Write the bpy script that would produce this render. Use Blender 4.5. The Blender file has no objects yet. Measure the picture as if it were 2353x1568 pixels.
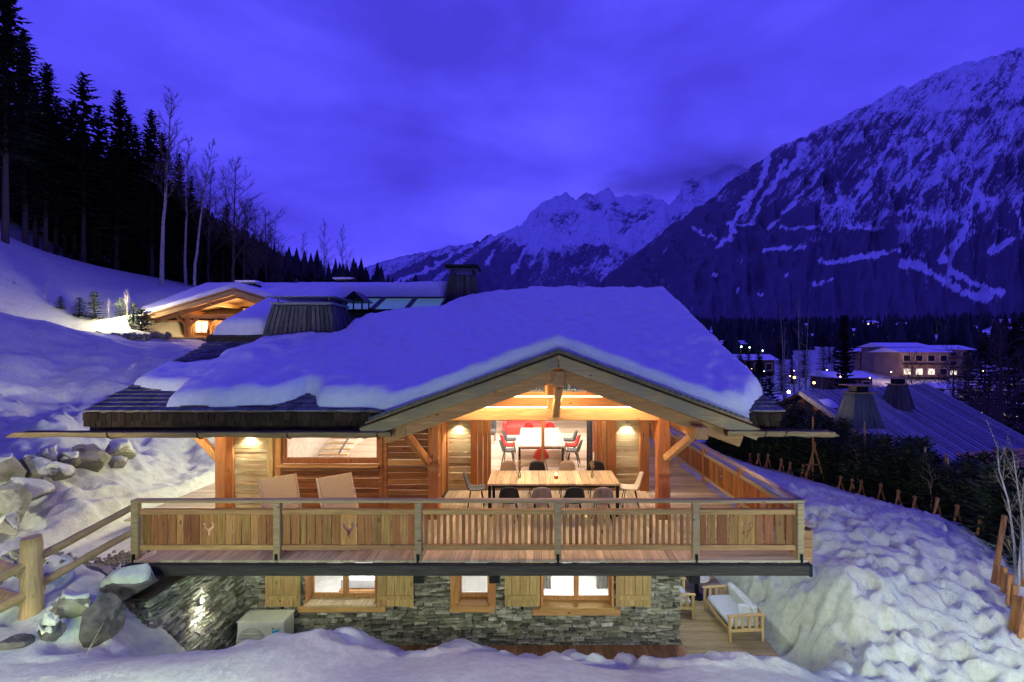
import bpy, bmesh, math, random
import numpy as np
from mathutils import Vector, Matrix, Euler
R = random.Random(7)
NR = np.random.RandomState(11)
PI = math.pi
scene = bpy.context.scene
COL = scene.collection

# ---------------------------------------------------------------- camera, sky, exposure
EYE = 3.7                     # camera height above the balcony deck (deck top is z = 0)
FPX = 1046.0                  # focal length in units of a 2353 wide picture
cam_data = bpy.data.cameras.new('camera')
cam = bpy.data.objects.new('camera', cam_data); COL.objects.link(cam)
cam.location = (0, 0, EYE); cam.rotation_euler = (PI / 2, 0, 0)
cam_data.sensor_width = 36; cam_data.lens = FPX / 2353 * 36
cam_data.shift_x = -50 / 2353; cam_data.shift_y = 24 / 2353
cam_data.clip_start = 0.1; cam_data.clip_end = 30000
scene.camera = cam

world = bpy.data.worlds.new('World'); scene.world = world; world.use_nodes = True
def build_world():
    nt = world.node_tree; nt.nodes.clear()
    N = nt.nodes.new; L = nt.links.new
    out = N('ShaderNodeOutputWorld'); bg = N('ShaderNodeBackground')
    tc = N('ShaderNodeTexCoord'); mp = N('ShaderNodeMapping'); mp.inputs['Scale'].default_value = (1.0, 1.0, 2.5)
    mp.inputs['Rotation'].default_value = (0.1, -0.12, 0.4); mp.inputs['Location'].default_value = (1.3, 0.2, 0.6)
    n1 = N('ShaderNodeTexNoise'); n1.inputs['Scale'].default_value = 2.5; n1.inputs['Detail'].default_value = 6; n1.inputs['Roughness'].default_value = .5; n1.inputs['Distortion'].default_value = .2
    rp = N('ShaderNodeValToRGB'); e = rp.color_ramp.elements
    e[0].position = .34; e[0].color = (.064, .048, .70, 1)
    e[1].position = .68; e[1].color = (.125, .103, 1.12, 1)
    m = e.new(.5); m.color = (.087, .069, .92, 1)
    L(tc.outputs['Generated'], mp.inputs['Vector']); L(mp.outputs[0], n1.inputs['Vector']); L(n1.outputs['Fac'], rp.inputs['Fac'])
    L(rp.outputs[0], bg.inputs['Color']); bg.inputs['Strength'].default_value = 1.0
    L(bg.outputs[0], out.inputs['Surface'])
build_world()
scene.view_settings.view_transform = 'Standard'; scene.view_settings.look = 'None'
scene.view_settings.exposure = 0.0; scene.view_settings.gamma = 1.0
scene.view_settings.use_curve_mapping = False
scene.cycles.use_denoising = True
scene.cycles.max_bounces = 8; scene.cycles.diffuse_bounces = 4; scene.cycles.transmission_bounces = 6
scene.cycles.transparent_max_bounces = 8
scene.cycles.caustics_reflective = False; scene.cycles.caustics_refractive = False
scene.cycles.sample_clamp_indirect = 4.0

# ---------------------------------------------------------------- helpers
def at(px, py, Y):            # a point of the place, from where the photograph shows it and its distance
    return Vector(((px - 1226) * Y / FPX, Y, EYE - (py - 808) * Y / FPX))

WL = {}                       # world location of every root and part (no parent is rotated while building)
def tag(o, label=None, cat=None, group=None, kind=None):
    if label: o['label'] = label
    if cat: o['category'] = cat
    if group: o['group'] = group
    if kind: o['kind'] = kind
    return o
def empty(name, loc, label=None, cat=None, group=None, kind=None):
    o = bpy.data.objects.new(name, None); COL.objects.link(o); o.empty_display_size = .2
    o.location = loc; WL[o.name] = Vector(loc)
    return tag(o, label, cat, group, kind)
def add(name, me, loc=(0, 0, 0), rot=None, parent=None, scale=None):
    o = bpy.data.objects.new(name, me); COL.objects.link(o)
    w = Vector(loc); WL[o.name] = w
    if parent is not None:
        o.parent = parent; o.location = w - WL[parent.name]
    else: o.location = w
    if rot: o.rotation_euler = rot
    if scale: o.scale = scale
    return o
def tree_copy(o, parent=None):
    c = o.copy(); COL.objects.link(c); c.parent = parent
    for ch in list(KIDS.get(o.name, [])): tree_copy(ch, c)
    return c
KIDS = {}
def note_kids():
    KIDS.clear()
    for o in bpy.data.objects:
        if o.parent: KIDS.setdefault(o.parent.name, []).append(o)

def mesh(name, V, F, mat=None, smooth=False, uv=None):
    me = bpy.data.meshes.new(name)
    me.from_pydata([tuple(v) for v in V] if not isinstance(V, np.ndarray) else V.tolist(), [], F if not isinstance(F, np.ndarray) else F.tolist())
    if mat: me.materials.append(mat)
    if smooth: me.polygons.foreach_set('use_smooth', [True] * len(me.polygons))
    me.update()
    return me
def grid_mesh(name, P, mat, keep=None, smooth=True):
    """P: (nu, nv, 3) array of points; keep: (nu-1, nv-1) mask of the cells built"""
    nu, nv = P.shape[:2]
    idx = np.arange(nu * nv).reshape(nu, nv)
    q = np.stack([idx[:-1, :-1], idx[1:, :-1], idx[1:, 1:], idx[:-1, 1:]], -1).reshape(-1, 4)
    V = P.reshape(-1, 3)
    if keep is not None:
        q = q[keep.reshape(-1)]
        used = np.unique(q); re = np.full(nu * nv, -1); re[used] = np.arange(len(used)); q = re[q]; V = V[used]
    else: used = np.arange(nu * nv)
    me = bpy.data.meshes.new(name)
    me.vertices.add(len(V)); me.vertices.foreach_set('co', V.astype(np.float32).ravel())
    me.loops.add(q.size); me.loops.foreach_set('vertex_index', q.astype(np.int32).ravel())
    me.polygons.add(len(q)); me.polygons.foreach_set('loop_start', np.arange(0, q.size, 4, dtype=np.int32))
    me.polygons.foreach_set('use_smooth', np.full(len(q), smooth))
    me.update(calc_edges=True); me.validate()
    if mat: me.materials.append(mat)
    return me, used
class MB:                     # mesh collector
    def __init__(s): s.V = []; s.F = []
    def add(s, V, F):
        n = len(s.V); s.V += [tuple(v) for v in V]; s.F += [tuple(i + n for i in f) for f in F]
    def box(s, c, d, rot=None):
        V, F = box_vf(*d); M = (rot.to_matrix() if rot else Matrix.Identity(3))
        s.add([M @ Vector(v) + Vector(c) for v in V], F)
    def tube(s, pts, rad, n=6, cap=True):
        V, F = tube_vf(pts, rad, n, cap); s.add(V, F)
    def mesh(s, name, mat=None, smooth=False): return mesh(name, s.V, s.F, mat, smooth)
def box_vf(x, y, z):
    x, y, z = x / 2, y / 2, z / 2
    V = [(-x, -y, -z), (x, -y, -z), (x, y, -z), (-x, y, -z), (-x, -y, z), (x, -y, z), (x, y, z), (-x, y, z)]
    return V, [(0, 3, 2, 1), (4, 5, 6, 7), (0, 1, 5, 4), (1, 2, 6, 5), (2, 3, 7, 6), (3, 0, 4, 7)]
def tube_vf(pts, rad, n=6, cap=True):
    pts = [Vector(p) for p in pts]; V = []; F = []
    if not hasattr(rad, '__len__'): rad = [rad] * len(pts)
    for i, p in enumerate(pts):
        d = (pts[min(i + 1, len(pts) - 1)] - pts[max(i - 1, 0)]).normalized()
        a = d.cross(Vector((0, 0, 1)) if abs(d.z) < .9 else Vector((1, 0, 0))).normalized(); b = d.cross(a)
        for k in range(n):
            t = 2 * PI * k / n; V.append(p + (a * math.cos(t) + b * math.sin(t)) * rad[i])
    for i in range(len(pts) - 1):
        for k in range(n):
            F.append((i * n + k, i * n + (k + 1) % n, (i + 1) * n + (k + 1) % n, (i + 1) * n + k))
    if cap: F += [tuple(range(n))[::-1] if False else tuple(range(n)), tuple((len(pts) - 1) * n + k for k in range(n))[::-1]]
    return V, F
_bc = {}
def cbox(x, y, z, mat, b=.008):                 # a box with worn (chamfered) edges, cached and shared
    k = (round(x, 3), round(y, 3), round(z, 3), mat.name, b)
    if k in _bc: return _bc[k]
    b = min(b, x * .3, y * .3, z * .3); h = (x / 2, y / 2, z / 2); V = []; ix = {}
    for sx in (-1, 1):
        for sy in (-1, 1):
            for sz in (-1, 1):
                s = (sx, sy, sz)
                for a in range(3):
                    ix[(s, a)] = len(V); V.append([s[i] * (h[i] - (0 if i == a else b)) for i in range(3)])
    F = []
    for a in range(3):
        o = [i for i in range(3) if i != a]
        for sg in (-1, 1):
            q = []
            for (p, r) in ((-1, -1), (1, -1), (1, 1), (-1, 1)):
                s = [0, 0, 0]; s[a] = sg; s[o[0]] = p; s[o[1]] = r; q.append(ix[(tuple(s), a)])
            F.append(q)
        for p in (-1, 1):                        # edge strips parallel to axis a
            for r in (-1, 1):
                s0 = [0, 0, 0]; s1 = [0, 0, 0]; s0[a] = -1; s1[a] = 1
                for s in (s0, s1): s[o[0]] = p; s[o[1]] = r
                s0 = tuple(s0); s1 = tuple(s1)
                F.append([ix[(s0, o[0])], ix[(s1, o[0])], ix[(s1, o[1])], ix[(s0, o[1])]])
    for sx in (-1, 1):
        for sy in (-1, 1):
            for sz in (-1, 1):
                F.append([ix[((sx, sy, sz), a)] for a in range(3)])
    me = mesh('beam', V, F, mat)
    bm = bmesh.new(); bm.from_mesh(me); bmesh.ops.recalc_face_normals(bm, faces=bm.faces); bm.to_mesh(me); bm.free()
    _bc[k] = me
    return me
def beam(name, p0, p1, w, h, mat, parent=None, b=.012, roll=0.0):
    """a squared timber from p0 to p1; w across, h upwards"""
    p0 = Vector(p0); p1 = Vector(p1); d = p1 - p0; L = d.length
    q = d.to_track_quat('Y', 'Z')
    if roll: q = q @ Euler((0, roll, 0)).to_quaternion()
    return add(name, cbox(w, L, h, mat, b), (p0 + p1) / 2, q.to_euler(), parent)
def fix_normals(me):
    bm = bmesh.new(); bm.from_mesh(me); bmesh.ops.recalc_face_normals(bm, faces=bm.faces); bm.to_mesh(me); bm.free(); return me

# vectorised value noise
_perm = NR.randint(0, 2 ** 31 - 1, 4096).astype(np.int64)
_val = NR.rand(4096)
def vnoise(x, y, seed=0):
    x = np.asarray(x, float); y = np.asarray(y, float)
    xi = np.floor(x).astype(np.int64); yi = np.floor(y).astype(np.int64); fx = x - xi; fy = y - yi
    fx = fx * fx * fx * (fx * (fx * 6 - 15) + 10); fy = fy * fy * fy * (fy * (fy * 6 - 15) + 10)
    def h(a, b): return _val[(_perm[(a + 31 * seed) & 4095] + b * 7 + (b >> 6)) & 4095]
    return (h(xi, yi) * (1 - fx) + h(xi + 1, yi) * fx) * (1 - fy) + (h(xi, yi + 1) * (1 - fx) + h(xi + 1, yi + 1) * fx) * fy
def fbm(x, y, oct=4, seed=0, gain=.5):
    s = 0; a = 1; t = 0
    for i in range(oct):
        s = s + a * (vnoise(x * 2 ** i + 17.3 * i, y * 2 ** i - 9.1 * i, seed + i) - .5); t += a; a *= gain
    return s / t * 2
def smooth(a, b, x):
    t = np.clip((x - a) / (b - a), 0, 1); return t * t * (3 - 2 * t)
def poly_sd(px, py, poly):
    """(inside mask, distance, nearest x, nearest y)"""
    ins = np.zeros(px.shape, bool); best = np.full(px.shape, 1e9); nx = np.zeros(px.shape); ny = np.zeros(px.shape)
    n = len(poly)
    for i in range(n):
        x0, y0 = poly[i]; x1, y1 = poly[(i + 1) % n]
        if y0 != y1:
            c = ((y0 > py) != (y1 > py)) & (px < (x1 - x0) * (py - y0) / (y1 - y0) + x0)
            ins ^= c
        dx, dy = x1 - x0, y1 - y0
        t = np.clip(((px - x0) * dx + (py - y0) * dy) / (dx * dx + dy * dy + 1e-12), 0, 1)
        qx = x0 + t * dx; qy = y0 + t * dy; d = np.hypot(px - qx, py - qy)
        m = d < best; best = np.where(m, d, best); nx = np.where(m, qx, nx); ny = np.where(m, qy, ny)
    return ins, best, nx, ny

# ---------------------------------------------------------------- materials
MATS = {}
def mat_base(name, rough=.7, spec=.3):
    m = bpy.data.materials.new(name); m.use_nodes = True
    b = m.node_tree.nodes['Principled BSDF']; b.inputs['Roughness'].default_value = rough
    b.inputs['Specular IOR Level'].default_value = spec
    MATS[name] = m
    return m, m.node_tree.nodes, m.node_tree.links, b
def ramp(N, stops):
    r = N.new('ShaderNodeValToRGB'); e = r.color_ramp.elements
    while len(e) < len(stops): e.new(.5)
    for el, (p, c) in zip(e, stops): el.position = p; el.color = (*c, 1)
    return r
def wood(name, c0, c1, axis='y', tint=.25, rough=.65, scale=1.0, bump=.25, knots=True, weather=None):
    m, N, L, b = mat_base(name, rough, .25)
    g = N.new('ShaderNodeNewGeometry'); oi = N.new('ShaderNodeObjectInfo')
    off = N.new('ShaderNodeVectorMath'); off.operation = 'SCALE'; off.inputs[0].default_value = (7.3, 5.1, 9.7); L.new(oi.outputs['Random'], off.inputs['Scale'])
    ad = N.new('ShaderNodeVectorMath'); ad.operation = 'ADD'; L.new(g.outputs['Position'], ad.inputs[0]); L.new(off.outputs[0], ad.inputs[1])
    mp = N.new('ShaderNodeMapping'); s = [14 * scale] * 3; s['xyz'.index(axis)] = 1.1 * scale; mp.inputs['Scale'].default_value = s
    L.new(ad.outputs[0], mp.inputs['Vector'])
    n = N.new('ShaderNodeTexNoise'); n.inputs['Scale'].default_value = 1.6; n.inputs['Detail'].default_value = 6; n.inputs['Roughness'].default_value = .62; n.inputs['Distortion'].default_value = .8
    L.new(mp.outputs[0], n.inputs['Vector'])
    r = ramp(N, [(.28, c0), (.5, tuple((a + d) / 2 for a, d in zip(c0, c1))), (.7, c1)])
    L.new(n.outputs['Fac'], r.inputs['Fac']); col = r.outputs[0]
    if knots:
        v = N.new('ShaderNodeTexVoronoi'); v.inputs['Scale'].default_value = 1
        mk = N.new('ShaderNodeMapping'); s = [6.0] * 3; s['xyz'.index(axis)] = 2.2; mk.inputs['Scale'].default_value = s
        L.new(ad.outputs[0], mk.inputs['Vector']); L.new(mk.outputs[0], v.inputs['Vector'])
        kr = ramp(N, [(.05, (1, 1, 1)), (.13, (0, 0, 0))]); L.new(v.outputs['Distance'], kr.inputs['Fac'])
        mx = N.new('ShaderNodeMix'); mx.data_type = 'RGBA'; L.new(kr.outputs[0], mx.inputs['Factor']); L.new(col, mx.inputs['A'])
        mx.inputs['B'].default_value = (*[a * .35 for a in c0], 1); col = mx.outputs['Result']
    if weather:
        wn = N.new('ShaderNodeTexNoise'); wn.inputs['Scale'].default_value = 1.3; wn.inputs['Detail'].default_value = 4
        L.new(ad.outputs[0], wn.inputs['Vector']); wr = ramp(N, [(.42, (0, 0, 0)), (.62, (1, 1, 1))]); L.new(wn.outputs['Fac'], wr.inputs['Fac'])
        mx = N.new('ShaderNodeMix'); mx.data_type = 'RGBA'; L.new(wr.outputs[0], mx.inputs['Factor']); L.new(col, mx.inputs['A']); mx.inputs['B'].default_value = (*weather, 1); col = mx.outputs['Result']
    # board to board tint
    hs = N.new('ShaderNodeHueSaturation'); L.new(col, hs.inputs['Color'])
    mr = N.new('ShaderNodeMapRange'); L.new(oi.outputs['Random'], mr.inputs['Value']); mr.inputs['To Min'].default_value = 1 - tint; mr.inputs['To Max'].default_value = 1 + tint
    L.new(mr.outputs[0], hs.inputs['Value'])
    m2 = N.new('ShaderNodeMath'); m2.operation = 'MULTIPLY'; m2.inputs[1].default_value = 37.7; L.new(oi.outputs['Random'], m2.inputs[0])
    m3 = N.new('ShaderNodeMath'); m3.operation = 'FRACT'; L.new(m2.outputs[0], m3.inputs[0])
    mr2 = N.new('ShaderNodeMapRange'); L.new(m3.outputs[0], mr2.inputs['Value']); mr2.inputs['To Min'].default_value = .49; mr2.inputs['To Max'].default_value = .508
    L.new(mr2.outputs[0], hs.inputs['Hue'])
    L.new(hs.outputs[0], b.inputs['Base Color'])
    bp = N.new('ShaderNodeBump'); bp.inputs['Strength'].default_value = bump; bp.inputs['Distance'].default_value = .01
    L.new(n.outputs['Fac'], bp.inputs['Height']); L.new(bp.outputs[0], b.inputs['Normal'])
    return m
def plain(name, c, rough=.6, metal=0, spec=.3, var=.12, nscale=6, bump=0):
    m, N, L, b = mat_base(name, rough, spec); b.inputs['Metallic'].default_value = metal
    g = N.new('ShaderNodeTexCoord'); n = N.new('ShaderNodeTexNoise'); n.inputs['Scale'].default_value = nscale; n.inputs['Detail'].default_value = 4
    L.new(g.outputs['Object'], n.inputs['Vector'])
    r = ramp(N, [(.3, tuple(a * (1 - var) for a in c)), (.7, tuple(min(1, a * (1 + var)) for a in c))]); L.new(n.outputs['Fac'], r.inputs['Fac']); L.new(r.outputs[0], b.inputs['Base Color'])
    if bump:
        bp = N.new('ShaderNodeBump'); bp.inputs['Strength'].default_value = bump; bp.inputs['Distance'].default_value = .01; L.new(n.outputs['Fac'], bp.inputs['Height']); L.new(bp.outputs[0], b.inputs['Normal'])
    return m
def rock(name, c0, c1, scale=3, tint=.35, moss=None, bump=.6):
    m, N, L, b = mat_base(name, .85, .25)
    g = N.new('ShaderNodeNewGeometry'); oi = N.new('ShaderNodeObjectInfo')
    n = N.new('ShaderNodeTexNoise'); n.inputs['Scale'].default_value = scale; n.inputs['Detail'].default_value = 9; n.inputs['Roughness'].default_value = .7
    L.new(g.outputs['Position'], n.inputs['Vector'])
    r = ramp(N, [(.32, c0), (.68, c1)]); L.new(n.outputs['Fac'], r.inputs['Fac']); col = r.outputs[0]
    n2 = N.new('ShaderNodeTexNoise'); n2.inputs['Scale'].default_value = scale * .55; n2.inputs['Detail'].default_value = 3; L.new(g.outputs['Position'], n2.inputs['Vector'])
    if moss:
        r2 = ramp(N, [(.45, (0, 0, 0)), (.6, (.7, .7, .7))]); L.new(n2.outputs['Fac'], r2.inputs['Fac'])
        mx = N.new('ShaderNodeMix'); mx.data_type = 'RGBA'; L.new(r2.outputs[0], mx.inputs['Factor']); L.new(col, mx.inputs['A']); mx.inputs['B'].default_value = (*moss, 1); col = mx.outputs['Result']
    hs = N.new('ShaderNodeHueSaturation'); L.new(col, hs.inputs['Color'])
    rnd = N.new('ShaderNodeMath'); rnd.operation = 'ADD'; L.new(oi.outputs['Random'], rnd.inputs[0]); L.new(g.outputs['Random Per Island'], rnd.inputs[1])
    fr = N.new('ShaderNodeMath'); fr.operation = 'FRACT'; L.new(rnd.outputs[0], fr.inputs[0])
    mr = N.new('ShaderNodeMapRange'); L.new(fr.outputs[0], mr.inputs['Value']); mr.inputs['To Min'].default_value = 1 - tint; mr.inputs['To Max'].default_value = 1 + tint
    L.new(mr.outputs[0], hs.inputs['Value']); L.new(hs.outputs[0], b.inputs['Base Color'])
    bp = N.new('ShaderNodeBump'); bp.inputs['Strength'].default_value = bump; bp.inputs['Distance'].default_value = .03
    L.new(n.outputs['Fac'], bp.inputs['Height']); L.new(bp.outputs[0], b.inputs['Normal'])
    return m
def snow_mat(name, dirt=0.0, grain=1.0, c0=(.72, .73, .76), c1=(.86, .87, .89)):
    m, N, L, b = mat_base(name, .55, .25)
    b.inputs['Subsurface Weight'].default_value = 0
    g = N.new('ShaderNodeNewGeometry')
    n = N.new('ShaderNodeTexNoise'); n.inputs['Scale'].default_value = 7 * grain; n.inputs['Detail'].default_value = 9; n.inputs['Roughness'].default_value = .68; L.new(g.outputs['Position'], n.inputs['Vector'])
    n2 = N.new('ShaderNodeTexNoise'); n2.inputs['Scale'].default_value = .9; n2.inputs['Detail'].default_value = 6; n2.inputs['Roughness'].default_value = .7; L.new(g.outputs['Position'], n2.inputs['Vector'])
    r = ramp(N, [(.3, c0), (.65, c1)]); L.new(n.outputs['Fac'], r.inputs['Fac'])
    col = r.outputs[0]
    if dirt:
        r2 = ramp(N, [(.50, (0, 0, 0)), (.72, (dirt, dirt, dirt))]); L.new(n2.outputs['Fac'], r2.inputs['Fac'])
        mx = N.new('ShaderNodeMix'); mx.data_type = 'RGBA'; L.new(r2.outputs[0], mx.inputs['Factor']); L.new(col, mx.inputs['A']); mx.inputs['B'].default_value = (.33, .27, .2, 1); col = mx.outputs['Result']
    L.new(col, b.inputs['Base Color'])
    bp = N.new('ShaderNodeBump'); bp.inputs['Strength'].default_value = .55; bp.inputs['Distance'].default_value = .06
    L.new(n.outputs['Fac'], bp.inputs['Height']); L.new(bp.outputs[0], b.inputs['Normal'])
    return m
def emis(name, c, s):
    m = bpy.data.materials.new(name); m.use_nodes = True; N = m.node_tree.nodes; L = m.node_tree.links
    N.clear(); o = N.new('ShaderNodeOutputMaterial'); e = N.new('ShaderNodeEmission'); e.inputs['Color'].default_value = (*c, 1); e.inputs['Strength'].default_value = s
    L.new(e.outputs[0], o.inputs[0]); return m
def glass(name, c=(1, 1, 1), refl=.06):
    m = bpy.data.materials.new(name); m.use_nodes = True; N = m.node_tree.nodes; L = m.node_tree.links
    N.clear(); o = N.new('ShaderNodeOutputMaterial'); t = N.new('ShaderNodeBsdfTransparent'); t.inputs[0].default_value = (*c, 1)
    g = N.new('ShaderNodeBsdfGlossy'); g.inputs['Roughness'].default_value = .03; mx = N.new('ShaderNodeMixShader')
    fr = N.new('ShaderNodeFresnel'); fr.inputs[0].default_value = 1.45; L.new(fr.outputs[0], mx.inputs[0])
    L.new(t.outputs[0], mx.inputs[1]); L.new(g.outputs[0], mx.inputs[2]); L.new(mx.outputs[0], o.inputs[0]); return m

W_post = wood('post_wood', (.30, .105, .035), (.50, .20, .07), 'z', .12)
W_beamx = wood('beam_wood', (.36, .19, .075), (.62, .36, .15), 'x', .15)
W_beamy = wood('purlin_wood', (.38, .19, .07), (.62, .36, .15), 'y', .15)
W_barge = wood('bargeboard_wood', (.30, .19, .09), (.56, .40, .20), 'x', .1, weather=(.30, .24, .16))
W_old = wood('old_plank_wood', (.19, .12, .055), (.62, .50, .27), 'x', .3, scale=.8, bump=.6, weather=(.48, .42, .24))
W_brown = wood('brown_plank_wood', (.15, .055, .02), (.40, .17, .06), 'x', .4, scale=.8, bump=.5)
W_deck = wood('deck_wood', (.44, .33, .21), (.70, .58, .40), 'y', .22, knots=False)
W_deckx = wood('deck_cross_wood', (.38, .31, .20), (.62, .53, .37), 'x', .22, knots=False)
W_rail = wood('rail_wood', (.33, .22, .11), (.54, .40, .22), 'x', .1)
W_raily = wood('side_rail_wood', (.36, .30, .20), (.56, .49, .36), 'y', .1)
W_slat = wood('slat_wood', (.26, .11, .035), (.56, .30, .10), 'z', .34)
W_slatd = wood('red_slat_wood', (.24, .085, .03), (.42, .18, .065), 'z', .2)
W_red = wood('larch_wood', (.42, .17, .06), (.62, .30, .12), 'x', .15)
W_frame = wood('frame_wood', (.34, .15, .055), (.58, .31, .12), 'z', .15)
W_shut = wood('shutter_wood', (.30, .19, .075), (.60, .43, .20), 'z', .14, bump=.5)
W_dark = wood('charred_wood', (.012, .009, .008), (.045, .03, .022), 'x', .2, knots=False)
W_shingle = wood('shingle_wood', (.06, .06, .065), (.24, .23, .24), 'y', .4, knots=False, rough=.8)
W_gut = wood('log_gutter_wood', (.15, .095, .05), (.36, .25, .13), 'x', .1, bump=.5)
W_log = wood('log_wood', (.33, .22, .09), (.60, .44, .22), 'z', .15)
W_logy = wood('log_rail_wood', (.28, .18, .075), (.50, .35, .17), 'y', .15)
W_floor = wood('pale_floor_wood', (.40, .30, .22), (.66, .54, .42), 'x', .22, knots=False)
W_tab = wood('table_wood', (.42, .30, .17), (.70, .57, .38), 'y', .25)
W_stake = wood('stake_wood', (.30, .13, .045), (.55, .27, .10), 'z', .2)
W_terr = wood('terrace_wood', (.24, .17, .085), (.44, .34, .19), 'x', .25, knots=False)
W_terr2 = wood('red_terrace_wood', (.24, .12, .06), (.40, .22, .12), 'y', .25, knots=False)
W_teak = wood('teak_wood', (.42, .28, .12), (.64, .46, .22), 'z', .1)
M_stone = rock('wall_stone', (.13, .13, .12), (.50, .49, .44), 9, .6, (.24, .24, .16))
M_boulder = rock('boulder_rock', (.10, .095, .07), (.42, .40, .32), 3.2, .2, (.24, .25, .13), 1.0)
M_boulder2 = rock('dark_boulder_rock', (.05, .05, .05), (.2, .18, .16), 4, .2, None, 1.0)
M_mortar = plain('mortar', (.05, .045, .035), .95)
M_snow = snow_mat('ground_snow', .35, 1, (.50, .54, .44), (.70, .73, .60))  # ground snow colour darkened and yellowed to offset the blue sky light
M_rsnow = snow_mat('roof_snow', 0, .8, (.80, .80, .86), (.90, .90, .94))
M_black = plain('black_metal', (.02, .02, .022), .45, .6)
M_steel = plain('grey_metal', (.25, .25, .27), .4, .8)
M_zinc = plain('zinc_sheet', (.30, .33, .35), .4, .7)
M_glass = glass('window_glass')
M_white = plain('white_paint', (.75, .74, .70), .6)
M_cream = plain('cream_wall', (.62, .58, .50), .8)

# ================================================================ GROUND
CP = [ # x, y, z  (near bank in front of the chalet)
 (-6.4,7.3,-.80),(-3,7.3,-.76),(-1,7.25,-.96),(0.6,7.25,-1.12),(2.4,7.2,-1.18),(3.6,7.3,-1.28),(-5,6.2,-.42),(-2,6,-.42),(1,6,-.5),(4,6,-.75),(-8,5,.1),(-5,5,.0),(-2,5,.02),(1,5,-.02),(4.5,5,-.35),
 (-8,2,1.3),(0,2,1.3),(6,2,.7),(0,0,1.9),(0,-6,3),(-8,-4,3),(8,-4,2.2),(-20,-6,4.5),(20,-6,-1),
 (-6,9,-2.6),(-3,8.9,-2.9),(0,8.9,-2.9),(3,8.9,-2.9),(4.6,8.8,-2.8),
 (-7.5,6.8,-.17),(-9,6.5,-.1),(-6.9,6.6,-.3),(-7.1,7.4,-.1),(-6.8,7.3,-.35),
 (-7.6,8.2,-.12),(-8,9,-.08),(-10,8,.1),(-11,9,.3),(-9.4,11.4,0),(-9.5,13,.1),(-12,15,.15),(-10.5,13,.12),(-9.5,17,.1),
 (-10,9.7,.3),(-9.2,9.5,.2),(-9.6,8.5,.2),(-12.2,12,1.5),(-12.6,10.6,1.6),(-11.6,9,1.3),(-13.2,13.6,1.3),(-17.5,17,2.2),(-22.6,21,3.86),
 (-28,24,5.83),(-23.3,25,4.4),(-21.3,27,3.8),(-16.7,22,3.0),(-12,20,1.2),(-20,12,3.4),(-26,17,5.4),(-40,24,9),(-30,10,7),(-14,9,2.2),(-12,7.5,1.1),(-15,6,2),
 (-34,31,4.4),(-33,32.8,4.3),(-28.5,32.6,4.1),(-27,31,4.0),(-22,31,3.9),(-33,35,5.9),(-29.5,33.8,5.4),(-20,38,4.8),(-12,38,4.6),(-36,36,6.5),(-33.8,37,6.3),(-42,42,10.2),(-36,43,9.2),(-30,50,9.2),
 (-64,55,17.3),(-50,55,13.6),(-43,55,11.7),(-26,62,11.2),(-100,100,34),(-60,110,22),(-10,70,5),(-10,110,6),(-20,160,8),(-100,250,26),(-60,400,30),(-160,160,70),
 (6.2,9,-1.55),(5.9,9.5,-1.85),(6.3,11.5,-1.75),(6.8,10.5,-1.2),(6.4,9.6,-1.1),(6.9,9.1,-1.15),(7.8,10.5,-.95),(10.2,14,-.95),(9,18,-1.0),(10.8,17,-1.25),(12,13,-1.2),(11.4,10.8,-1.35),
 (8.6,8,-1.45),(7.1,8.5,-1.6),(5.2,8.2,-1.95),(6.5,7,-1.6),(5.2,7.4,-1.6),(7.5,13,-.7),(7,16,-.8),(9,22,-1.1),(5,25,0),(0,26,.2),(-6,26,.6),(10,7,-1.7),
 (14.5,14,-3),(15,20,-3.2),(13.5,9,-3),(24,26,-6),(30,15,-8),(20,10,-6),(17,17,-5.2),(18,30,-5),(10,32,-2.6),(5,34,-1.2),
 (40,60,-7),(60,60,-8),(20,60,-5),(100,120,-2),(55,120,-2.5),(20,120,-1),(120,80,-8),(150,250,7),(80,250,7),(300,300,12),(0,250,16),(900,1000,60),(200,1000,60),(-300,1000,70),(-800,800,300),(1500,600,80),(4000,4000,200),(-3000,4000,600),(1000,4000,150),(5000,0,100),(-4000,0,900),(-600,200,220),
]
_cp = np.array(CP, float)
def _uv(x, y): return np.arcsinh(np.asarray(x) / 6.0), np.arcsinh(np.asarray(y) / 6.0)
_cu, _cv = _uv(_cp[:, 0], _cp[:, 1])
_A = -np.sqrt((_cu[:, None] - _cu[None]) ** 2 + (_cv[:, None] - _cv[None]) ** 2 + .006); n_ = len(_cp)
_M = np.zeros((n_ + 1, n_ + 1)); _M[:n_, :n_] = _A + np.eye(n_) * -.004 * 0; _M[:n_, n_] = 1; _M[n_, :n_] = 1
_w = np.linalg.lstsq(_M, np.append(_cp[:, 2], 0), rcond=None)[0]
FOOT = []
for _ in range(900):
    FOOT.append((R.uniform(5.4, 11.8), R.uniform(6.3, 15.5), R.uniform(.07, .16), R.uniform(.05, .13), R.uniform(0, 3.1)))
for _ in range(130):
    FOOT.append((R.uniform(-11.5, -7.3), R.uniform(7.0, 11), R.uniform(.1, .22), R.uniform(.04, .1), R.uniform(0, 3.1)))
for _ in range(30):
    FOOT.append((R.uniform(-6.5, 5), R.uniform(6.3, 7.6), R.uniform(.12, .3), R.uniform(.05, .12), R.uniform(0, 3.1)))
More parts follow.
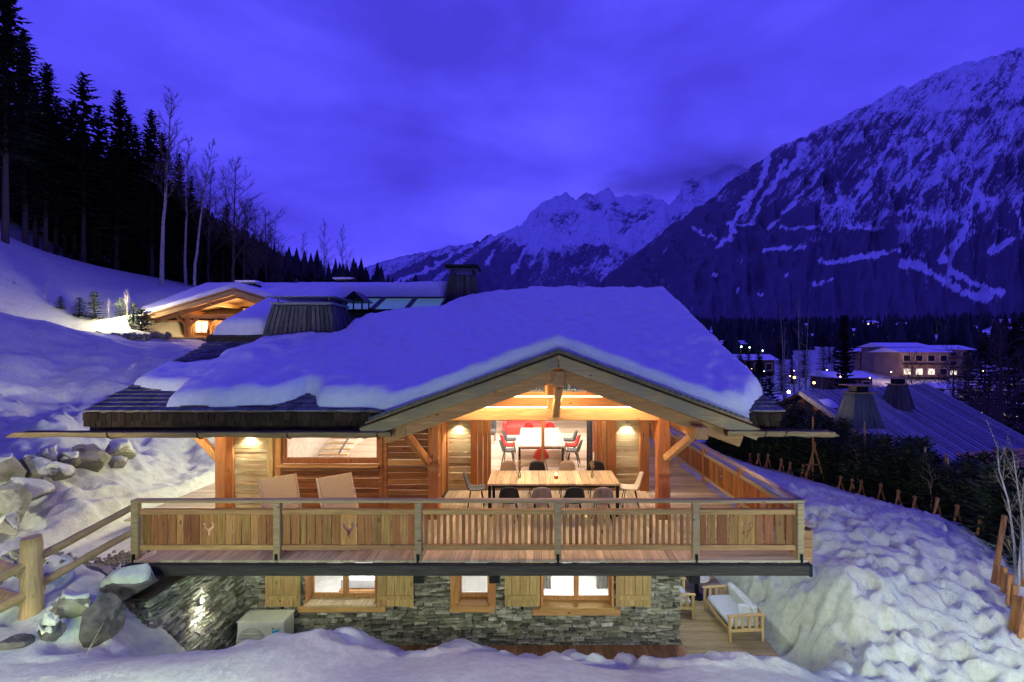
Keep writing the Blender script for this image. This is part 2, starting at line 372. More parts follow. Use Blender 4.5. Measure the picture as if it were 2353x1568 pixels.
def ground(x, y, detail=True):
    x = np.asarray(x, float); y = np.asarray(y, float); sh = x.shape
    x = x.ravel(); y = y.ravel(); u, v = _uv(x, y)
    z = np.zeros(x.shape)
    for i in range(0, len(x), 20000):
        D = -np.sqrt((u[i:i + 20000, None] - _cu[None]) ** 2 + (v[i:i + 20000, None] - _cv[None]) ** 2 + .006)
        z[i:i + 20000] = D @ _w[:n_] + _w[n_]
    if detail:
        dist = np.hypot(x, y)
        near = 1 - smooth(25, 45, dist)
        smoothbank = smooth(6.55, 6.1, y + fbm(x * .6, x * .1, 2, 5) * .35) * smooth(6.0, 4.5, x)
        rough = near * (1 - .93 * smoothbank)
        # lumpy, thawed and trodden snow
        road = smooth(6.5, 8, x) * smooth(13.5, 12, x)
        z = z + rough * ((1 - .6 * road) * .13 * fbm(x * 1.1, y * 1.1, 4, 1) + (1 - .35 * smooth(6.5, 8, x)) * (.085 * fbm(x * 3.0, y * 3.0, 3, 2) + .055 * fbm(x * 6.5, y * 6.5, 2, 3)))
        z = z + road * near * .05 * fbm((x * .8 + y * .6) * 5, (y * .8 - x * .6) * .7, 3, 6)
        left = smooth(-9.5, -12, x) * (1 - smooth(36, 50, dist))
        z = z + left * (.42 * fbm((x * .8 + y * .6) * 1.1, (y * .8 - x * .6) * .4, 5, 9, .6) + .16 * np.abs(fbm(x * 1.9, y * 1.9, 3, 12)) + .10 * fbm((x * .7 + y * .7) * 4, (y * .7 - x * .7) * 1.6, 3, 19))
        z = z + (1 - near) * (.35 * fbm(x * .12, y * .12, 4, 4)) * np.minimum(1, 60 / dist)
        z = z + smooth(60, 600, dist) * fbm(x * .008, y * .008, 4, 8) * 4
        for (fx, fy, fr, fd, fa) in FOOT:
            m = (np.abs(x - fx) < .6) & (np.abs(y - fy) < .6)
            if not m.any(): continue
            dx = x[m] - fx; dy = y[m] - fy; a = dx * math.cos(fa) + dy * math.sin(fa); b_ = dy * math.cos(fa) - dx * math.sin(fa)
            r = np.hypot(a / 1.5, b_) / fr
            z[m] += -fd * np.exp(-r ** 4) + fd * .3 * np.exp(-(r - 1.35) ** 2 * 8)
        # snowed-up banks along the hedge on the left
    # excavation for the lower terrace and the house
    def carve(z, x0, x1, y0, y1, zt, wx0, wx1, wy0, wy1):
        m = smooth(x0 - wx0, x0, x) * smooth(x1 + wx1, x1, x) * smooth(y0 - wy0, y0, y) * smooth(y1 + wy1, y1, y)
        return np.where(z > zt, z * (1 - m) + zt * m, z)
    z = carve(z, -6.55, 4.95, 9.05, 20.0, -2.9, .25, 1.0, 1.1, .6)
    z = carve(z, -9.3, 5.1, 8.15, 24.2, -.30, .5, .6, .35, .8)
    z = carve(z, -30.6, -13, 35.2, 50, 4.35, 1.0, 3, 1.6, 3)
    return z.reshape(sh)
def gz(x, y): return float(ground(np.array([x]), np.array([y]))[0])
def axis_samples(lo, hi, step, outer, grow=1.09):
    a = list(np.arange(lo, hi, step)); s = step; x = hi
    while x < outer[1]: a.append(x); s = s * grow; x += s
    s = step; x = lo - step; pre = []
    while x > outer[0]: pre.append(x); s = s * grow; x -= s
    return np.array(pre[::-1] + a)
gx = axis_samples(-14.5, 12.5, .075, (-6000, 7000), 1.055); gy = axis_samples(4.6, 14.2, .075, (-60, 9000), 1.035)
GX, GY = np.meshgrid(gx, gy, indexing='ij')
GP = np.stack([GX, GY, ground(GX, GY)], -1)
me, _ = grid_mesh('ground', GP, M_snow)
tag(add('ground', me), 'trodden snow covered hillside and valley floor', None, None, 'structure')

# ================================================================ MOUNTAINS
def mountain_mat(name, snow=(.66, .68, .76), forest=(.115, .10, .15)):  # forest tone raised and blued to stand in for haze
    m, N, L, b = mat_base(name, .9, .1)
    at_ = N.new('ShaderNodeAttribute'); at_.attribute_name = 'snow_amount'
    uv = N.new('ShaderNodeUVMap'); mp = N.new('ShaderNodeMapping'); mp.inputs['Scale'].default_value = (1, 1, 1); L.new(uv.outputs[0], mp.inputs['Vector'])
    def noise(sc, det, rough=.6, scale=(1, 1, 1), rot=0):
        mm = N.new('ShaderNodeMapping'); mm.inputs['Scale'].default_value = scale; mm.inputs['Rotation'].default_value = (0, 0, rot); L.new(uv.outputs[0], mm.inputs['Vector'])
        n = N.new('ShaderNodeTexNoise'); n.inputs['Scale'].default_value = sc; n.inputs['Detail'].default_value = det; n.inputs['Roughness'].default_value = rough; L.new(mm.outputs[0], n.inputs['Vector']); return n.outputs['Fac']
    def streak(sc, det, rough, k, th):
        mm = N.new('ShaderNodeMapping'); mm.vector_type = 'TEXTURE'; mm.inputs['Rotation'].default_value = (0, 0, th); mm.inputs['Scale'].default_value = (1, k, 1); L.new(uv.outputs[0], mm.inputs['Vector'])
        n = N.new('ShaderNodeTexNoise'); n.inputs['Scale'].default_value = sc; n.inputs['Detail'].default_value = det; n.inputs['Roughness'].default_value = rough; n.inputs['Distortion'].default_value = .5; L.new(mm.outputs[0], n.inputs['Vector']); return n.outputs['Fac']
    a = streak(22, 6, .7, 3.2, -.52); c = streak(85, 4, .75, 1.8, -.3)
    s = N.new('ShaderNodeMath'); s.operation = 'MULTIPLY_ADD'; L.new(a, s.inputs[0]); s.inputs[1].default_value = 1.35; L.new(at_.outputs['Fac'], s.inputs[2])
    s2 = N.new('ShaderNodeMath'); s2.operation = 'MULTIPLY_ADD'; L.new(c, s2.inputs[0]); s2.inputs[1].default_value = 1.25; L.new(s.outputs[0], s2.inputs[2])
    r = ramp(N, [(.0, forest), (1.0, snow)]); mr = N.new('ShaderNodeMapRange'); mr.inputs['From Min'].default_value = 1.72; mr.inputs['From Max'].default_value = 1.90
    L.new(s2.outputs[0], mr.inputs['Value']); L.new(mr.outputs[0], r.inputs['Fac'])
    vr = noise(25, 5); mv = N.new('ShaderNodeMapRange'); mv.inputs['To Min'].default_value = .7; mv.inputs['To Max'].default_value = 1.3; L.new(vr, mv.inputs['Value'])
    hs = N.new('ShaderNodeHueSaturation'); L.new(r.outputs[0], hs.inputs['Color']); L.new(mv.outputs[0], hs.inputs['Value'])
    L.new(hs.outputs[0], b.inputs['Base Color'])
    return m
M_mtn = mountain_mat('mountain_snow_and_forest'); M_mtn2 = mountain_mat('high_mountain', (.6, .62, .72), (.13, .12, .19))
def mountain(name, label, crest, base_px, Yb, mat, strokes=(), rules=None, nu=420, nv=190, amp=1.0, back=1.25, seed=3):
    """crest: [(px, py, distance)]; the face runs from the crest line down to the valley at distance Yb"""
    c = np.array(crest, float); xs = np.linspace(c[0, 0], c[-1, 0], nu)
    cy = np.interp(xs, c[:, 0], c[:, 1]); cY = np.interp(xs, c[:, 0], c[:, 2])
    cy = cy + fbm(xs * .05, xs * 0, 5, seed, .6) * 7 * amp
    top = np.stack([(xs - 1226) * cY / FPX, cY, EYE - (cy - 808) * cY / FPX], -1)
    Ybv = np.full(nu, float(Yb)); by = np.full(nu, float(base_px))
    bot = np.stack([(xs - 1226) * Ybv / FPX, Ybv, EYE - (by - 808) * Ybv / FPX], -1)
    v = np.linspace(0, 1, nv); P = bot[:, None] * (1 - v[None, :, None]) + top[:, None] * v[None, :, None]
    U, V = np.meshgrid(xs / 90.0, v * 5, indexing='ij')
    H = (cY.mean() - Yb)
    rid = 1 - np.abs(fbm(U * 1.1 + V * .25, V * .35, 4, seed + 1)) * 2
    d = (rid - .5) * H * .045 * np.sin(np.clip(V / 5, 0, 1) * PI) ** .7 + fbm(U * 4, V * 2.0, 4, seed + 2) * H * .012
    P[:, :, 1] -= d * 1.0; P[:, :, 2] += d * .55
    # the far side of the ridge
    bk = np.stack([top[:, 0] * back, top[:, 1] * back, np.full(nu, -50.0)], -1)
    P = np.concatenate([P, bk[:, None]], 1); nvv = nv + 1
    me, used = grid_mesh(name, P, mat)
    px = 1226 + P[:, :, 0] / P[:, :, 1] * FPX; py = 808 - (P[:, :, 2] - EYE) / P[:, :, 1] * FPX
    SA = np.zeros(px.shape)
    if rules is not None: SA = rules(xs[:, None] + 0 * px, py, np.concatenate([v, [1]])[None] + 0 * px)
    wob = fbm(px * .05, py * .05, 4, seed + 5, .65) * 14; wob2 = fbm(px * .05 + 50, py * .05, 4, seed + 6, .65) * 10
    for (w, pts) in strokes:
        best = np.full(px.shape, 1e9)
        for i in range(len(pts) - 1):
            x0, y0 = pts[i]; x1, y1 = pts[i + 1]; dx, dy = x1 - x0, y1 - y0
            t = np.clip(((px + wob - x0) * dx + (py + wob2 - y0) * dy) / (dx * dx + dy * dy), 0, 1)
            best = np.minimum(best, np.hypot(px + wob - x0 - t * dx, py + wob2 - y0 - t * dy))
        SA = np.maximum(SA, smooth(w * .95, w * .1, best) * .85 + .45 * fbm(px * .09, py * .09, 3, seed + 9) * (best < w))
    a = me.attributes.new('snow_amount', 'FLOAT', 'POINT'); a.data.foreach_set('value', SA.ravel().astype(np.float32))
    uvl = me.uv_layers.new(name='UVMap'); li = np.zeros(len(me.loops), np.int32); me.loops.foreach_get('vertex_index', li)
    UU = np.repeat((xs / 300)[:, None], nvv, 1).ravel(); VV = (np.concatenate([v, [1.2]])[None] * (cY.mean() / FPX * 0 + 1.6) + 0 * px).ravel()
    uvl.data.foreach_set('uv', np.stack([UU[li], VV[li]], -1).astype(np.float32).ravel())
    tag(add(name, me), label, None, None, 'structure')
def zc(pts): return [(1225.6 + x * .4791, 61.3 + y * .4791) for x, y in pts]
ST = [(14,[(1130,610),(1100,720),(1060,800),(1000,880),(970,950)]),(9,[(1200,640),(1150,760),(1080,850),(1050,940)]),(11,[(1380,680),(1330,760),(1250,840),(1180,920),(1130,960)]),
 (15,[(1290,560),(1260,640),(1200,720)]),(14,[(970,950),(940,1010),(890,1055)]),(8,[(930,945),(1060,945)]),(12,[(1790,510),(1810,600),(1800,700),(1740,780)]),
 (8,[(1180,965),(1350,965)]),(9,[(1510,965),(1680,970)]),(20,[(1760,1130),(1850,1150),(1950,1210),(2050,1270),(2170,1300)]),(17,[(1980,1120),(2000,1180),(2150,1250),(2250,1285)]),
 (15,[(2200,580),(2180,700),(2100,850),(2060,1000),(1960,1130)]),(9,[(1100,1078),(1200,1060),(1290,1065)]),(11,[(1380,1130),(1560,1110),(1770,1070)]),
 (7,[(870,1185),(872,1200)]),(7,[(980,1270),(985,1285)]),(9,[(1080,1278),(1100,1282)]),(8,[(1210,1190),(1230,1188)]),(9,[(1350,1240),(1430,1215)]),(15,[(2180,1080),(2300,1020)]),(8,[(860,1010),(760,960)]),
 (8,[(1460,760),(1470,850),(1440,900)]),(10,[(1700,560),(1650,680),(1500,900)]),(9,[(1880,480),(1900,580),(1870,640)]),(9,[(1960,640),(1900,760),(1760,900)]),(9,[(2330,880),(2350,980)]),(9,[(2290,440),(2300,540)])]
ST = [(w, zc(p)) for w, p in ST]
def rules_r(px, py, v):
    zx = (px - 1225.6) / .4791; zy = (py - 61.3) / .4791
    line = np.interp(zx, [700, 1130, 1300, 1500, 1700, 1800, 2000, 2400], [760, 600, 520, 480, 410, 440, 410, 325])
    zq = zy + fbm(px * .012, py * .012, 3, 61) * 260; s = .30 * smooth(1230, 640, zq) * smooth(950, 1500, zx) + .20 * smooth(1350, 850, zq)
    top = smooth(line + 35, line - 15, zy + fbm(px * .05, py * .05, 3, 8) * 26)
    cl = .30 * fbm(px * .018 + py * .01, py * .02, 3, 14) + .16 * fbm(px * .07, py * .05, 3, 15)
    return np.maximum(s + cl, top * (.60 + .7 * cl))
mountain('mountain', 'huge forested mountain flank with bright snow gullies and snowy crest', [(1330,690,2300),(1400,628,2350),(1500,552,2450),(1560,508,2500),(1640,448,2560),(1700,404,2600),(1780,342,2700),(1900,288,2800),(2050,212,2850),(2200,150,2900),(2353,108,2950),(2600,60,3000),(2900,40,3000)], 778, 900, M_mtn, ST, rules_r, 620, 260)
def rules_m(px, py, v):
    top = smooth(600, 560, py + fbm(px * .04, py * .04, 3, 3) * 30) * smooth(1080, 1180, px)
    diag = smooth(14, 5, np.abs(py - (660 + (980 - px) * .75)))
    c = .35 * fbm(px * .025, py * .04, 3, 21)
    return np.maximum(.40 * smooth(1120, 1260, px) + c, top * (.68 + c)) + diag * .5
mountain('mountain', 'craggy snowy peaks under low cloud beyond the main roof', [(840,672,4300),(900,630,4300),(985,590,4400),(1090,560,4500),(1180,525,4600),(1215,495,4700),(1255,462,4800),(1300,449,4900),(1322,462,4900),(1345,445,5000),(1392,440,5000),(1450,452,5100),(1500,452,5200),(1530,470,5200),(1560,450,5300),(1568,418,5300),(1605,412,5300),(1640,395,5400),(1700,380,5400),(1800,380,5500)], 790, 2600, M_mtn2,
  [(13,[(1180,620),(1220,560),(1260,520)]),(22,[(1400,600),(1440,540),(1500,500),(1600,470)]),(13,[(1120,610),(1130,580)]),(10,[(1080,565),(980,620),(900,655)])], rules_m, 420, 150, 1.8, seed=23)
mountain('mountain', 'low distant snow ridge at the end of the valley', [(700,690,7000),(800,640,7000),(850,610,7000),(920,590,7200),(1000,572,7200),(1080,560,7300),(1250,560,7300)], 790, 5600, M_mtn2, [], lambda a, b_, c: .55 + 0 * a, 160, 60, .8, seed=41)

# ================================================================ ROOF SURFACES OF THE CHALET
YE = 9.3; ZE = 2.48; TP = .42; YR = 17.05; XL, XR = -9.16, 5.01; GXC = .5; GZ = 3.70; GP_ = .366; YG = 9.1; ZR = ZE + TP * (YR - YE)
def main_z(x, y): return np.where(y < YR, ZE + TP * (y - YE), ZR - TP * (y - YR))
def gable_z(x, y): return GZ - GP_ * np.abs(x - GXC)
def roof_z(x, y):
    m = main_z(x, y); g = gable_z(x, y)
    return np.where(y < YE - .01, g, np.maximum(m, np.where((y < 13.2) & (np.abs(x - GXC) < 3.9), g, -9)))
def snow_slab(name, poly, surf, T, mat, parent, step=.07, Rr=.34, seed=0, lump=.05, holes=(), dents=()):
    xs = [p[0] for p in poly]; ys = [p[1] for p in poly]
    # wobbling outline
    P2 = []
    n = len(poly)
    for i in range(n):
        x0, y0 = poly[i]; x1, y1 = poly[(i + 1) % n]; L = math.hypot(x1 - x0, y1 - y0); k = max(1, int(L / .25))
        for j in range(k):
            t = j / k; P2.append((x0 + (x1 - x0) * t, y0 + (y1 - y0) * t))
    P2 = np.array(P2); nx_ = fbm(P2[:, 0] * 1.7, P2[:, 1] * 1.7, 3, seed) * .06; ny_ = fbm(P2[:, 0] * 1.7 + 9, P2[:, 1] * 1.7, 3, seed + 1) * .06
    P2[:, 0] += nx_; P2[:, 1] += ny_; P2 = [tuple(p) for p in P2]
    X, Y = np.meshgrid(np.arange(min(xs) - .2, max(xs) + .2, step), np.arange(min(ys) - .2, max(ys) + .2, step), indexing='ij')
    ins, d, nx, ny = poly_sd(X, Y, P2)
    c = ins[:-1, :-1] | ins[1:, :-1] | ins[1:, 1:] | ins[:-1, 1:]
    out = ~ins; X = np.where(out, nx, X); Y = np.where(out, ny, Y); d = np.where(out, 0, d)
    t = np.clip(d / Rr, 0, 1); prof = np.sqrt(np.clip(1 - (1 - t) ** 2, 0, 1))
    if name == 'roof_snow' and T == .46: T = .40 * (.45 + .55 * smooth(-9.2, -5.5, X)) * (1 + .12 * fbm(X * 4, Y * 4, 3, 77))
    th = T * prof * (1 + lump * 2 * fbm(X * .5, Y * .5, 3, seed + 2)) + (prof ** 2) * lump * .5 * fbm(X * 2.2, Y * 2.2, 3, seed + 3)
    for (hx, hy, hr, hd) in dents:
        th = th - hd * np.exp(-((X - hx) ** 2 + ((Y - hy) * 1.6) ** 2) / hr ** 2) * (prof > .9)
    Z = surf(X, Y) + np.where(d > 0, th, -.02)
    # let the rounded rim bulge out over its foot
    me, _ = grid_mesh(name, np.stack([X, Y, Z], -1), mat, c)
    return add(name, me, (0, 0, 0), None, parent)

chalet = empty('chalet', (0, 12, 0), 'large timber chalet under deep roof snow with lit glazed gable', 'chalet')
def slab(name, top, surf, th, mat, parent, z0=0):
    """a sheet of thickness th under the surface over the polygon top"""
    n = len(top); V = [(x, y, float(surf(np.array(x), np.array(y))) + z0) for x, y in top]; V += [(x, y, z - th) for x, y, z in V]
    F = [tuple(range(n)), tuple(range(2 * n - 1, n - 1, -1))] + [(i, (i + 1) % n, (i + 1) % n + n, i + n)[::-1] for i in range(n)]
    return add(name, fix_normals(mesh(name, V, F, mat)), (0, 0, 0), None, parent)
mz = lambda x, y: main_z(x, y)
W_soffit = wood('soffit_wood', (.34, .17, .07), (.60, .36, .16), 'y', .2)
# front slope in three pieces round the valley of the cross gable, then the back slope
vx = 3.333
roofs = []
roofs.append(slab('roof', [(XL, YE), (GXC - vx, YE), (GXC, 12.2), (GXC, YR), (XL, YR)], lambda x, y: ZE + TP * (y - YE), .16, W_soffit, chalet))
roofs.append(slab('roof', [(GXC, 12.2), (GXC + vx, YE), (XR, YE), (XR, YR), (GXC, YR)], lambda x, y: ZE + TP * (y - YE), .16, W_soffit, chalet))
roofs.append(slab('roof', [(XL, YR), (XR, YR), (XR, 24.8), (XL, 24.8)], lambda x, y: ZR - TP * (y - YR), .16, W_soffit, chalet))
roofs.append(slab('roof', [(GXC - 3.87, YG), (GXC, YG), (GXC, 12.25), (GXC - vx, YE)], gable_z, .14, W_soffit, chalet))
roofs.append(slab('roof', [(GXC, YG), (GXC + 3.87, YG), (GXC + vx, YE), (GXC, 12.25)], gable_z, .14, W_soffit, chalet))
mainroof = roofs[0]
# wooden shingles: real courses wherever the snow leaves the roof bare, the rest joined
def in_poly(x, y, poly): return bool(poly_sd(np.array([x]), np.array([y]), poly)[0][0])
SNOW1 = [(-7.6,9.40),(-7.72,10.02),(-8.5,10.12),(-9.08,10.3),(-9.12,11.4),(-8.5,11.25),(-7.95,11.35),(-8.1,11.75),(-7.7,12.3),(-7.5,12.75),(-6.5,12.78),(-5.45,12.9),(-5.5,13.5),(-5.2,14.3),(-4.2,14.75),(-3.1,15.0),(-2.5,16.2),(-1.2,16.8),(-.3,17.0),(0,18.6),(4.9,18.6),(4.99,16.8),(4.99,9.9),(4.72,9.62),(4.3,9.16),(2.4,9.13),(.5,9.14),(-1.5,9.13),(-2.9,9.18),(-3.3,9.36),(-4.5,9.42),(-4.72,9.8),(-4.95,9.92),(-5.12,9.62),(-5.45,9.42)]
SNOW2 = [(-9.1,12.9),(-7.7,12.93),(-7.5,13.9),(-6.9,14.6),(-6.95,16.45),(-5.2,16.5),(-3.4,16.42),(-3.0,17.0),(-3.3,18.6),(-9.1,18.6)]
def shingle_mesh(w):
    L = .30; t0 = .012; t1 = .035
    V = [(-w/2,0,0),(w/2,0,0),(w/2,L,0),(-w/2,L,0),(-w/2,0,t1),(w/2,0,t1),(w/2,L,t0),(-w/2,L,t0)]
    return V, [(0,3,2,1),(4,5,6,7),(0,1,5,4),(1,2,6,5),(2,3,7,6),(3,0,4,7)]
_sh = {w: mesh('shingle', *shingle_mesh(w), W_shingle) for w in (.11, .15, .19, .24)}
tilt = math.atan(TP); cnt = 0; rest = MB(); keys = list(_sh)
yy = YE - .04; row = 0; bare = []
while yy < YR - .05:
    x = XL + R.uniform(0, .1) - .02
    while x < XR:
        w = R.choice(keys)
        skip = (YE - .1 < yy < 12.3) and abs(x - GXC) < 3.35 * (12.2 - yy) / 2.9 + .15
        if not skip:
            s1 = in_poly(x, yy, SNOW1) or in_poly(x, yy, SNOW2)
            edge = poly_sd(np.array([x]), np.array([yy]), SNOW1)[1][0] < .25 or poly_sd(np.array([x]), np.array([yy]), SNOW2)[1][0] < .25
            if (not s1) or edge: bare.append((x + w / 2, yy, w, s1))
        x += w + .006
    yy += .165; row += 1
bare.sort(key=lambda b: (b[3], b[1]))
for (x, y, w, s1) in bare:
    z = ZE + TP * (y - YE) + .012
    rt = Euler((tilt - .055, 0, R.uniform(-.03, .03))); wid = _sh[w]
    if cnt < 290 and not s1:
        add('shingle', wid, (x, y, z), rt, mainroof); cnt += 1
    else:
        V, F = shingle_mesh(w); M = rt.to_matrix(); rest.add([M @ Vector(v) + Vector((x, y, z)) for v in V], F)
o = add('shingle_courses', rest.mesh('shingle_courses', W_shingle), (0, 0, 0), None, mainroof); o['kind'] = 'stuff'
# gable shingle edges: stacked courses seen end-on along the verge
for sgn in (-1, 1):
    m = MB()
    for k in range(34):
        a = .03 + k * .112; xx = GXC + sgn * a
        for lay in range(2):
            z = GZ - GP_ * a + .02 + lay * .03
            m.box((xx, YG + .02 - .012 * lay + R.uniform(-.015, .015), z), (.125, .16, .022), Euler((0, sgn * (.35 - .05), 0)))
    o = add('verge_shingles', m.mesh('verge_shingles', W_shingle), (0, 0, 0), None, roofs[3 if sgn < 0 else 4]); o['kind'] = 'stuff'
s_ = snow_slab('roof_snow', SNOW1, roof_z, .46, M_rsnow, chalet, .06, .19, 5, .05, dents=[(R.uniform(-2.5, 3.5), R.uniform(13.3, 15.5), R.uniform(.12, .3), R.uniform(.03, .07)) for _ in range(26)] + [(R.uniform(-7, -3.5), R.uniform(11.5, 12.9), R.uniform(.15, .3), R.uniform(.03, .07)) for _ in range(22)]); s_['kind'] = 'stuff'
tier = slab('raised_roof', [(-9.2, 12.8), (-7.0, 12.8), (-6.8, YR), (-9.2, YR)], lambda x, y: ZE + TP * (y - YE) + .17, .2, W_dark, chalet)
s_ = snow_slab('roof_snow', SNOW2, lambda x, y: main_z(x, y) + .15, .42, M_rsnow, chalet, .07, .34, 15, .06); s_['kind'] = 'stuff'

# ================================================================ CHALET: EAVES, GUTTERS, TIMBER FRAME
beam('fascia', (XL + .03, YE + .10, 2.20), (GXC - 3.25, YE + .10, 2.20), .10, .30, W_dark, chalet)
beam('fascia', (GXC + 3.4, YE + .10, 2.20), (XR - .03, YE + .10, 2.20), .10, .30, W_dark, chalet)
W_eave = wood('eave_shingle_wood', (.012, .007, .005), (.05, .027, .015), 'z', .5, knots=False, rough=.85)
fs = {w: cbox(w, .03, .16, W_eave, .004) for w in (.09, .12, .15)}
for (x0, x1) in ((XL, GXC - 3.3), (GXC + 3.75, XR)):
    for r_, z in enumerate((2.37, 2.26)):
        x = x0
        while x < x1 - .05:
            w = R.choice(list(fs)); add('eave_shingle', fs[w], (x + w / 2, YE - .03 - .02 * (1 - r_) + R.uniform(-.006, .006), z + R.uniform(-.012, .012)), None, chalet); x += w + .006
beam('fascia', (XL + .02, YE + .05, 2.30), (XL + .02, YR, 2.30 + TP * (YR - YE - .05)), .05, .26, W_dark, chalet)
beam('fascia', (XR - .02, YE + .05, 2.30), (XR - .02, YR, 2.30 + TP * (YR - YE - .05)), .05, .26, W_dark, chalet)
def gutter(x0, x1, y, z, bevel_end, drop=0):
    m = MB(); n = 9; segs = 14; r = .125
    for i in range(segs + 1):
        t = i / segs; x = x0 + (x1 - x0) * t; wob = .012 * math.sin(i * 2.1) + .008 * math.sin(i * 5.3)
        for k in range(n):
            a = PI + PI * k / (n - 1); up = bevel_end and i == (0 if bevel_end < 0 else segs)
            xx = x + (bevel_end * .30 * (1 - abs(math.sin(a))) * -1 if up else 0)
            m.V.append((xx, y + math.cos(a) * (r + wob), z + math.sin(a) * (r * 1.0 + wob) + drop * t))
        for k in range(n - 1, -1, -1):
            a = PI + PI * k / (n - 1); up = bevel_end and i == (0 if bevel_end < 0 else segs)
            xx = x + (bevel_end * .30 * (1 - abs(math.sin(a))) * -1 if up else 0)
            m.V.append((xx, y + math.cos(a) * (r - .04), z + math.sin(a) * (r - .045) + drop * t))
    w = 2 * n
    for i in range(segs):
        for k in range(w): m.F.append((i * w + k, i * w + (k + 1) % w, (i + 1) * w + (k + 1) % w, (i + 1) * w + k))
    for i in (0, segs):
        for k in range(n - 1): m.F.append((i * w + k, i * w + k + 1, i * w + w - 2 - k, i * w + w - 1 - k))
    g = add('gutter', fix_normals(m.mesh('gutter', W_gut)), (0, 0, 0), None, chalet)
    xs = [x0 + .35 + i * (x1 - x0 - .6) / 4 for i in range(1, 5)] if x1 - x0 > 4 else [x0 + .75, x0 + 1.15]
    for x in xs:
        pts = [(x, y + .14, z + .12)] + [(x, y + math.cos(PI * k / 8 + PI) * -.145, z + math.sin(PI + PI * k / 8) * .145) for k in range(0, 9)]
        mm = MB(); mm.tube(pts, .011, 5); add('gutter_hook', mm.mesh('gutter_hook', M_black), (0, 0, 0), None, g)
gutter(-10.6, -2.86, 9.16, 2.09, -1)
gutter(3.86, 6.15, 9.16, 2.12, 1, -.02)
# bargeboards of the cross gable (outer, rain-greyed) and the rafter behind it
def slope_pt(s, a, dz, y): return (GXC + s * a, y, GZ - GP_ * a + dz)
for s in (-1, 1):
    a1 = 3.95 if s < 0 else 4.0
    beam('bargeboard', slope_pt(s, 0.0, -.20, YG + .03), slope_pt(s, a1, -.20, YG + .03), .07, .24, W_barge, chalet)
    beam('drip_board', slope_pt(s, 0.0, -.055, YG + .0), slope_pt(s, a1, -.055, YG + .0), .10, .035, W_dark, chalet)
    beam('rafter', slope_pt(s, 0.0, -.46, YG + .28), slope_pt(s, 3.55 if s < 0 else 3.75, -.46, YG + .28), .20, .26, W_beamx, chalet, .02)
    beam('rafter', slope_pt(s, 0.0, -.34, YG + 1.0), slope_pt(s, 3.2, -.34, YG + 1.0), .14, .2, W_beamx, chalet, .02)
    for yy in (11.0, 11.8):
        beam('rafter', slope_pt(s, 0.0, -.26, yy), slope_pt(s, 3.0 - (yy - 10.1) * .8, -.26, yy), .10, .16, W_beamx, chalet, .02)
# eave purlin ends under the gable feet
beam('purlin', (3.32, 8.98, 2.08), (3.32, 12.0, 2.08), .26, .26, W_beamy, chalet, .02)
beam('purlin', (-2.72, 9.25, 2.08), (-2.72, 12.0, 2.08), .24, .26, W_beamy, chalet, .02)
beam('ridge_beam', (GXC, 9.2, 3.15), (GXC, 12.2, 3.15), .27, .34, W_beamy, chalet, .03)
# posts
for (x, w) in ((-6.88, .24), (-2.21, .24), (2.86, .27)):
    beam('post', (x, 10.1, 0), (x, 10.1, 2.3 if abs(x) < 3 else 2.6), w, w, W_post, chalet, .02)
beam('tie_beam', (-2.5, 10.1, 2.31), (3.2, 10.1, 2.31), .26, .26, W_beamx, chalet, .02)
beam('king_post', (GXC - .12, 10.1, 2.44), (GXC - .12, 10.1, 3.1), .16, .16, W_frame, chalet, .02)
beam('brace', (GXC + .02, 9.45, 2.98), (GXC - .02, 10.0, 2.30), .17, .15, W_beamy, chalet, .02)
beam('brace', (2.90, 10.0, 1.35), (3.26, 9.35, 1.97), .16, .15, W_beamy, chalet, .02)
beam('brace', (-2.30, 10.0, 1.25), (-2.66, 9.5, 1.97), .15, .15, W_post, chalet, .02)
beam('brace', (-6.95, 10.1, 1.28), (-7.62, 10.1, 2.0), .14, .15, W_frame, chalet, .02)
beam('brace', (2.86, 10.25, 1.35), (2.86, 10.9, 2.1), .14, .15, W_post, chalet, .02)
beam('wall_plate', (-9.0, 10.1, 2.10), (-2.35, 10.1, 2.10), .22, .2, W_beamx, chalet, .02)
beam('rafter_tail', (3.1, 9.4, 2.28), (4.25, 9.4, 1.98), .22, .17, W_beamx, chalet, .02)
# LED strip on the tie beam
M_led = emis('warm_strip_light', (1.0, .74, .42), 9.0)

# ---- wall building
def hplanks(parent, x0, x1, z0, z1, y, mat, face=1, hmin=.10, hmax=.2, name='plank', th=.035, holes=()):
    z = z0
    while z < z1 - .02:
        h = min(R.uniform(hmin, hmax), z1 - z)
        add(name, cbox(round(x1 - x0, 3), th, round(h - .007, 3), mat, .006), ((x0 + x1) / 2, y - R.uniform(0, .012) * face, z + h / 2), None, parent); z += h
def vplanks(parent, y0, y1, z0, z1, x, mat, name='plank', w0=.12, w1=.2, th=.03):
    y = y0
    while y < y1 - .02:
        w = min(R.uniform(w0, w1), y1 - y); add(name, cbox(th, round(w - .006, 3), round(z1 - z0, 3), mat, .006), (x + R.uniform(0, .008), y + w / 2, (z0 + z1) / 2), None, parent); y += w
def upright(parent, x0, x1, z0, z1, y, mat, th=.08, name='frame_board'):
    add(name, cbox(round(x1 - x0, 3), th, round(z1 - z0, 3), mat, .008), ((x0 + x1) / 2, y, (z0 + z1) / 2), None, parent)
wall = empty('gable_wall', (0, 12.3, 0)); wall.parent = chalet; wall.location = (0, .3, 0)
YF = 12.2
hplanks(wall, -2.28, -1.68, 0.0, 2.2, YF, W_old)
hplanks(wall, 2.20, 2.81, 0.0, 2.2, YF, W_old)
upright(wall, -2.40, -2.28, 0, 2.3, YF - .03, W_frame, .1)
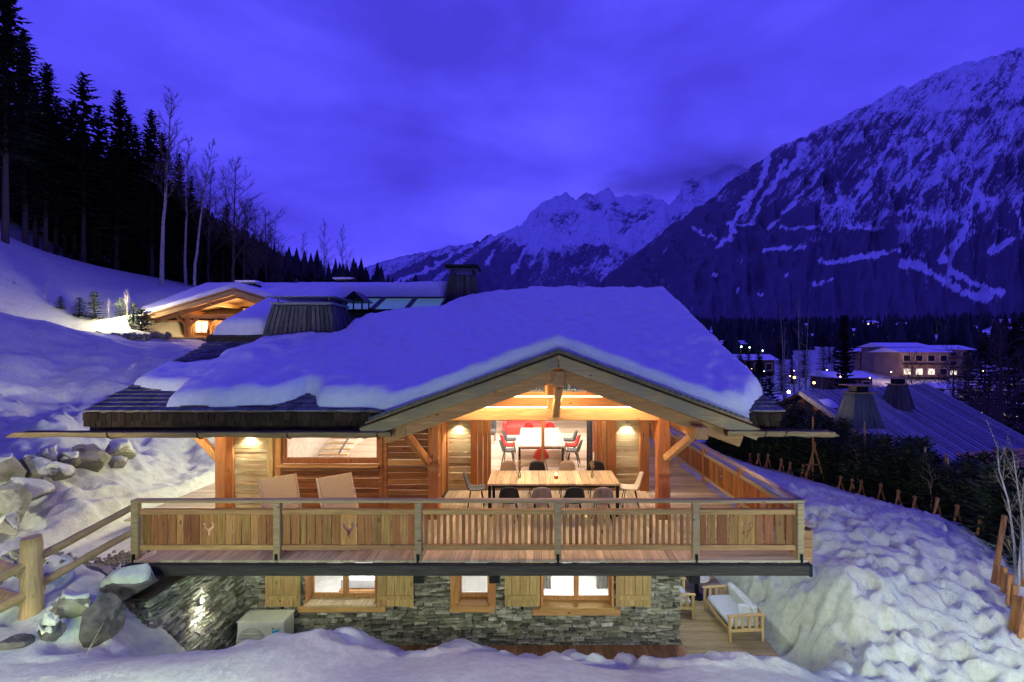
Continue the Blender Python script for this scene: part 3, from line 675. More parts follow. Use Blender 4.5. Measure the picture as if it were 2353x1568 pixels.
upright(wall, -1.675, -1.50, 0, 2.2, YF - .05, W_post, .12); upright(wall, -1.49, -1.36, 0, 2.2, YF - .01, W_frame, .10); upright(wall, -1.35, -1.24, 0, 2.2, YF + .03, W_slatd, .1)
upright(wall, 1.70, 1.80, 0, 2.2, YF + .03, W_slatd, .1); upright(wall, 1.81, 1.93, 0, 2.2, YF - .01, W_frame, .1); upright(wall, 1.94, 2.19, 0, 2.2, YF - .05, W_post, .12)
upright(wall, 2.82, 3.06, 0, 2.35, YF - .05, W_post, .2)
add('header', cbox(5.5, .16, .30, W_red, .015), (.33, YF - .03, 2.36), None, wall)
add('transom', cbox(4.6, .12, .06, W_red, .01), (.4, YF - .06, 2.54), None, wall)
hplanks(wall, 1.93, 2.9, 2.53, 2.95, YF + .02, W_old)
hplanks(wall, -2.2, -1.2, 2.53, 2.95, YF + .02, W_old)
upright(wall, .30, .46, 2.56, 3.5, YF - .02, W_frame, .12)
# the big glazed door
door = add('glazed_door', cbox(2.92, .07, .06, W_frame, .01), (.245, YF + .05, .03), None, chalet)
for x in (-1.19, .245, 1.66): add('mullion', cbox(.085 if x < 1 else .06, .08, 2.14, W_frame, .008), (x, YF + .05, 1.13), None, door)
add('door_head', cbox(2.92, .08, .06, W_frame, .008), (.245, YF + .05, 2.17), None, door)
for (a, b_) in ((-1.15, .20), (.29, 1.63)): add('pane', cbox(b_ - a, .012, 2.06, M_glass, .002), ((a + b_) / 2, YF + .06, 1.10), None, door)
gw = add('gable_window', cbox(3.1, .05, .04, W_frame, .008), (.4, YF - .01, 2.59), None, chalet)
for s in (-1, 1):
    V = [(GXC + s * .04 - .06, YF + .03, 2.6), (GXC + s * 2.15, YF + .03, 2.6), (GXC + s * 2.15, YF + .03, 2.72), (GXC + s * .04 - .06, YF + .03, 3.45)]
    add('pane', mesh('pane', V + [(x, y + .012, z) for x, y, z in V], [(0, 1, 2, 3), (7, 6, 5, 4), (0, 4, 5, 1), (1, 5, 6, 2), (2, 6, 7, 3), (3, 7, 4, 0)], M_glass), (0, 0, 0), None, gw)
    for a in (.95, 1.75): add('mullion', cbox(.035, .05, .9 - a * .33, M_black, .005), (GXC + s * a, YF + .02, 2.6 + (.9 - a * .33) / 2), None, gw)
# bookshelf seen through the gable glass
book_mats = [plain('book_%s' % n, c) for n, c in (('red', (.5, .09, .06)), ('blue', (.1, .2, .42)), ('white', (.7, .68, .62)), ('grey', (.35, .36, .4)), ('green', (.12, .28, .2)))]
shelf = empty('bookshelf', (.5, 14.6, 2.4), 'tall shelf of coloured books behind the gable glass', 'bookshelf')
for z in (2.42, 2.86, 3.3): add('shelf_board', cbox(4.6, .34, .035, M_white, .004), (.5, 14.6, z), None, shelf)
x = -1.6; 
while x < 2.7:
    w = R.uniform(.05, .13); h = R.uniform(.27, .38)
    for z in (2.44, 2.88): add('book', cbox(round(w, 2), .24, round(h, 2), R.choice(book_mats), .004), (x + w / 2, 14.55, z + round(h, 2) / 2), None, shelf)
    x += w + .006
# return wall and left wing
vplanks(wall, 10.74, 12.15, 0, 2.3, -2.36, W_slat)
YW = 10.7
wing = empty('wing_wall', (-4.7, YW, 0)); wing.parent = chalet; wing.location = Vector((-4.7, YW, 0)) - WL['chalet']; WL[wing.name] = Vector((-4.7, YW, 0))
upright(wing, -7.16, -7.02, 0, 2.6, YW - .02, W_frame, .12)
hplanks(wing, -7.02, -6.24, 0, 2.6, YW, W_old, hmin=.09, hmax=.16)
upright(wing, -6.23, -6.08, 0, 2.6, YW - .04, W_log, .14); upright(wing, -6.07, -5.92, 0, 2.6, YW - .01, W_frame, .1)
hplanks(wing, -5.91, -3.63, 0, .98, YW, W_brown)
upright(wing, -3.62, -3.53, 0, 2.6, YW - .03, W_brown, .1); upright(wing, -3.51, -3.43, 0, 2.6, YW - .02, W_brown, .1)
hplanks(wing, -3.42, -2.45, 0, 1.03, YW, W_brown); hplanks(wing, -3.42, -2.45, 1.17, 2.6, YW, W_brown)
add('wall_rail', cbox(.97, .07, .13, W_beamx, .01), (-2.935, YW - .03, 1.10), None, wing)
upright(wing, -2.45, -2.36, 0, 2.6, YW - .02, W_brown, .1)
add('window_sill', cbox(2.36, .24, .05, W_beamx, .01), (-4.77, YW - .10, 1.03), None, wing)
add('apron_board', cbox(2.28, .04, .10, W_beamx, .01), (-4.77, YW - .03, .95), None, wing)
ww = add('wing_window', cbox(2.28, .08, .13, W_slatd, .01), (-4.77, YW + .04, 1.13), None, chalet)
for x in (-5.87, -3.66): add('window_frame', cbox(.08, .08, 1.3, W_slatd, .01), (x, YW + .04, 1.85), None, ww)
add('window_frame', cbox(2.28, .08, .08, W_slatd, .01), (-4.77, YW + .04, 2.52), None, ww)
add('pane', cbox(2.14, .012, 1.28, M_glass, .002), (-4.765, YW + .05, 1.84), None, ww)
# closing walls and ceiling of the upper floor (mostly unseen)
shell = MB()
shell.box((-7.1, 17.4, 1.3), (.14, 13.2, 2.7)); shell.box((3.0, 18.2, 1.2), (.14, 11.8, 2.6)); shell.box((-2.0, 24.0, 1.3), (10.2, .14, 2.8))
add('wall', shell.mesh('wall', M_cream), (0, 0, 0), None, chalet)
m = MB(); m.box((-4.72, 11.55, 2.72), (4.6, 1.5, .05)); m.box((-2.05, 18.0, 2.78), (10.0, 11.6, .06) if False else (10.0, 8.6, .06)); 
add('ceiling', m.mesh('ceiling', M_cream), (0, 0, 0), None, chalet)

# ---- interior
floor = add('floor', cbox(10.1, 13.2, .06, M_mortar, .005), (-2.05, 17.35, -.06), None, None)
tag(floor, 'pale plank floor of the lit living room', None, None, 'structure')
y = 10.78; flr_b = {}
while y < 23.9:
    w = .21; add('floor_board', cbox(10.0 if y > 12.35 else 4.6, w - .008, .03, W_floor, .003), (-2.05 if y > 12.35 else -4.72, y + w / 2, -.012), None, floor); y += w
# ---- roof furniture
ch = empty('chimney', (-6.57, 13.4, 3.9)); ch.parent = chalet; ch.location = Vector((-6.57, 13.4, 3.9)) - WL['chalet']; WL[ch.name] = Vector((-6.57, 13.4, 3.9))
def tapered_box(name, parent, cx, cy, w0, d0, w1, d1, z0, z1, mat, n=12, nd=9, bw=None):
    m = MB()
    a, b_ = w0 / 2 - .04, d0 / 2 - .04; c, d = w1 / 2 - .04, d1 / 2 - .04
    V = [(cx - a, cy - b_, z0), (cx + a, cy - b_, z0), (cx + a, cy + b_, z0), (cx - a, cy + b_, z0), (cx - c, cy - d, z1), (cx + c, cy - d, z1), (cx + c, cy + d, z1), (cx - c, cy + d, z1)]
    m.add(V, [(0, 1, 5, 4), (1, 2, 6, 5), (2, 3, 7, 6), (3, 0, 4, 7), (4, 5, 6, 7)])
    body = add(name, m.mesh(name, M_black), (0, 0, 0), None, parent)
    for side in range(4):
        k = n if side % 2 == 0 else nd
        for i in range(k):
            t0 = i / k * 2 - 1 + .012; t1 = (i + 1) / k * 2 - 1 - .012; o = R.uniform(0, .025)
            def P(t, lvl, oo):
                W, D = ((w0, d0), (w1, d1))[lvl]; z = (z0, z1)[lvl] + (R.uniform(-.02, .03) if lvl == 0 else 0)
                if side == 0: return Vector((cx + t * W / 2, cy - D / 2 - oo, z))
                if side == 2: return Vector((cx + t * W / 2, cy + D / 2 + oo, z))
                if side == 1: return Vector((cx + W / 2 + oo, cy + t * D / 2, z))
                return Vector((cx - W / 2 - oo, cy + t * D / 2, z))
            V = [P(t0, 0, o), P(t1, 0, o), P(t1, 1, o), P(t0, 1, o), P(t0, 0, o - .035), P(t1, 0, o - .035), P(t1, 1, o - .035), P(t0, 1, o - .035)]
            mm = mesh('cladding_board', V, [(0, 1, 2, 3), (7, 6, 5, 4), (0, 4, 5, 1), (1, 5, 6, 2), (2, 6, 7, 3), (3, 7, 4, 0)], mat)
            add('cladding_board', fix_normals(mm), (0, 0, 0), None, parent)
    return body
W_clad = wood('chimney_cladding', (.03, .03, .034), (.14, .13, .14), 'z', .35, knots=False, rough=.8)
tapered_box('chimney_core', ch, -6.57, 13.45, 2.18, 1.5, 1.68, 1.15, 3.86, 5.0, W_clad, 15, 9)
add('chimney_rim', cbox(1.74, 1.2, .08, M_zinc, .01), (-6.57, 13.45, 5.06), None, ch)
for x in (-7.3, -5.84):
    for yy in (13.0, 13.9): add('cap_post', cbox(.03, .03, .22, M_steel, .004), (x, yy, 5.16), None, ch)
add('chimney_cap', cbox(1.95, 1.25, .03, M_zinc, .006), (-6.57, 13.45, 5.25), None, ch)
m = MB(); V = [(-6.1, 14.4, 5.30), (-5.35, 14.4, 5.30), (-5.7, 14.4, 5.62), (-6.1, 15.2, 5.30), (-5.35, 15.2, 5.30), (-5.7, 15.2, 5.62)]
m.add(V, [(0, 1, 2), (5, 4, 3), (0, 3, 4, 1), (1, 4, 5, 2), (2, 5, 3, 0)])
for (x, yy) in ((-5.98, 14.5), (-5.47, 14.5), (-5.98, 15.1), (-5.47, 15.1)): m.box((x, yy, 5.0), (.04, .04, .7))
add('vent_cowl', m.mesh('vent_cowl', M_black), (0, 0, 0), None, ch)
ch2 = empty('chimney', (-2.62, 17.0, 5.6)); ch2.parent = chalet; ch2.location = Vector((-2.62, 17.0, 5.6)) - WL['chalet']; WL[ch2.name] = Vector((-2.62, 17.0, 5.6))
tapered_box('chimney_core', ch2, -2.62, 17.0, 1.22, 1.1, .9, .85, 5.5, 6.5, W_clad, 9, 7)
add('chimney_cap', cbox(1.2, 1.1, .10, W_dark, .01), (-2.62, 17.0, 6.80), None, ch2); add('cap_rim', cbox(1.12, 1.0, .03, M_steel, .006), (-2.62, 17.0, 6.70), None, ch2)
for x in (-3.0, -2.24):
    for yy in (16.7, 17.3): add('cap_post', cbox(.05, .05, .22, M_black, .004), (x, yy, 6.6), None, ch2)
# skylights
M_sky = mat_base('skylight_glass', .08, .8)[0]; _b = M_sky.node_tree.nodes['Principled BSDF']; _b.inputs['Base Color'].default_value = (.10, .13, .15, 1); _b.inputs['Emission Color'].default_value = (.14, .34, .50, 1); _b.inputs['Emission Strength'].default_value = .22  # glow in the pane stands in for the lit room below
for i in range(3):
    x0 = -6.45 + i * 1.13; y0, y1 = 14.95, 16.35
    p = lambda x, y, o=0: (x, y, ZE + TP * (y - YE) + .16 + o)
    sk = empty('skylight', p(x0 + .52, (y0 + y1) / 2)); sk.parent = chalet; sk.location = Vector(sk.location) - WL['chalet']; WL[sk.name] = Vector(p(x0 + .52, (y0 + y1) / 2))
    beam('skylight_frame', p(x0, y0), p(x0, y1), .09, .14, M_black, sk); beam('skylight_frame', p(x0 + 1.06, y0), p(x0 + 1.06, y1), .09, .14, M_black, sk)
    beam('skylight_frame', p(x0 + .05, y0 + .03), p(x0 + 1.01, y0 + .03), .08, .13, M_black, sk); beam('skylight_frame', p(x0 + .05, y1 - .03), p(x0 + 1.01, y1 - .03), .08, .14, M_black, sk)
    V = [p(x0 + .05, y0 + .06, .03), p(x0 + 1.01, y0 + .06, .03), p(x0 + 1.01, y1 - .06, .03), p(x0 + .05, y1 - .06, .03)]
    add('skylight_pane', mesh('skylight_pane', V + [(a, b_, c - .02) for a, b_, c in V], [(0, 1, 2, 3), (7, 6, 5, 4), (0, 4, 5, 1), (1, 5, 6, 2), (2, 6, 7, 3), (3, 7, 4, 0)], M_sky), (0, 0, 0), None, sk)

# ================================================================ STONE BASEMENT
def stone_mesh(w, h, d=.06):
    j = lambda a: R.uniform(-a, a); V = []
    for (lv, ins) in ((-.05, 0), (d * .55, 0.0), (d, .22)):
        for (sx, sz) in ((-1, -1), (1, -1), (1, 1), (-1, 1)):
            V.append((sx * (w / 2 - ins * min(w, h) * .7) + j(.02 if lv > 0 else .005), -lv + (j(.02) if lv > 0 else 0), sz * (h / 2 - ins * h * .8) + j(min(.018, h * .2) if lv > 0 else .004)))
    F = [(8, 9, 10, 11)]
    for a in (0, 4):
        for k in range(4): F.append((a + k, a + (k + 1) % 4, a + 4 + (k + 1) % 4, a + 4 + k))
    return V, F
def stone_field(parent, L, z0, z1, place, holes=(), n_parts=300, hr=(.04, .09), wr=(.10, .36), mat=None):
    """dry-laid courses over a face of length L; place(u, z) -> point; stones hidden behind openings are left out"""
    st = []; z = z0
    while z < z1:
        h = R.uniform(*hr) * R.choice((.7, 1, 1, 1.25)); u = R.uniform(-.3, 0)
        while u < L:
            w = R.uniform(*wr) if R.random() > .2 else R.uniform(wr[0], wr[0] * 1.6)
            hh = h * R.uniform(.72, 1.0)
            a, b_ = max(u, 0), min(u + w, L)
            for (h0, h1, g0, g1) in holes:
                if z + h > g0 and z < g1:
                    if a < h0 < b_: b_ = h0
                    elif a < h1 < b_: a = h1
                    elif a >= h0 and b_ <= h1: a = b_ = 0
            if b_ - a > .03: st.append((a, b_, z, hh))
            u += w + .008
        z += h + .004
    seen = sorted(range(len(st)), key=lambda i: (0 if st[i][2] < -1.0 else 1, -(st[i][1] - st[i][0]) * st[i][3]))
    top = set(seen[:n_parts]); rest = MB()
    for i, (a, b_, z, h) in enumerate(st):
        V, F = stone_mesh(b_ - a - .006, h); p, M = place((a + b_) / 2, z + h / 2 + R.uniform(-.012, .012) + .07 * float(fbm(np.array([(a + b_) * .45]), np.array([z * 1.1]), 2, 33)[0]))
        M = M @ Matrix.Rotation(R.uniform(-.07, .07), 3, 'Y'); V = [M @ Vector(v) for v in V]
        if i in top: add('stone', mesh('stone', V, F, mat or M_stone), p, None, parent)
        else: rest.add([v + Vector(p) for v in V], F)
    o = add('small_stones', rest.mesh('small_stones', mat or M_stone), (0, 0, 0), None, parent); o['kind'] = 'stuff'
YB = 10.1; X0B, X1B = -6.43, 3.24
OPEN = [(-5.04, -3.456, -1.90, -.62), (-1.70, -.97, -1.90, -.62), (.154, 1.763, -1.97, -.62)]
m = MB()                                             # core of the wall, with its real openings
xs = [X0B] + [v for o in OPEN for v in o[:2]] + [X1B]
for i in range(0, len(xs), 2): m.box(((xs[i] + xs[i + 1]) / 2, YB + .17, -1.65), (xs[i + 1] - xs[i], .28, 2.7))
for o in OPEN: m.box(((o[0] + o[1]) / 2, YB + .17, (o[2] - 3.0) / 2), (o[1] - o[0], .28, o[2] + 3.0)); m.box(((o[0] + o[1]) / 2, YB + .17, (o[3] - .3) / 2), (o[1] - o[0], .28, -.3 - o[3]))
m.box((X1B - .14, 15.3, -1.65), (.28, 10, 2.7))
base = add('stone_wall', m.mesh('stone_wall', M_mortar), (0, YB + .17, -1.65) if False else (0, 0, 0), None, chalet)
I3 = Matrix.Identity(3)
stone_field(base, X1B - X0B, -2.95, -.36, lambda u, z: ((X0B + u, YB + .01, z), I3), [(o[0] - X0B, o[1] - X0B, o[2], o[3]) for o in OPEN])
# retaining wall at the left end of the terrace
rw = empty('retaining_wall', (-6.7, 8.9, -2.9), 'low dark slab-topped stone retaining wall beside the air conditioner', 'wall')
m = MB(); m.box((-6.80, 8.86, -1.75), (.66, 2.46, 2.5)); add('wall_core', m.mesh('wall_core', M_mortar), (0, 0, 0), None, rw)
RZ = Matrix.Rotation(PI / 2, 3, 'Z')
face = empty('stone_face', (-6.43, 8.85, -1.7)); face.parent = rw; face.location = Vector((-6.43, 8.85, -1.7)) - WL[rw.name]; WL[face.name] = Vector((-6.43, 8.85, -1.7))
stone_field(face, 2.5, -2.95, -.46, lambda u, z: ((-6.45, 7.6 + u, z), RZ), (), 295, (.045, .09), (.10, .30))
end = empty('end_face', (-6.8, 7.6, -1.7)); end.parent = rw; end.location = Vector((-6.8, 7.6, -1.7)) - WL[rw.name]; WL[end.name] = Vector((-6.8, 7.6, -1.7))
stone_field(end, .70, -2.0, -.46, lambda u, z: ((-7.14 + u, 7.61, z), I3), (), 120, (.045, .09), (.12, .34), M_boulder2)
for i in range(5): add('cap_board', cbox(.165, 2.7, .05, W_dark, .006), (-7.16 + i * .172, 8.87, -.415), None, rw)
# windows of the basement
M_curt = plain('white_curtain', (.8, .8, .82), .9)
def low_window(name, x0, x1, z0, z1, panes, mat=W_frame, fw=.07, recess=.2):
    y = YB + recess
    w = add(name, cbox(x1 - x0, .07, .08, mat, .008), ((x0 + x1) / 2, y, z0 + .10), None, chalet)
    add('window_frame', cbox(x1 - x0, .07, .08, mat, .008), ((x0 + x1) / 2, y, z1 - .04), None, w)
    for x in (x0 + fw / 2, x1 - fw / 2): add('window_frame', cbox(fw, .07, z1 - z0 - .2, mat, .008), (x, y, (z0 + z1) / 2 + .03), None, w)
    n = panes; pw = (x1 - x0 - 2 * fw) / n
    for i in range(1, n): add('mullion', cbox(.11, .08, z1 - z0 - .2, mat, .008), (x0 + fw + i * pw, y, (z0 + z1) / 2 + .03), None, w)
    for i in range(n): add('pane', cbox(pw - .02, .01, z1 - z0 - .18, M_glass, .002), (x0 + fw + (i + .5) * pw, y + .01, (z0 + z1) / 2 + .03), None, w)
    return w
w1 = low_window('window', *OPEN[0], 2); w2 = low_window('window', *OPEN[1], 1); w3 = low_window('window', *OPEN[2], 2)
for (w, o, e) in ((w1, OPEN[0], .0), (w2, OPEN[1], .16), (w3, OPEN[2], .0)):
    add('sill', cbox(o[1] - o[0] + .01, .34, .05, W_tab if w is w1 else W_beamx, .01), ((o[0] + o[1]) / 2, YB + .02, o[2] + .03), None, w)
    add('sill_beam', cbox(o[1] - o[0] + (.34 if w is not w2 else .26), .12, .13, W_beamx, .015), ((o[0] + o[1]) / 2 + (.03 if w is w1 else -.02), YB - .06, o[2] - .065), None, w)
    for x, s in ((o[0], 1), (o[1], -1)):
        add('reveal_board', cbox(.05, .26, o[3] - o[2], W_red, .008), (x + s * .025, YB + .05, (o[2] + o[3]) / 2), None, w)
        if e: add('casing', cbox(.15, .06, o[3] - o[2] + .1, W_frame, .01), (x - s * .06, YB - .07, (o[2] + o[3]) / 2), None, w)
def shutter(x0, x1, flip):
    z0, z1 = -1.90, -.62; y = YB - .10
    s = empty('shutter', ((x0 + x1) / 2, y, z0)); s.parent = chalet; s.location = Vector(s.location) - WL['chalet']; WL[s.name] = Vector(((x0 + x1) / 2, y, z0))
    ws = [R.uniform(.16, .26) for _ in range(4)]; k = (x1 - x0) / sum(ws); x = x0
    for w in ws:
        w *= k; add('shutter_board', cbox(round(w - .006, 3), .035, z1 - z0, W_shut, .006), (x + w / 2, y + R.uniform(-.004, .004), (z0 + z1) / 2 + R.uniform(-.01, .01)), None, s); x += w
    add('batten', cbox(x1 - x0 - .12, .03, .09, W_shut, .01), ((x0 + x1) / 2, y - .035, z0 + .21), None, s)
    mm = MB(); cx = (x0 + x1) / 2 + .03 * flip
    mm.tube([(cx - .09, y - .03, z0 + .86), (cx - .05, y - .055, z0 + .83), (cx + .05, y - .055, z0 + .83), (cx + .09, y - .03, z0 + .86)], .012, 5)
    add('handle', mm.mesh('handle', M_black), (0, 0, 0), None, s)
    add('catch', cbox(.05, .05, .04, M_black, .004), ((x0 + x1) / 2, y - .02, z0 - .02), None, s)
shutter(-5.90, -5.12, 1); shutter(-3.44, -2.64, -1); shutter(-.64, .14, 1); shutter(1.80, 2.58, -1)
# rooms behind the small windows
rooms = MB()
for (x0, x1) in ((-6.1, -2.4), (-2.2, -.6), (-.4, 3.0)):
    rooms.box(((x0 + x1) / 2, 13.2, -1.6), (x1 - x0, .05, 2.4)); rooms.box((x0, 11.8, -1.6), (.05, 2.8, 2.4)); rooms.box((x1, 11.8, -1.6), (.05, 2.8, 2.4)); rooms.box(((x0 + x1) / 2, 11.8, -.42), (x1 - x0, 2.8, .05)); rooms.box(((x0 + x1) / 2, 11.8, -2.8), (x1 - x0, 2.8, .05))
add('basement_rooms', rooms.mesh('basement_rooms', M_white), (0, 0, 0), None, chalet)
def drape(name, x0, x1, z0, z1, y, mat, label, folds=9, slant=0, parent=None):
    n = folds * 6; V = []; F = []
    for i in range(n + 1):
        t = i / n; yy = y + .035 * math.sin(t * folds * 2 * PI)
        V += [(x0 + (x1 - x0) * t, yy, z0), (x0 + (x1 - x0) * (t if not slant else t * .35 + (.65 if slant > 0 else 0)) , yy, z1)]
        V += [(V[-2][0], yy + .01, z0), (V[-1][0], yy + .01, z1)]
    for i in range(n): a = i * 4; F += [(a, a + 4, a + 5, a + 1), (a + 3, a + 7, a + 6, a + 2)]
    o = add(name, mesh(name, V, F, mat, True), (0, 0, 0), None, parent)
    if label: tag(o, label, 'curtain')
    return o
drape('curtain', .2, .40, -1.8, -.6, 10.55, M_curt, 'white curtain drawn aside in the wide basement window, next to its shutter', 3)
drape('curtain', 1.45, 1.78, -1.8, -.6, 10.55, M_curt, 'white tied-back curtain slanting across the wide basement window', 4)
slats = MB()
bl = empty('window_blind', (-1.33, 10.45, -1.2), 'white slatted blind in the narrow basement window', 'blind')
me_s = cbox(.56, .035, .006, M_white, .001)
for k in range(26): add('slat', me_s, (-1.33, 10.46, -1.78 + k * .045), Euler((.5, 0, 0)), bl)
# bed and mirror-like furniture hints inside the first room
bed = empty('bed', (-4.2, 12.4, -2.78), 'white made bed inside the left basement room', 'bed')
add('mattress', cbox(1.6, 1.3, .30, M_curt, .05), (-4.2, 12.4, -2.3), None, bed); add('bed_base', cbox(1.65, 1.35, .34, W_frame, .02), (-4.2, 12.4, -2.61), None, bed); add('headboard', cbox(1.8, .08, 1.1, W_floor, .02), (-4.2, 13.1, -2.2), None, bed)

# ================================================================ DECK
deck = empty('balcony_deck', (0, 10, -.2), 'wide plank balcony deck running round the lit facade', 'deck')
x = -7.1
while x < 2.93:
    y1 = 12.12 if -2.3 < x else 10.66
    w = .142; add('board', cbox(w - .006, round(y1 - 8.06, 3), .04, W_deck, .004), (x + w / 2, (8.06 + y1) / 2, -.02), None, deck); x += w
y = 8.06
while y < 21.5:
    w = .142; x0 = 2.955 if y < 12.2 else 3.08
    add('board', cbox(round(4.86 - x0, 3), w - .006, .04, W_deckx, .004), ((4.86 + x0) / 2, y + w / 2, -.02), None, deck); y += w
y = 10.0
while y < 17.5:
    w = .142; add('board', cbox(1.9, w - .006, .04, W_deckx, .004), (-8.06, y + w / 2, -.02), None, deck); y += w
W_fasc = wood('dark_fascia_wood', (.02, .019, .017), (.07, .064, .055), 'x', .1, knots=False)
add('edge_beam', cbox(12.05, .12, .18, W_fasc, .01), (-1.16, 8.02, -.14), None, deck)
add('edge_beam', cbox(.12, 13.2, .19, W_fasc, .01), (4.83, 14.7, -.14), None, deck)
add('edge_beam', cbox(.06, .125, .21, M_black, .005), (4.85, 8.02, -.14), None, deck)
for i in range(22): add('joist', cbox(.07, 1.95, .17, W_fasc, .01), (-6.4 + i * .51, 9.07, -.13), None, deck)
for x in (-2.05, -.70, 2.87): add('steel_beam', cbox(.19, 2.0, .2, M_black, .01), (x, 9.1, -.335), None, deck)
for x in (-1.85, 2.55): beam('strut', (x, 9.98, -1.0), (x, 9.0, -.30), .16, .15, W_beamy, deck)
for x in (2.95,): beam('strut', (x, 9.98, -.95), (x - .0, 9.2, -.30), .14, .14, W_beamy, deck)
# ================================================================ RAILINGS
ANT = [(0,.42),(-.16,.50),(-.27,.62),(-.30,.74),(-.20,.70),(-.16,.78),(-.27,.86),(-.34,.96),(-.40,1.0),(-.50,.86),(-.52,.70),(-.46,.52),(-.34,.38),(-.20,.28),(-.13,.20),(-.14,.06),(-.08,-.10),(0,-.24)]
ANT = ANT + [(-x, z) for x, z in ANT[::-1][1:-1]]
def cut_board(w, h, th, mat, name='panel_board'):
    cu = bpy.data.curves.new('cut', 'CURVE'); cu.dimensions = '2D'; cu.fill_mode = 'BOTH'; cu.extrude = th / 2
    for pts in ([(-w / 2, -h / 2), (w / 2, -h / 2), (w / 2, h / 2), (-w / 2, h / 2)], [(x * .20, (z - .4) * .245) for x, z in ANT]):
        sp = cu.splines.new('POLY'); sp.points.add(len(pts) - 1); sp.use_cyclic_u = True
        for p, q in zip(sp.points, pts): p.co = (q[0], q[1], 0, 1)
    ob = bpy.data.objects.new('cut', cu); COL.objects.link(ob); dg = bpy.context.evaluated_depsgraph_get()
    me = bpy.data.meshes.new_from_object(ob.evaluated_get(dg)); me = me.copy(); bpy.data.objects.remove(ob); bpy.data.curves.remove(cu)
    me.transform(Matrix.Rotation(PI / 2, 4, 'X')); me.materials.clear(); me.materials.append(mat); me.name = name
    return me
def railing(root, p0, ux, length, posts, kinds, mats, face=0):
    """built along the direction ux ('x' or 'y') from p0"""
    along = ux == 'x'
    rotz = 0 if along else PI / 2
    def P(u, z, o=0): return (p0[0] + u, p0[1] + o, z) if along else (p0[0] + o, p0[1] + u, z)
    rot = None if along else Euler((0, 0, PI / 2))
    m_top, m_sl, m_sl2, m_post = mats
    add('handrail', cbox(length + .16, .15, .05, m_top, .008), P(length / 2, 1.025), rot, root)
    for i, u in enumerate(posts):
        add('post', cbox(.125, .10, 1.18, m_post, .01), P(u, .41, -.04 if along else .0), rot, root)
        if along: add('post_bracket', cbox(.05, .02, .17, M_black, .003), P(u, .02, -.10), rot, root)
    for i in range(len(posts) - 1):
        a, b_ = posts[i] + .065, posts[i + 1] - .065; L = b_ - a
        add('rail', cbox(L, .09, .09, m_top if not along else W_beamx, .008), P((a + b_) / 2, .83), rot, root)
        add('rail', cbox(L, .09, .09, m_top if not along else W_beamx, .008), P((a + b_) / 2, .195), rot, root)
        k = kinds[i]; z0, z1 = .24, .785; h = z1 - z0; zc_ = (z0 + z1) / 2
        if k == 'bars':
            n = round(L / .112); w = .058
            for j in range(n): add('baluster', cbox(w, .03, h, m_sl, .006), P(a + (j + .5) * L / n, zc_), rot, root)
        else:
            bw = .30; c0 = (a + b_) / 2 - bw / 2; c1 = c0 + bw
            add('panel_board', cut_board(bw, h, .028, m_sl), P((c0 + c1) / 2, zc_, R.uniform(-.004, .004)), rot, root)
            for (s, e) in ((a, c0), (c1, b_)):
                gap = .018 if k == 'tight' else .03
                n = max(2, round((e - s) / (.145 if k == 'tight' else .19))); ww = [R.uniform(.8, 1.25) for _ in range(n)]; kk = (e - s) / sum(ww); u = s
                for w in ww:
                    w *= kk; add('panel_board', cbox(round(w - gap, 3), .028, h, m_sl if R.random() < .62 else m_sl2, .005), P(u + w / 2, zc_ + R.uniform(-.004, .004), R.uniform(-.005, .005)), rot, root); u += w
rl = empty('balcony_railing', (-1.2, 8.17, 0), 'front wooden balcony railing with three deer head cut-outs', 'railing')
railing(rl, (-7.1, 8.17, 0), 'x', 11.85, [0, 2.53, 5.045, 7.53, 9.987, 11.85], ['tight', 'tight', 'bars', 'bars', 'loose'], (W_rail, W_slat, W_slatd, W_rail))
rl2 = empty('balcony_railing', (4.75, 14, 0), 'side wooden balcony railing running back along the snowy road', 'railing')
railing(rl2, (4.78, 8.24, 0), 'y', 12.4, [.12, 2.3, 4.5, 6.75, 8.95, 11.2, 12.4], ['tight'] * 6, (W_raily, W_slat, W_slatd, W_frame))
# box steps beside the corner
bx_ = empty('timber_box', (5.3, 9.6, -.6), 'plank box standing in the snow outside the balcony corner', 'box')
for i in range(4): add('board', cbox(.62, .04, .17, W_beamx, .008), (5.33, 9.25, -.55 + i * .178), None, bx_)
for i in range(4): add('board', cbox(.04, 1.3, .17, W_beamy, .008), (5.66, 9.92, -.55 + i * .178), None, bx_)
for i in range(4): add('lid_board', cbox(.17, 1.36, .035, W_deck, .005), (5.1 + i * .175, 9.92, .16), None, bx_)

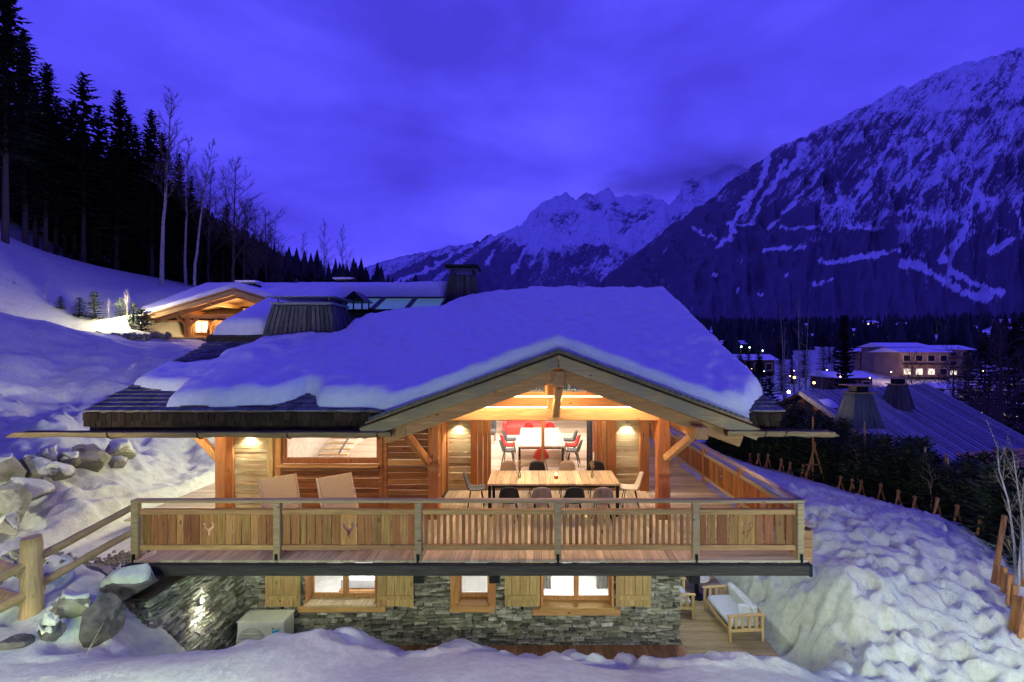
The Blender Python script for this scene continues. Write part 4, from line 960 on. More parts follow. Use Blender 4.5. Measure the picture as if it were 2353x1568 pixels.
# ================================================================ FURNITURE
def shell_chair(name, label, group, mat, legmat, loc, rz, rounded=False, cat='chair', wl=False):
    root = empty(name, (0, 0, 0), label, cat, group)
    # one bent shell: seat and back, facing +y
    nu, nv = 9, 12; P = np.zeros((nu, nv, 3))
    for i in range(nu):
        a = i / (nu - 1) * 2 - 1
        for j in range(nv):
            t = j / (nv - 1)
            if t < .5: s = t / .5; y = .22 - .42 * s; z = .45 - .02 * math.sin(s * PI); w = .20 + .03 * s
            else: s = (t - .5) / .5; y = -.20 - .09 * s - .03 * math.sin(s * PI * .5); z = .45 + .40 * s; w = (.23 - (.055 * s ** 2 if not rounded else .11 * s ** 3))
            curl = (.05 if not rounded else .10) * a * a
            P[i, j] = (a * w, y + (curl if t > .5 else 0), z + (curl * .8 if t <= .55 else 0) - (.05 * a * a * s ** 2 if (t > .5) else 0))
    me, _ = grid_mesh('shell', P, mat)
    bm = bmesh.new(); bm.from_mesh(me); r = bmesh.ops.solidify(bm, geom=bm.faces[:], thickness=.022); bmesh.ops.recalc_face_normals(bm, faces=bm.faces); bm.to_mesh(me); bm.free()
    add('shell', me, (0, 0, 0), None, root)
    for sx in (-1, 1):
        for sy in (-1, 1):
            m = MB(); m.tube([(sx * .13, sy * .12, .43), (sx * .21, sy * .20, 0)], .011 if not wl else .016, 5)
            add('leg', m.mesh('leg', legmat), (0, 0, 0), None, root)
    root.location = loc; root.rotation_euler = (0, 0, rz)
    return root
def relabel(o, label, group=None):
    o['label'] = label
    if group: o['group'] = group
def clone(o, loc, rz, label=None, scale=None):
    note_kids(); c = tree_copy(o); c.location = loc; c.rotation_euler = (0, 0, rz)
    if label: c['label'] = label
    if scale: c.scale = scale
    return c
F_black = plain('black_shell', (.018, .018, .02), .5); F_taupe = plain('taupe_shell', (.36, .28, .21), .6); F_grey = plain('grey_shell', (.10, .11, .12), .55); F_red = plain('red_shell', (.50, .035, .03), .5); F_pale = plain('pale_shell', (.62, .58, .50), .55)
def table(name, label, x0, x1, y0, y1, zt, mat, legmat, th=.045, nb=6, leg=.07):
    t = empty(name, ((x0 + x1) / 2, (y0 + y1) / 2, 0), label, 'table')
    w = (x1 - x0) / nb
    for i in range(nb): add('tabletop_board', cbox(round(w - .004, 3), y1 - y0, th, mat, .005), (x0 + w * (i + .5), (y0 + y1) / 2, zt - th / 2), None, t)
    for x in (x0 + leg / 2 + .02, x1 - leg / 2 - .02):
        for y in (y0 + leg / 2 + .02, y1 - leg / 2 - .02): add('leg', cbox(leg, leg, zt - th, legmat, .005), (x, y, (zt - th) / 2), None, t)
    for y in (y0 + .06, y1 - .06): add('apron', cbox(x1 - x0 - .2, .03, .06, legmat, .004), ((x0 + x1) / 2, y, zt - th - .03), None, t)
    return t
table('outdoor_table', 'long pale plank dining table with black legs on the balcony', -1.04, 1.93, 10.15, 11.28, .75, W_tab, M_black, nb=18)
proto_b = shell_chair('outdoor_chair', 'black shell chair on the railing side of the balcony table, nearer its left end', 'shell chairs round the balcony table', F_black, M_black, (-.52, 9.86, 0), 0)
proto_t = shell_chair('outdoor_chair', 'taupe shell chair on the railing side of the balcony table, between the two black ones', 'shell chairs round the balcony table', F_taupe, M_black, (.17, 9.86, 0), 0)
clone(proto_b, (.86, 9.86, 0), .03, 'black shell chair on the railing side of the balcony table, between the two taupe ones')
clone(proto_t, (1.48, 9.86, 0), -.04, 'taupe shell chair on the railing side, nearest the right-hand end of the balcony table')
clone(proto_t, (-.66, 11.62, 0), PI, 'taupe shell chair backing on the glazed door, leftmost in its row')
clone(proto_b, (.10, 11.62, 0), PI + .05, 'black shell chair with its back to the glazed door mullion')
clone(proto_t, (.87, 11.62, 0), PI, 'taupe shell chair with its back to the glazed door, third from the left')
clone(proto_b, (1.62, 11.62, 0), PI - .04, 'black shell chair with its back to the door jamb, behind the right vase')
shell_chair('outdoor_chair', 'grey shell chair at the left head of the balcony table', 'shell chairs round the balcony table', F_grey, M_black, (-1.36, 10.75, 0), -PI / 2 + .1)
shell_chair('outdoor_chair', 'pale cream shell chair at the right head of the balcony table', 'shell chairs round the balcony table', F_pale, M_black, (2.28, 10.8, 0), PI / 2 - .1)
M_dry = plain('dried_flower', (.35, .24, .10), .9); M_jar = glass('jar_glass', (.9, .95, .9))
for x, l in ((-.33, 'slim glass vase of dried flowers towards the left of the balcony table'), (1.36, 'slim glass vase of dried flowers towards the right of the balcony table')):
    v = empty('vase', (x, 10.6, .75), l, 'vase', 'vases on the balcony table'); m = MB()
    m.tube([(x, 10.6, .752), (x, 10.6, .85), (x, 10.6, .90), (x, 10.6, .96)], [.035, .035, .014, .014], 10); add('bottle', m.mesh('bottle', M_jar, True), (0, 0, 0), None, v)
    m = MB()
    for k in range(16):
        a = R.uniform(0, 6.3); s = R.uniform(.02, .07); p = (x + math.cos(a) * s, 10.6 + math.sin(a) * s, R.uniform(1.02, 1.14)); m.tube([(x, 10.6, .86), p], .003, 3); m.box(p, (.02, .02, .03))
    add('flowers', m.mesh('flowers', M_dry), (0, 0, 0), None, v)
cd = empty('candle', (.52, 10.55, .75), 'lit candle in a red glass in the middle of the balcony table', 'candle')
m = MB(); m.tube([(.52, 10.55, .752), (.52, 10.55, .83)], .045, 12); add('holder', m.mesh('holder', plain('red_glass', (.5, .12, .05), .2)), (0, 0, 0), None, cd)
m = MB(); m.tube([(.52, 10.55, .83), (.52, 10.55, .86), (.52, 10.55, .885)], [.012, .018, .003], 8); add('flame', m.mesh('flame', emis('flame', (1, .62, .22), 25)), (0, 0, 0), None, cd)
# loungers
F_tan = plain('tan_fabric', (.42, .33, .22), .85, nscale=40)
def lounger(loc, rz, label):
    r = empty('sun_lounger', (0, 0, 0), label, 'sun lounger', 'loungers on the balcony')
    for x in (-.31, .31): add('frame_rail', cbox(.045, 1.75, .06, W_floor, .008), (x, -.55, .30), None, r)
    add('seat', cbox(.60, 1.15, .05, F_tan, .02), (0, -.85, .345), None, r)
    add('backrest', cbox(.66, 1.0, .045, F_tan, .02), (0, .02, .60), Euler((math.radians(57), 0, 0)), r)
    add('backrest_frame', cbox(.035, 1.02, .05, W_floor, .006), (-.35, .03, .59), Euler((math.radians(57), 0, 0)), r); add('backrest_frame', cbox(.035, 1.02, .05, W_floor, .006), (.35, .03, .59), Euler((math.radians(57), 0, 0)), r)
    for x in (-.29, .29):
        for y in (-1.3, .2): add('leg', cbox(.045, .045, .28, W_floor, .006), (x, y, .14), None, r)
    r.location = loc; r.rotation_euler = (0, 0, rz); return r
l1 = lounger((-5.3, 9.55, 0), math.radians(42), 'tan sun lounger with raised back, beside the lit plank wall')
note_kids(); l2 = clone(l1, (-4.12, 9.62, 0), math.radians(42), 'tan sun lounger with raised back, under the sill of the long window')

# interior furniture
table('dining_table', 'wide pale dining table inside the glazed living room', -.50, .96, 14.2, 17.6, .75, W_floor, M_black, nb=7)
ig = 'shell chairs round the indoor table'
c1 = shell_chair('dining_chair', 'red shell chair at the near head of the indoor table, behind the mullion', ig, F_red, M_steel, (.22, 13.75, 0), 0, True, wl=True)
c2 = shell_chair('dining_chair', 'grey shell chair at the left side of the indoor table, nearest the glass', ig, F_grey, M_black, (-.82, 14.75, 0), -PI / 2 + .2, True, wl=True)
clone(c1, (-.86, 15.6, 0), -PI / 2, 'red shell chair on the left side of the indoor table, second from the glass')
clone(c2, (-.86, 16.6, 0), -PI / 2, 'grey shell chair on the left side of the indoor table, third from the glass')
clone(c2, (1.28, 14.75, 0), PI / 2 - .2, 'grey shell chair on the right side of the indoor table, nearest the glass')
clone(c1, (1.30, 15.6, 0), PI / 2, 'red shell chair on the right side of the indoor table, between two grey ones')
clone(c2, (1.30, 16.5, 0), PI / 2, 'grey shell chair on the right side of the indoor table, beyond the red one')
clone(c1, (-.2, 18.2, 0), PI, 'red shell chair at the far head of the indoor table, left one'); clone(c1, (.65, 18.2, 0), PI, 'red shell chair at the far head of the indoor table, right one')
M_redf = plain('red_sofa_fabric', (.50, .06, .05), .9)
sf = empty('sofa', (-.4, 20.6, 0), 'red low sofa at the back of the living room', 'sofa')
add('seat', cbox(1.7, .9, .4, M_redf, .06), (-.4, 20.6, .2), None, sf); add('backrest', cbox(1.7, .25, .8, M_redf, .08), (-.4, 21.05, .45), None, sf)
for x in (-1.3, .5): add('armrest', cbox(.2, .9, .58, M_redf, .06), (x, 20.6, .29), None, sf)
M_pink = plain('pink_curtain', (.55, .25, .17), .9)
drape('curtain', 2.0, 2.5, 0, 2.5, 16.8, M_pink, 'terracotta curtain hanging beside the indoor dining table', 5)
drape('curtain', 1.45, 1.62, 0, 2.1, 12.5, M_steel, 'grey curtain gathered at the right edge of the glazed door', 2)
arm = empty('armchair', (-1.9, 18.6, 0), 'dark armchair on thin legs in the left of the living room', 'armchair')
add('seat', cbox(.7, .7, .18, F_grey, .06), (-1.9, 18.6, .42), None, arm); add('backrest', cbox(.7, .14, .5, F_grey, .05), (-1.9, 18.9, .7), None, arm)
for x in (-2.2, -1.6):
    for y in (18.3, 18.9): add('leg', cbox(.03, .03, .34, M_black, .004), (x, y, .17), None, arm)
isl = empty('kitchen_island', (-5.2, 16.0, 0), 'grey kitchen island seen through the long window', 'kitchen island')
add('body', cbox(1.9, .9, .86, M_white, .02), (-3.9, 14.9, .43), None, isl); add('worktop', cbox(2.05, 1.0, .05, M_steel, .01), (-3.9, 14.9, .885), None, isl)
st_ = empty('indoor_stair', (-6.2, 15, 0), 'plank stair going down behind the long window', 'staircase')
for k in range(9): add('tread', cbox(.9, .27, .05, W_tab, .006), (-6.3, 13.6 + k * .27, .1 + k * .12), None, st_)
m = MB(); m.box((-5.82, 14.7, 1.15), (.05, 2.4, .05), Euler((.42, 0, 0)));
add('handrail', m.mesh('handrail', M_steel), (0, 0, 0), None, st_)

# air conditioner
ac = empty('air_conditioner', (-5.72, 9.72, -2.9), 'white outdoor air conditioner unit against the stone wall', 'air conditioner')
M_acw = plain('ac_white', (.80, .83, .78), .45, var=.05)
add('casing', cbox(.98, .42, .80, M_acw, .02), (-5.70, 9.70, -2.36), None, ac); add('lid', cbox(1.0, .45, .04, M_acw, .015), (-5.70, 9.70, -1.945), None, ac)
for i in range(9):
    m = MB(); m.tube([(-5.88 + math.cos(2 * PI * k / 22) * (.05 + i * .032), 9.475, -2.36 + math.sin(2 * PI * k / 22) * (.05 + i * .032)) for k in range(23)], .006, 4, False); add('grille_ring', m.mesh('grille_ring', M_acw), (0, 0, 0), None, ac)
for i in range(8): add('grille_bar', cbox(.60, .008, .008, M_acw, .002), (-5.88, 9.468, -2.62 + i * .075), None, ac)
m = MB(); m.tube([(-5.88, 9.486, -2.36), (-5.88, 9.478, -2.36)], .30, 24); add('fan_recess', m.mesh('fan_recess', plain('ac_recess', (.22, .25, .22), .6)), (0, 0, 0), None, ac)
M_lblue = plain('label_blue', (.02, .30, .75), .4, var=.02); M_lcyan = plain('label_cyan', (.05, .55, .85), .4, var=.02)
add('label', cbox(.20, .006, .26, M_white, .002), (-5.36, 9.483, -2.18), None, ac)
for V, mt in (([(-5.45, 0, -2.12), (-5.27, 0, -2.06), (-5.45, 0, -2.20)], M_lcyan), ([(-5.27, 0, -2.06), (-5.40, 0, -2.26), (-5.45, 0, -2.20)], M_lblue), ([(-5.45, 0, -2.06), (-5.40, 0, -2.06), (-5.45, 0, -2.10)], M_black)):
    V = [(a, 9.478, c) for a, _, c in V]; add('emblem', mesh('emblem', V + [(a, b + .003, c) for a, b, c in V], [(0, 1, 2), (5, 4, 3), (0, 3, 4, 1), (1, 4, 5, 2), (2, 5, 3, 0)], mt), (0, 0, 0), None, ac)
add('valve_cover', cbox(.06, .16, .2, M_acw, .01), (-5.18, 9.66, -2.5), None, ac)

# lower terrace on the right
tr = empty('garden_terrace', (4.3, 11, -2.85), 'lower plank terrace beside the stone basement', 'terrace')
y = 9.30
while y < 19.0:
    add('board', cbox(1.88, .136, .04, W_terr, .004), (4.22, y + .07, -2.79), None, tr); y += .142
x = -3.2
while x < 3.25:
    add('board', cbox(.136, .62, .04, W_terr2, .004), (x + .07, 9.73, -2.79), None, tr); x += .142
add('edge_board', cbox(.05, 9.7, .2, W_terr, .006), (5.19, 14.2, -2.87), None, tr)
F_cush = plain('grey_cushion', (.55, .57, .62), .9, nscale=30); F_cushw = plain('white_cushion', (.62, .64, .60), .9)
def slat_sofa(loc, rz, label, W=1.35, D=.72):
    """teak frame with slatted arm ends and cushions; faces +y"""
    r = empty('garden_sofa', (0, 0, 0), label, 'sofa' if W > 1 else 'armchair')
    for x in (-W / 2, W / 2):
        for y in (-D / 2, D / 2): add('leg', cbox(.06, .06, .58, W_teak, .008), (x, y, .29), None, r)
        add('armrest', cbox(.08, D + .12, .035, W_teak, .008), (x, 0, .60), None, r)
        add('side_rail', cbox(.03, D, .07, W_teak, .006), (x, 0, .27), None, r)
        for k in range(4): add('slat', cbox(.02, .07, .26, W_teak, .004), (x, -D / 2 + .14 + k * (D - .28) / 3, .44), None, r)
    add('seat_rail', cbox(W, .03, .08, W_teak, .006), (0, D / 2, .27), None, r); add('seat_rail', cbox(W, .03, .08, W_teak, .006), (0, -D / 2, .27), None, r)
    add('back_rail', cbox(W, .03, .07, W_teak, .006), (0, -D / 2, .62), None, r); add('back_rail', cbox(W, .03, .06, W_teak, .006), (0, -D / 2, .42), None, r)
    add('cushion', cbox(W - .08, D - .06, .13, F_cush, .04), (0, 0, .37), None, r)
    add('cushion', cbox(W - .12, .14, .34, F_cushw, .05), (0, -D / 2 + .12, .58), Euler((-.15, 0, 0)), r)
    r.location = loc; r.rotation_euler = (0, 0, rz); return r
slat_sofa((4.68, 10.75, -2.77), math.radians(94), 'teak garden sofa with grey cushions on the lower terrace', 1.25, .75)
pl_ = add('scatter_cushion', cbox(.46, .15, .36, F_cush, .06), (4.86, 10.32, -2.22), Euler((-.25, .1, .1))); tag(pl_, 'plump grey cushion leaning at the near end of the garden sofa', 'cushion')
ch_ = slat_sofa((3.50, 11.4, -2.77), math.radians(-92), 'teak garden armchair with white cushions at the basement corner', .78, .72); ch_.name = 'garden_armchair'
rt_ = empty('side_table', (4.35, 12.1, -2.77), 'round grey garden table on a dark central leg', 'table')
m = MB(); m.tube([(4.3, 12.0, -2.25), (4.3, 12.0, -2.21)], .31, 24); add('tabletop', m.mesh('tabletop', M_cream), (0, 0, 0), None, rt_)
m = MB(); m.tube([(4.3, 12.0, -2.77), (4.3, 12.0, -2.74), (4.3, 12.0, -2.72), (4.3, 12.0, -2.25)], [.2, .2, .06, .05], 12); add('leg', m.mesh('leg', M_black), (0, 0, 0), None, rt_)
ln = empty('lantern', (4.3, 12.05, -2.21), 'small dark lantern on the round garden table', 'lantern')
m = MB(); m.box((4.3, 12.05, -2.2), (.18, .18, .02)); m.box((4.3, 12.05, -1.98), (.18, .18, .02))
for a in (-.08, .08):
    for b_ in (-.08, .08): m.box((4.3 + a, 12.05 + b_, -2.09), (.012, .012, .22))
add('cage', m.mesh('cage', M_black), (0, 0, 0), None, ln)
m = MB(); m.tube([(4.3, 12.05, -2.19), (4.3, 12.05, -2.09)], .04, 10); add('candle', m.mesh('candle', M_white), (0, 0, 0), None, ln)

# log fence on the left
fn = empty('log_fence', (-7.5, 6.8, -.2), 'peeled log fence with one thick post before the balcony', 'fence')
def log(name, p0, p1, r0, r1, mat, parent, n=12, seg=8):
    p0 = Vector(p0); p1 = Vector(p1); pts = [p0.lerp(p1, i / seg) + Vector((R.uniform(-.008, .008), R.uniform(-.008, .008), R.uniform(-.008, .008))) for i in range(seg + 1)]
    m = MB(); m.tube(pts, [r0 + (r1 - r0) * i / seg + R.uniform(-.004, .004) for i in range(seg + 1)], n); me = m.mesh(name, mat, False)
    for p in me.polygons: p.use_smooth = len(p.vertices) == 4
    return add(name, me, (0, 0, 0), None, parent)
log('post', (-7.50, 6.8, -.35), (-7.50, 6.8, .93), .135, .12, W_log, fn)
log('rail', (-7.42, 6.86, .62), (-7.20, 8.14, .90), .062, .055, W_logy, fn); log('rail', (-7.42, 6.86, .20), (-7.16, 8.14, .48), .062, .055, W_logy, fn)
log('rail', (-7.46, 6.92, .55), (-7.98, 5.2, .36), .07, .07, W_logy, fn); log('rail', (-7.46, 6.92, .12), (-7.98, 5.2, -.1), .07, .07, W_logy, fn)
log('rail', (-7.62, 6.78, .40), (-9.4, 7.3, .62), .07, .065, W_log, fn); log('rail', (-7.62, 6.78, -.02), (-9.4, 7.3, .15), .07, .065, W_log, fn)

# ================================================================ BOULDERS
def boulder_mesh(seed, mat, sub=4, flat=.8):
    bm = bmesh.new(); bmesh.ops.create_icosphere(bm, subdivisions=sub, radius=1)
    rr = random.Random(seed); pl = [(Vector((rr.gauss(0, 1), rr.gauss(0, 1), rr.gauss(0, 1))).normalized(), rr.uniform(.52, .80)) for _ in range(20)]
    import mathutils.noise as mn
    for v in bm.verts:
        for (n, d) in pl:
            k = v.co.dot(n)
            if k > d: v.co -= n * (k - d) * .98
        v.co += v.co.normalized() * (.07 * mn.noise(v.co * 2.3 + Vector((seed, 0, 0))) + .045 * mn.noise(v.co * 6 + Vector((seed, 0, 0))) + .02 * mn.noise(v.co * 15 + Vector((seed, 0, 0))))
    me = bpy.data.meshes.new('boulder'); bm.to_mesh(me); bm.free(); me.materials.append(mat)
    return me
_bms = [boulder_mesh(i, M_boulder) for i in range(7)]; _bmd = [boulder_mesh(30 + i, M_boulder2) for i in range(3)]
def snow_cap(me, loc, rot, sc, parent, th=.1, lo=.55):
    """snow resting on the upward faces of a boulder"""
    M = Matrix.LocRotScale(Vector(loc), rot, Vector(sc)); V = []; F = []; mp = {}
    Mn = M.to_3x3().inverted().transposed(); nm = [(Mn @ v.normal).normalized() for v in me.vertices]; co = [M @ v.co for v in me.vertices]
    amt = [max(0, min(1, (nm[i].z - lo + .35 * math.sin(co[i].x * 5 + co[i].y * 3)) / .35)) for i in range(len(co))]
    for p in me.polygons:
        if max(amt[i] for i in p.vertices) > .02:
            f = []
            for i in p.vertices:
                if i not in mp: mp[i] = len(V); V.append(co[i] + Vector((0, 0, 1)) * th * amt[i] ** .5 - nm[i] * (.03 if amt[i] < .02 else .0))
                f.append(mp[i])
            F.append(f)
    if F: 
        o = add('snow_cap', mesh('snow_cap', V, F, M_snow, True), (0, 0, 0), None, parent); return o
def boulder(px, py, Y, w, h, label, dark=False, snow=.0, d=None, grp='boulders of the retaining bank'):
    while Y > 5:
        p = at(px, py, Y)
        if p.z > gz(p.x, p.y) - .02 * h * Y / FPX: break
        Y -= .12
    s = Y / FPX; me = R.choice(_bmd if dark else _bms)
    sc = (w * s * .60, (d or (w + h) / 2) * s * .56, h * s * .62)
    rot = Euler((R.uniform(-.25, .25), R.uniform(-.3, .3), R.choice([0, PI]) + R.uniform(-.3, .3))).to_quaternion()
    o = add('boulder', me, p, rot.to_euler(), None, sc); tag(o, label, 'boulder', grp); WL[o.name] = p
    if snow:
        c = snow_cap(me, p, rot, sc, None, snow, .5)
        if c: c.parent = o; c.matrix_parent_inverse = Matrix.LocRotScale(p, rot, Vector(sc)).inverted()
    return o
B = [(12, 1160, 9.0, 90, 92, 'rounded grey boulder at the very edge of the picture, below the stacked row', 0),
 (62, 1128, 9.6, 88, 62, 'angular pale boulder lying below the long slab in the stone bank', .03),
 (8, 1085, 10.4, 70, 60, 'shadowed boulder behind the leftmost end of the stone bank', .1),
 (72, 1080, 10.6, 76, 56, 'tilted grey slab boulder left of the snowy gap in the bank', .08),
 (20, 1205, 8.6, 50, 50, 'small boulder at the foot of the stone bank by the picture edge', .05),
 (132, 1090, 11.0, 62, 34, 'flat brown boulder wedged under snow in the middle of the bank', .1),
 (160, 1062, 11.6, 56, 36, 'small reddish boulder between two larger ones', .06),
 (208, 1056, 11.4, 92, 74, 'largest pale rounded boulder in the stone bank', .0),
 (272, 1040, 12.2, 66, 40, 'snow streaked boulder right of the largest one', .09),
 (262, 1066, 11.9, 44, 26, 'low boulder tucked at the right end of the bank', .04),
 (108, 1048, 12.0, 64, 26, 'dark stone peeping from the snow above the row', .12),
 (100, 1108, 10.3, 40, 26, 'small dark wedge stone under the tilted slab', 0)]
for (a, b_, Y, w, h, l, s) in B: boulder(a, b_, Y, w, h, l, False, s)
boulder(238, 1425, 7.25, 100, 96, 'big dark brown boulder in front of the retaining wall end', True, .0, grp='boulders at the near corner')
boulder(288, 1348, 7.6, 112, 70, 'snow covered boulder leaning on the slab-topped wall', True, .12, grp='boulders at the near corner')
boulder(165, 1398, 7.2, 84, 56, 'grey boulder half sunk in snow behind the dark one', False, .08, grp='boulders at the near corner')
boulder(28, 1482, 6.4, 66, 46, 'mossy brown boulder in the near snow corner', True, .0, grp='boulders at the near corner')
boulder(120, 1448, 6.8, 60, 40, 'low stone buried under near snow', True, .14, grp='boulders at the near corner')
boulder(215, 1312, 7.9, 90, 22, 'flat pale paving rock lying beside the fence rails', False, .0, d=60, grp='boulders at the near corner')
# pebbles beside the deck
m = MB(); pm = boulder_mesh(77, M_boulder, 1)
pv = [v.co.copy() for v in pm.vertices]; pf = [tuple(p.vertices) for p in pm.polygons]
for k in range(750):
    t = R.random(); x = -7.35 - t * 1.5 + R.gauss(0, .16); y = 9.6 - t * 2.3 + R.gauss(0, .22) + R.uniform(-.3, .3); s = R.uniform(.025, .085)
    M = Matrix.LocRotScale(Vector((x, y, gz(x, y) + s * .15)) if k < 1 else Vector((x, y, 0)), Euler((R.uniform(0, 6), R.uniform(0, 6), 0)), Vector((s, s * .8, s * .6)))
    m.add([M @ v for v in pv], pf)
XY = np.array([(v[0], v[1]) for v in m.V]); Zg = ground(XY[:, 0], XY[:, 1]); 
nv_ = len(pv)
for k in range(750):
    zc_ = Zg[k * nv_:(k + 1) * nv_].mean() + .02
    for i in range(k * nv_, (k + 1) * nv_): v = m.V[i]; m.V[i] = (v[0], v[1], v[2] - (0 if k else m.V[0][2] * 0) + (zc_ if k else 0))
tag(add('gravel', m.mesh('gravel', M_boulder)), 'loose pebbles and cobbles between the path and the deck corner', None, None, 'stuff')

# ================================================================ TREES
def _cone_mat(name, c0, c1):
    m, N, L, b = mat_base(name, .8, .15); g = N.new('ShaderNodeNewGeometry'); mr = ramp(N, [(0, c0), (1, c1)]); L.new(g.outputs['Random Per Island'], mr.inputs['Fac']); L.new(mr.outputs[0], b.inputs['Base Color']); return m
M_needle = _cone_mat('dark_needles', (.010, .016, .012), (.035, .05, .03)); M_fir = _cone_mat('fir_needles', (.02, .035, .018), (.07, .095, .045)); M_nfar = _cone_mat('far_needles', (.015, .02, .02), (.05, .06, .06))
M_bark = rock('bark', (.05, .038, .03), (.13, .10, .08), 8, .2); M_birch = rock('birch_bark', (.20, .19, .18), (.55, .54, .5), 5, .1); M_twig = plain('twig_bark', (.10, .075, .06), .9); M_twigp = plain('pale_twig_bark', (.30, .24, .17), .9)
def conifer_data(H, Rm, seed, bare=.18, dens=1.0, mat=M_needle, tmat=M_bark, spray=.34, step=.36, droop=.35):
    r = random.Random(seed); V = []; F = []
    lean = r.uniform(-.012, .012)
    z = H * bare
    while z < H * .985:
        t = (z - H * bare) / (H * (1 - bare)); L = Rm * (1 - t) ** .78 * r.uniform(.75, 1.15) + .12
        if t < .12: L *= .55 + 3.5 * t
        nb = max(4, int((5.5 if t < .8 else 4.5) * dens))
        a0 = r.uniform(0, 6.3)
        for k in range(nb):
            a = a0 + 2 * PI * k / nb + r.uniform(-.3, .3); l = L * r.uniform(.6, 1.1); ca, sa = math.cos(a), math.sin(a)
            seg = max(2, int(round(l / spray))); 
            up = .42 * (t ** 1.5); px = lean * z; prev = None
            for q in range(seg + 1):
                u = q / seg; d = l * u; zz = z + d * up - droop * l * u * u * (1 - .6 * t) + .16 * l * max(0, u - .6) * 2
                c = Vector((px + ca * d, sa * d, zz))
                if prev is not None:
                    w = spray * (1.15 - .7 * u) * r.uniform(.75, 1.25) * (1 if t < .85 else .7)
                    for side in (-1, 1):
                        n = len(V); m_ = (prev + c) / 2
                        tip = m_ + Vector((-sa * side * w + ca * w * .6, ca * side * w + sa * w * .6, -w * r.uniform(.05, .5)))
                        V += [prev - (c - prev) * .15, c + (c - prev) * .15, tip]; F.append((n, n + 1, n + 2))
                    n = len(V); V += [prev - (c - prev) * .1, c + (c - prev) * .1, (prev + c) / 2 + Vector((r.uniform(-.08, .08), r.uniform(-.08, .08), -w * r.uniform(.5, 1.1)))]; F.append((n, n + 1, n + 2))
                prev = c
            n = len(V); e = c + Vector((ca, sa, .05)) * spray * .7; V += [c - Vector((-sa, ca, 0)) * spray * .3, c + Vector((-sa, ca, 0)) * spray * .3, e]; F.append((n, n + 1, n + 2))
        z += step * r.uniform(.7, 1.25) * (1 if t < .8 else .6)
    cr = mesh('crown', V, F, mat)
    tv, tf = tube_vf([(lean * H * i / 6, 0, H * i / 6 * .99) for i in range(7)], [max(.02, (.0095 * H + .04) * (1 - i / 6.3)) for i in range(7)], 7)
    tk = mesh('trunk', tv, tf, tmat, True)
    return cr, tk
def tree_obj(name, data, loc, rz, sc, label, cat, group=None):
    r = empty(name, loc, label, cat, group)
    for n, me in zip(('crown', 'trunk'), data):
        o = bpy.data.objects.new(n, me); COL.objects.link(o); o.parent = r
    r.rotation_euler = (0, 0, rz); r.scale = (sc[0], sc[0], sc[1]) if isinstance(sc, tuple) else (sc,) * 3
    return r
def bare_data(H, seed, mat, tmat, levels=4, spread=.5, r0=.11, lean=(0, 0), crown=.35, nb=16, tw=.012, up=.5):
    """a leafless tree: stem, then limbs and ever finer twigs, all tapered tubes"""
    r = random.Random(seed); tr = MB(); cr = MB(); N = 12
    path = [Vector((lean[0] * (i / N) ** 1.5 * H + r.uniform(-.05, .05) * (i > 0), lean[1] * (i / N) * H + r.uniform(-.05, .05), H * i / N)) for i in range(N + 1)]
    rad = [r0 * (1 - .93 * i / N) for i in range(N + 1)]; tr.tube(path, rad, 7)
    def grow(p, d, L, rr, lv):
        n = 3; pts = [p]; 
        for i in range(n):
            d = (d + Vector((r.gauss(0, .16), r.gauss(0, .16), r.gauss(.05, .10)))).normalized(); pts.append(pts[-1] + d * L / n)
        cr.tube(pts, [rr, rr * .8, rr * .55, rr * .3], 3, False)
        if lv > 0:
            for i in range(1, n + 1):
                for _ in range(2 if lv > 1 else 3):
                    q = (d + Vector((r.gauss(0, .55), r.gauss(0, .55), r.gauss(.15, .35)))).normalized(); grow(pts[i], q, L * r.uniform(.42, .62), max(tw * .45, rr * .5), lv - 1)
    for k in range(nb):
        t = crown + (1 - crown) * (k + r.random()) / nb * .97; f = t * N; i = min(N - 1, int(f)); p = path[i].lerp(path[i + 1], f - i)
        a = k * 2.4 + r.uniform(-.4, .4); dz = up + .6 * t
        grow(p, Vector((math.cos(a), math.sin(a), dz)).normalized(), H * spread * (1.05 - t) * r.uniform(.6, 1) * .55 + .25, max(tw, rad[i] * .5), levels - 2)
    return cr.mesh('crown', mat), tr.mesh('trunk', tmat, True)
CON = [conifer_data(22, 3.5, s, .20, 1.0, spray=.5, step=.42) for s in (1, 2, 3)] + [conifer_data(20, 3.9, 9, .28, .8, spray=.5, step=.6)] + [conifer_data(26, 3.8, 5, .34, 1.05, spray=.5, step=.45)]
FILL = [conifer_data(20, 3.8, 21, .04, .9, spray=.9, step=.6), conifer_data(17, 3.9, 22, .03, .9, spray=.9, step=.6)]
def place_by_top(data, H0, px, ptop, Y, name, label, cat, group, wide=1.0):
    x = (px - 1226) * Y / FPX; z0 = gz(x, Y); ztop = EYE - (ptop - 808) * Y / FPX; s = (ztop - z0) / H0
    return tree_obj(name, data, (x, Y, z0 - .1), R.uniform(0, 6), (s * wide, s), label, cat, group)
GF = 'spruces of the wood on the slope'
place_by_top(CON[4], 26, 12, -60, 42, 'spruce_tree', 'tallest spruce at the picture edge, its crown cut off by the frame', 'tree', GF)
place_by_top(CON[0], 22, 104, 140, 52, 'spruce_tree', 'pointed spruce next right of the tallest one', 'tree', GF)
place_by_top(CON[3], 20, 192, 163, 55, 'spruce_tree', 'open crowned spruce with sky showing through its tiers', 'tree', GF, 1.05)
place_by_top(CON[1], 22, 268, 198, 57, 'spruce_tree', 'spruce with a narrow spire tip midway along the wood', 'tree', GF)
place_by_top(CON[2], 22, 350, 246, 58, 'spruce_tree', 'spruce standing close behind the tall white birch', 'tree', GF)
place_by_top(CON[2], 22, 58, 60, 50, 'spruce_tree', 'spruce half hidden behind the tallest one at the edge', 'tree', GF)
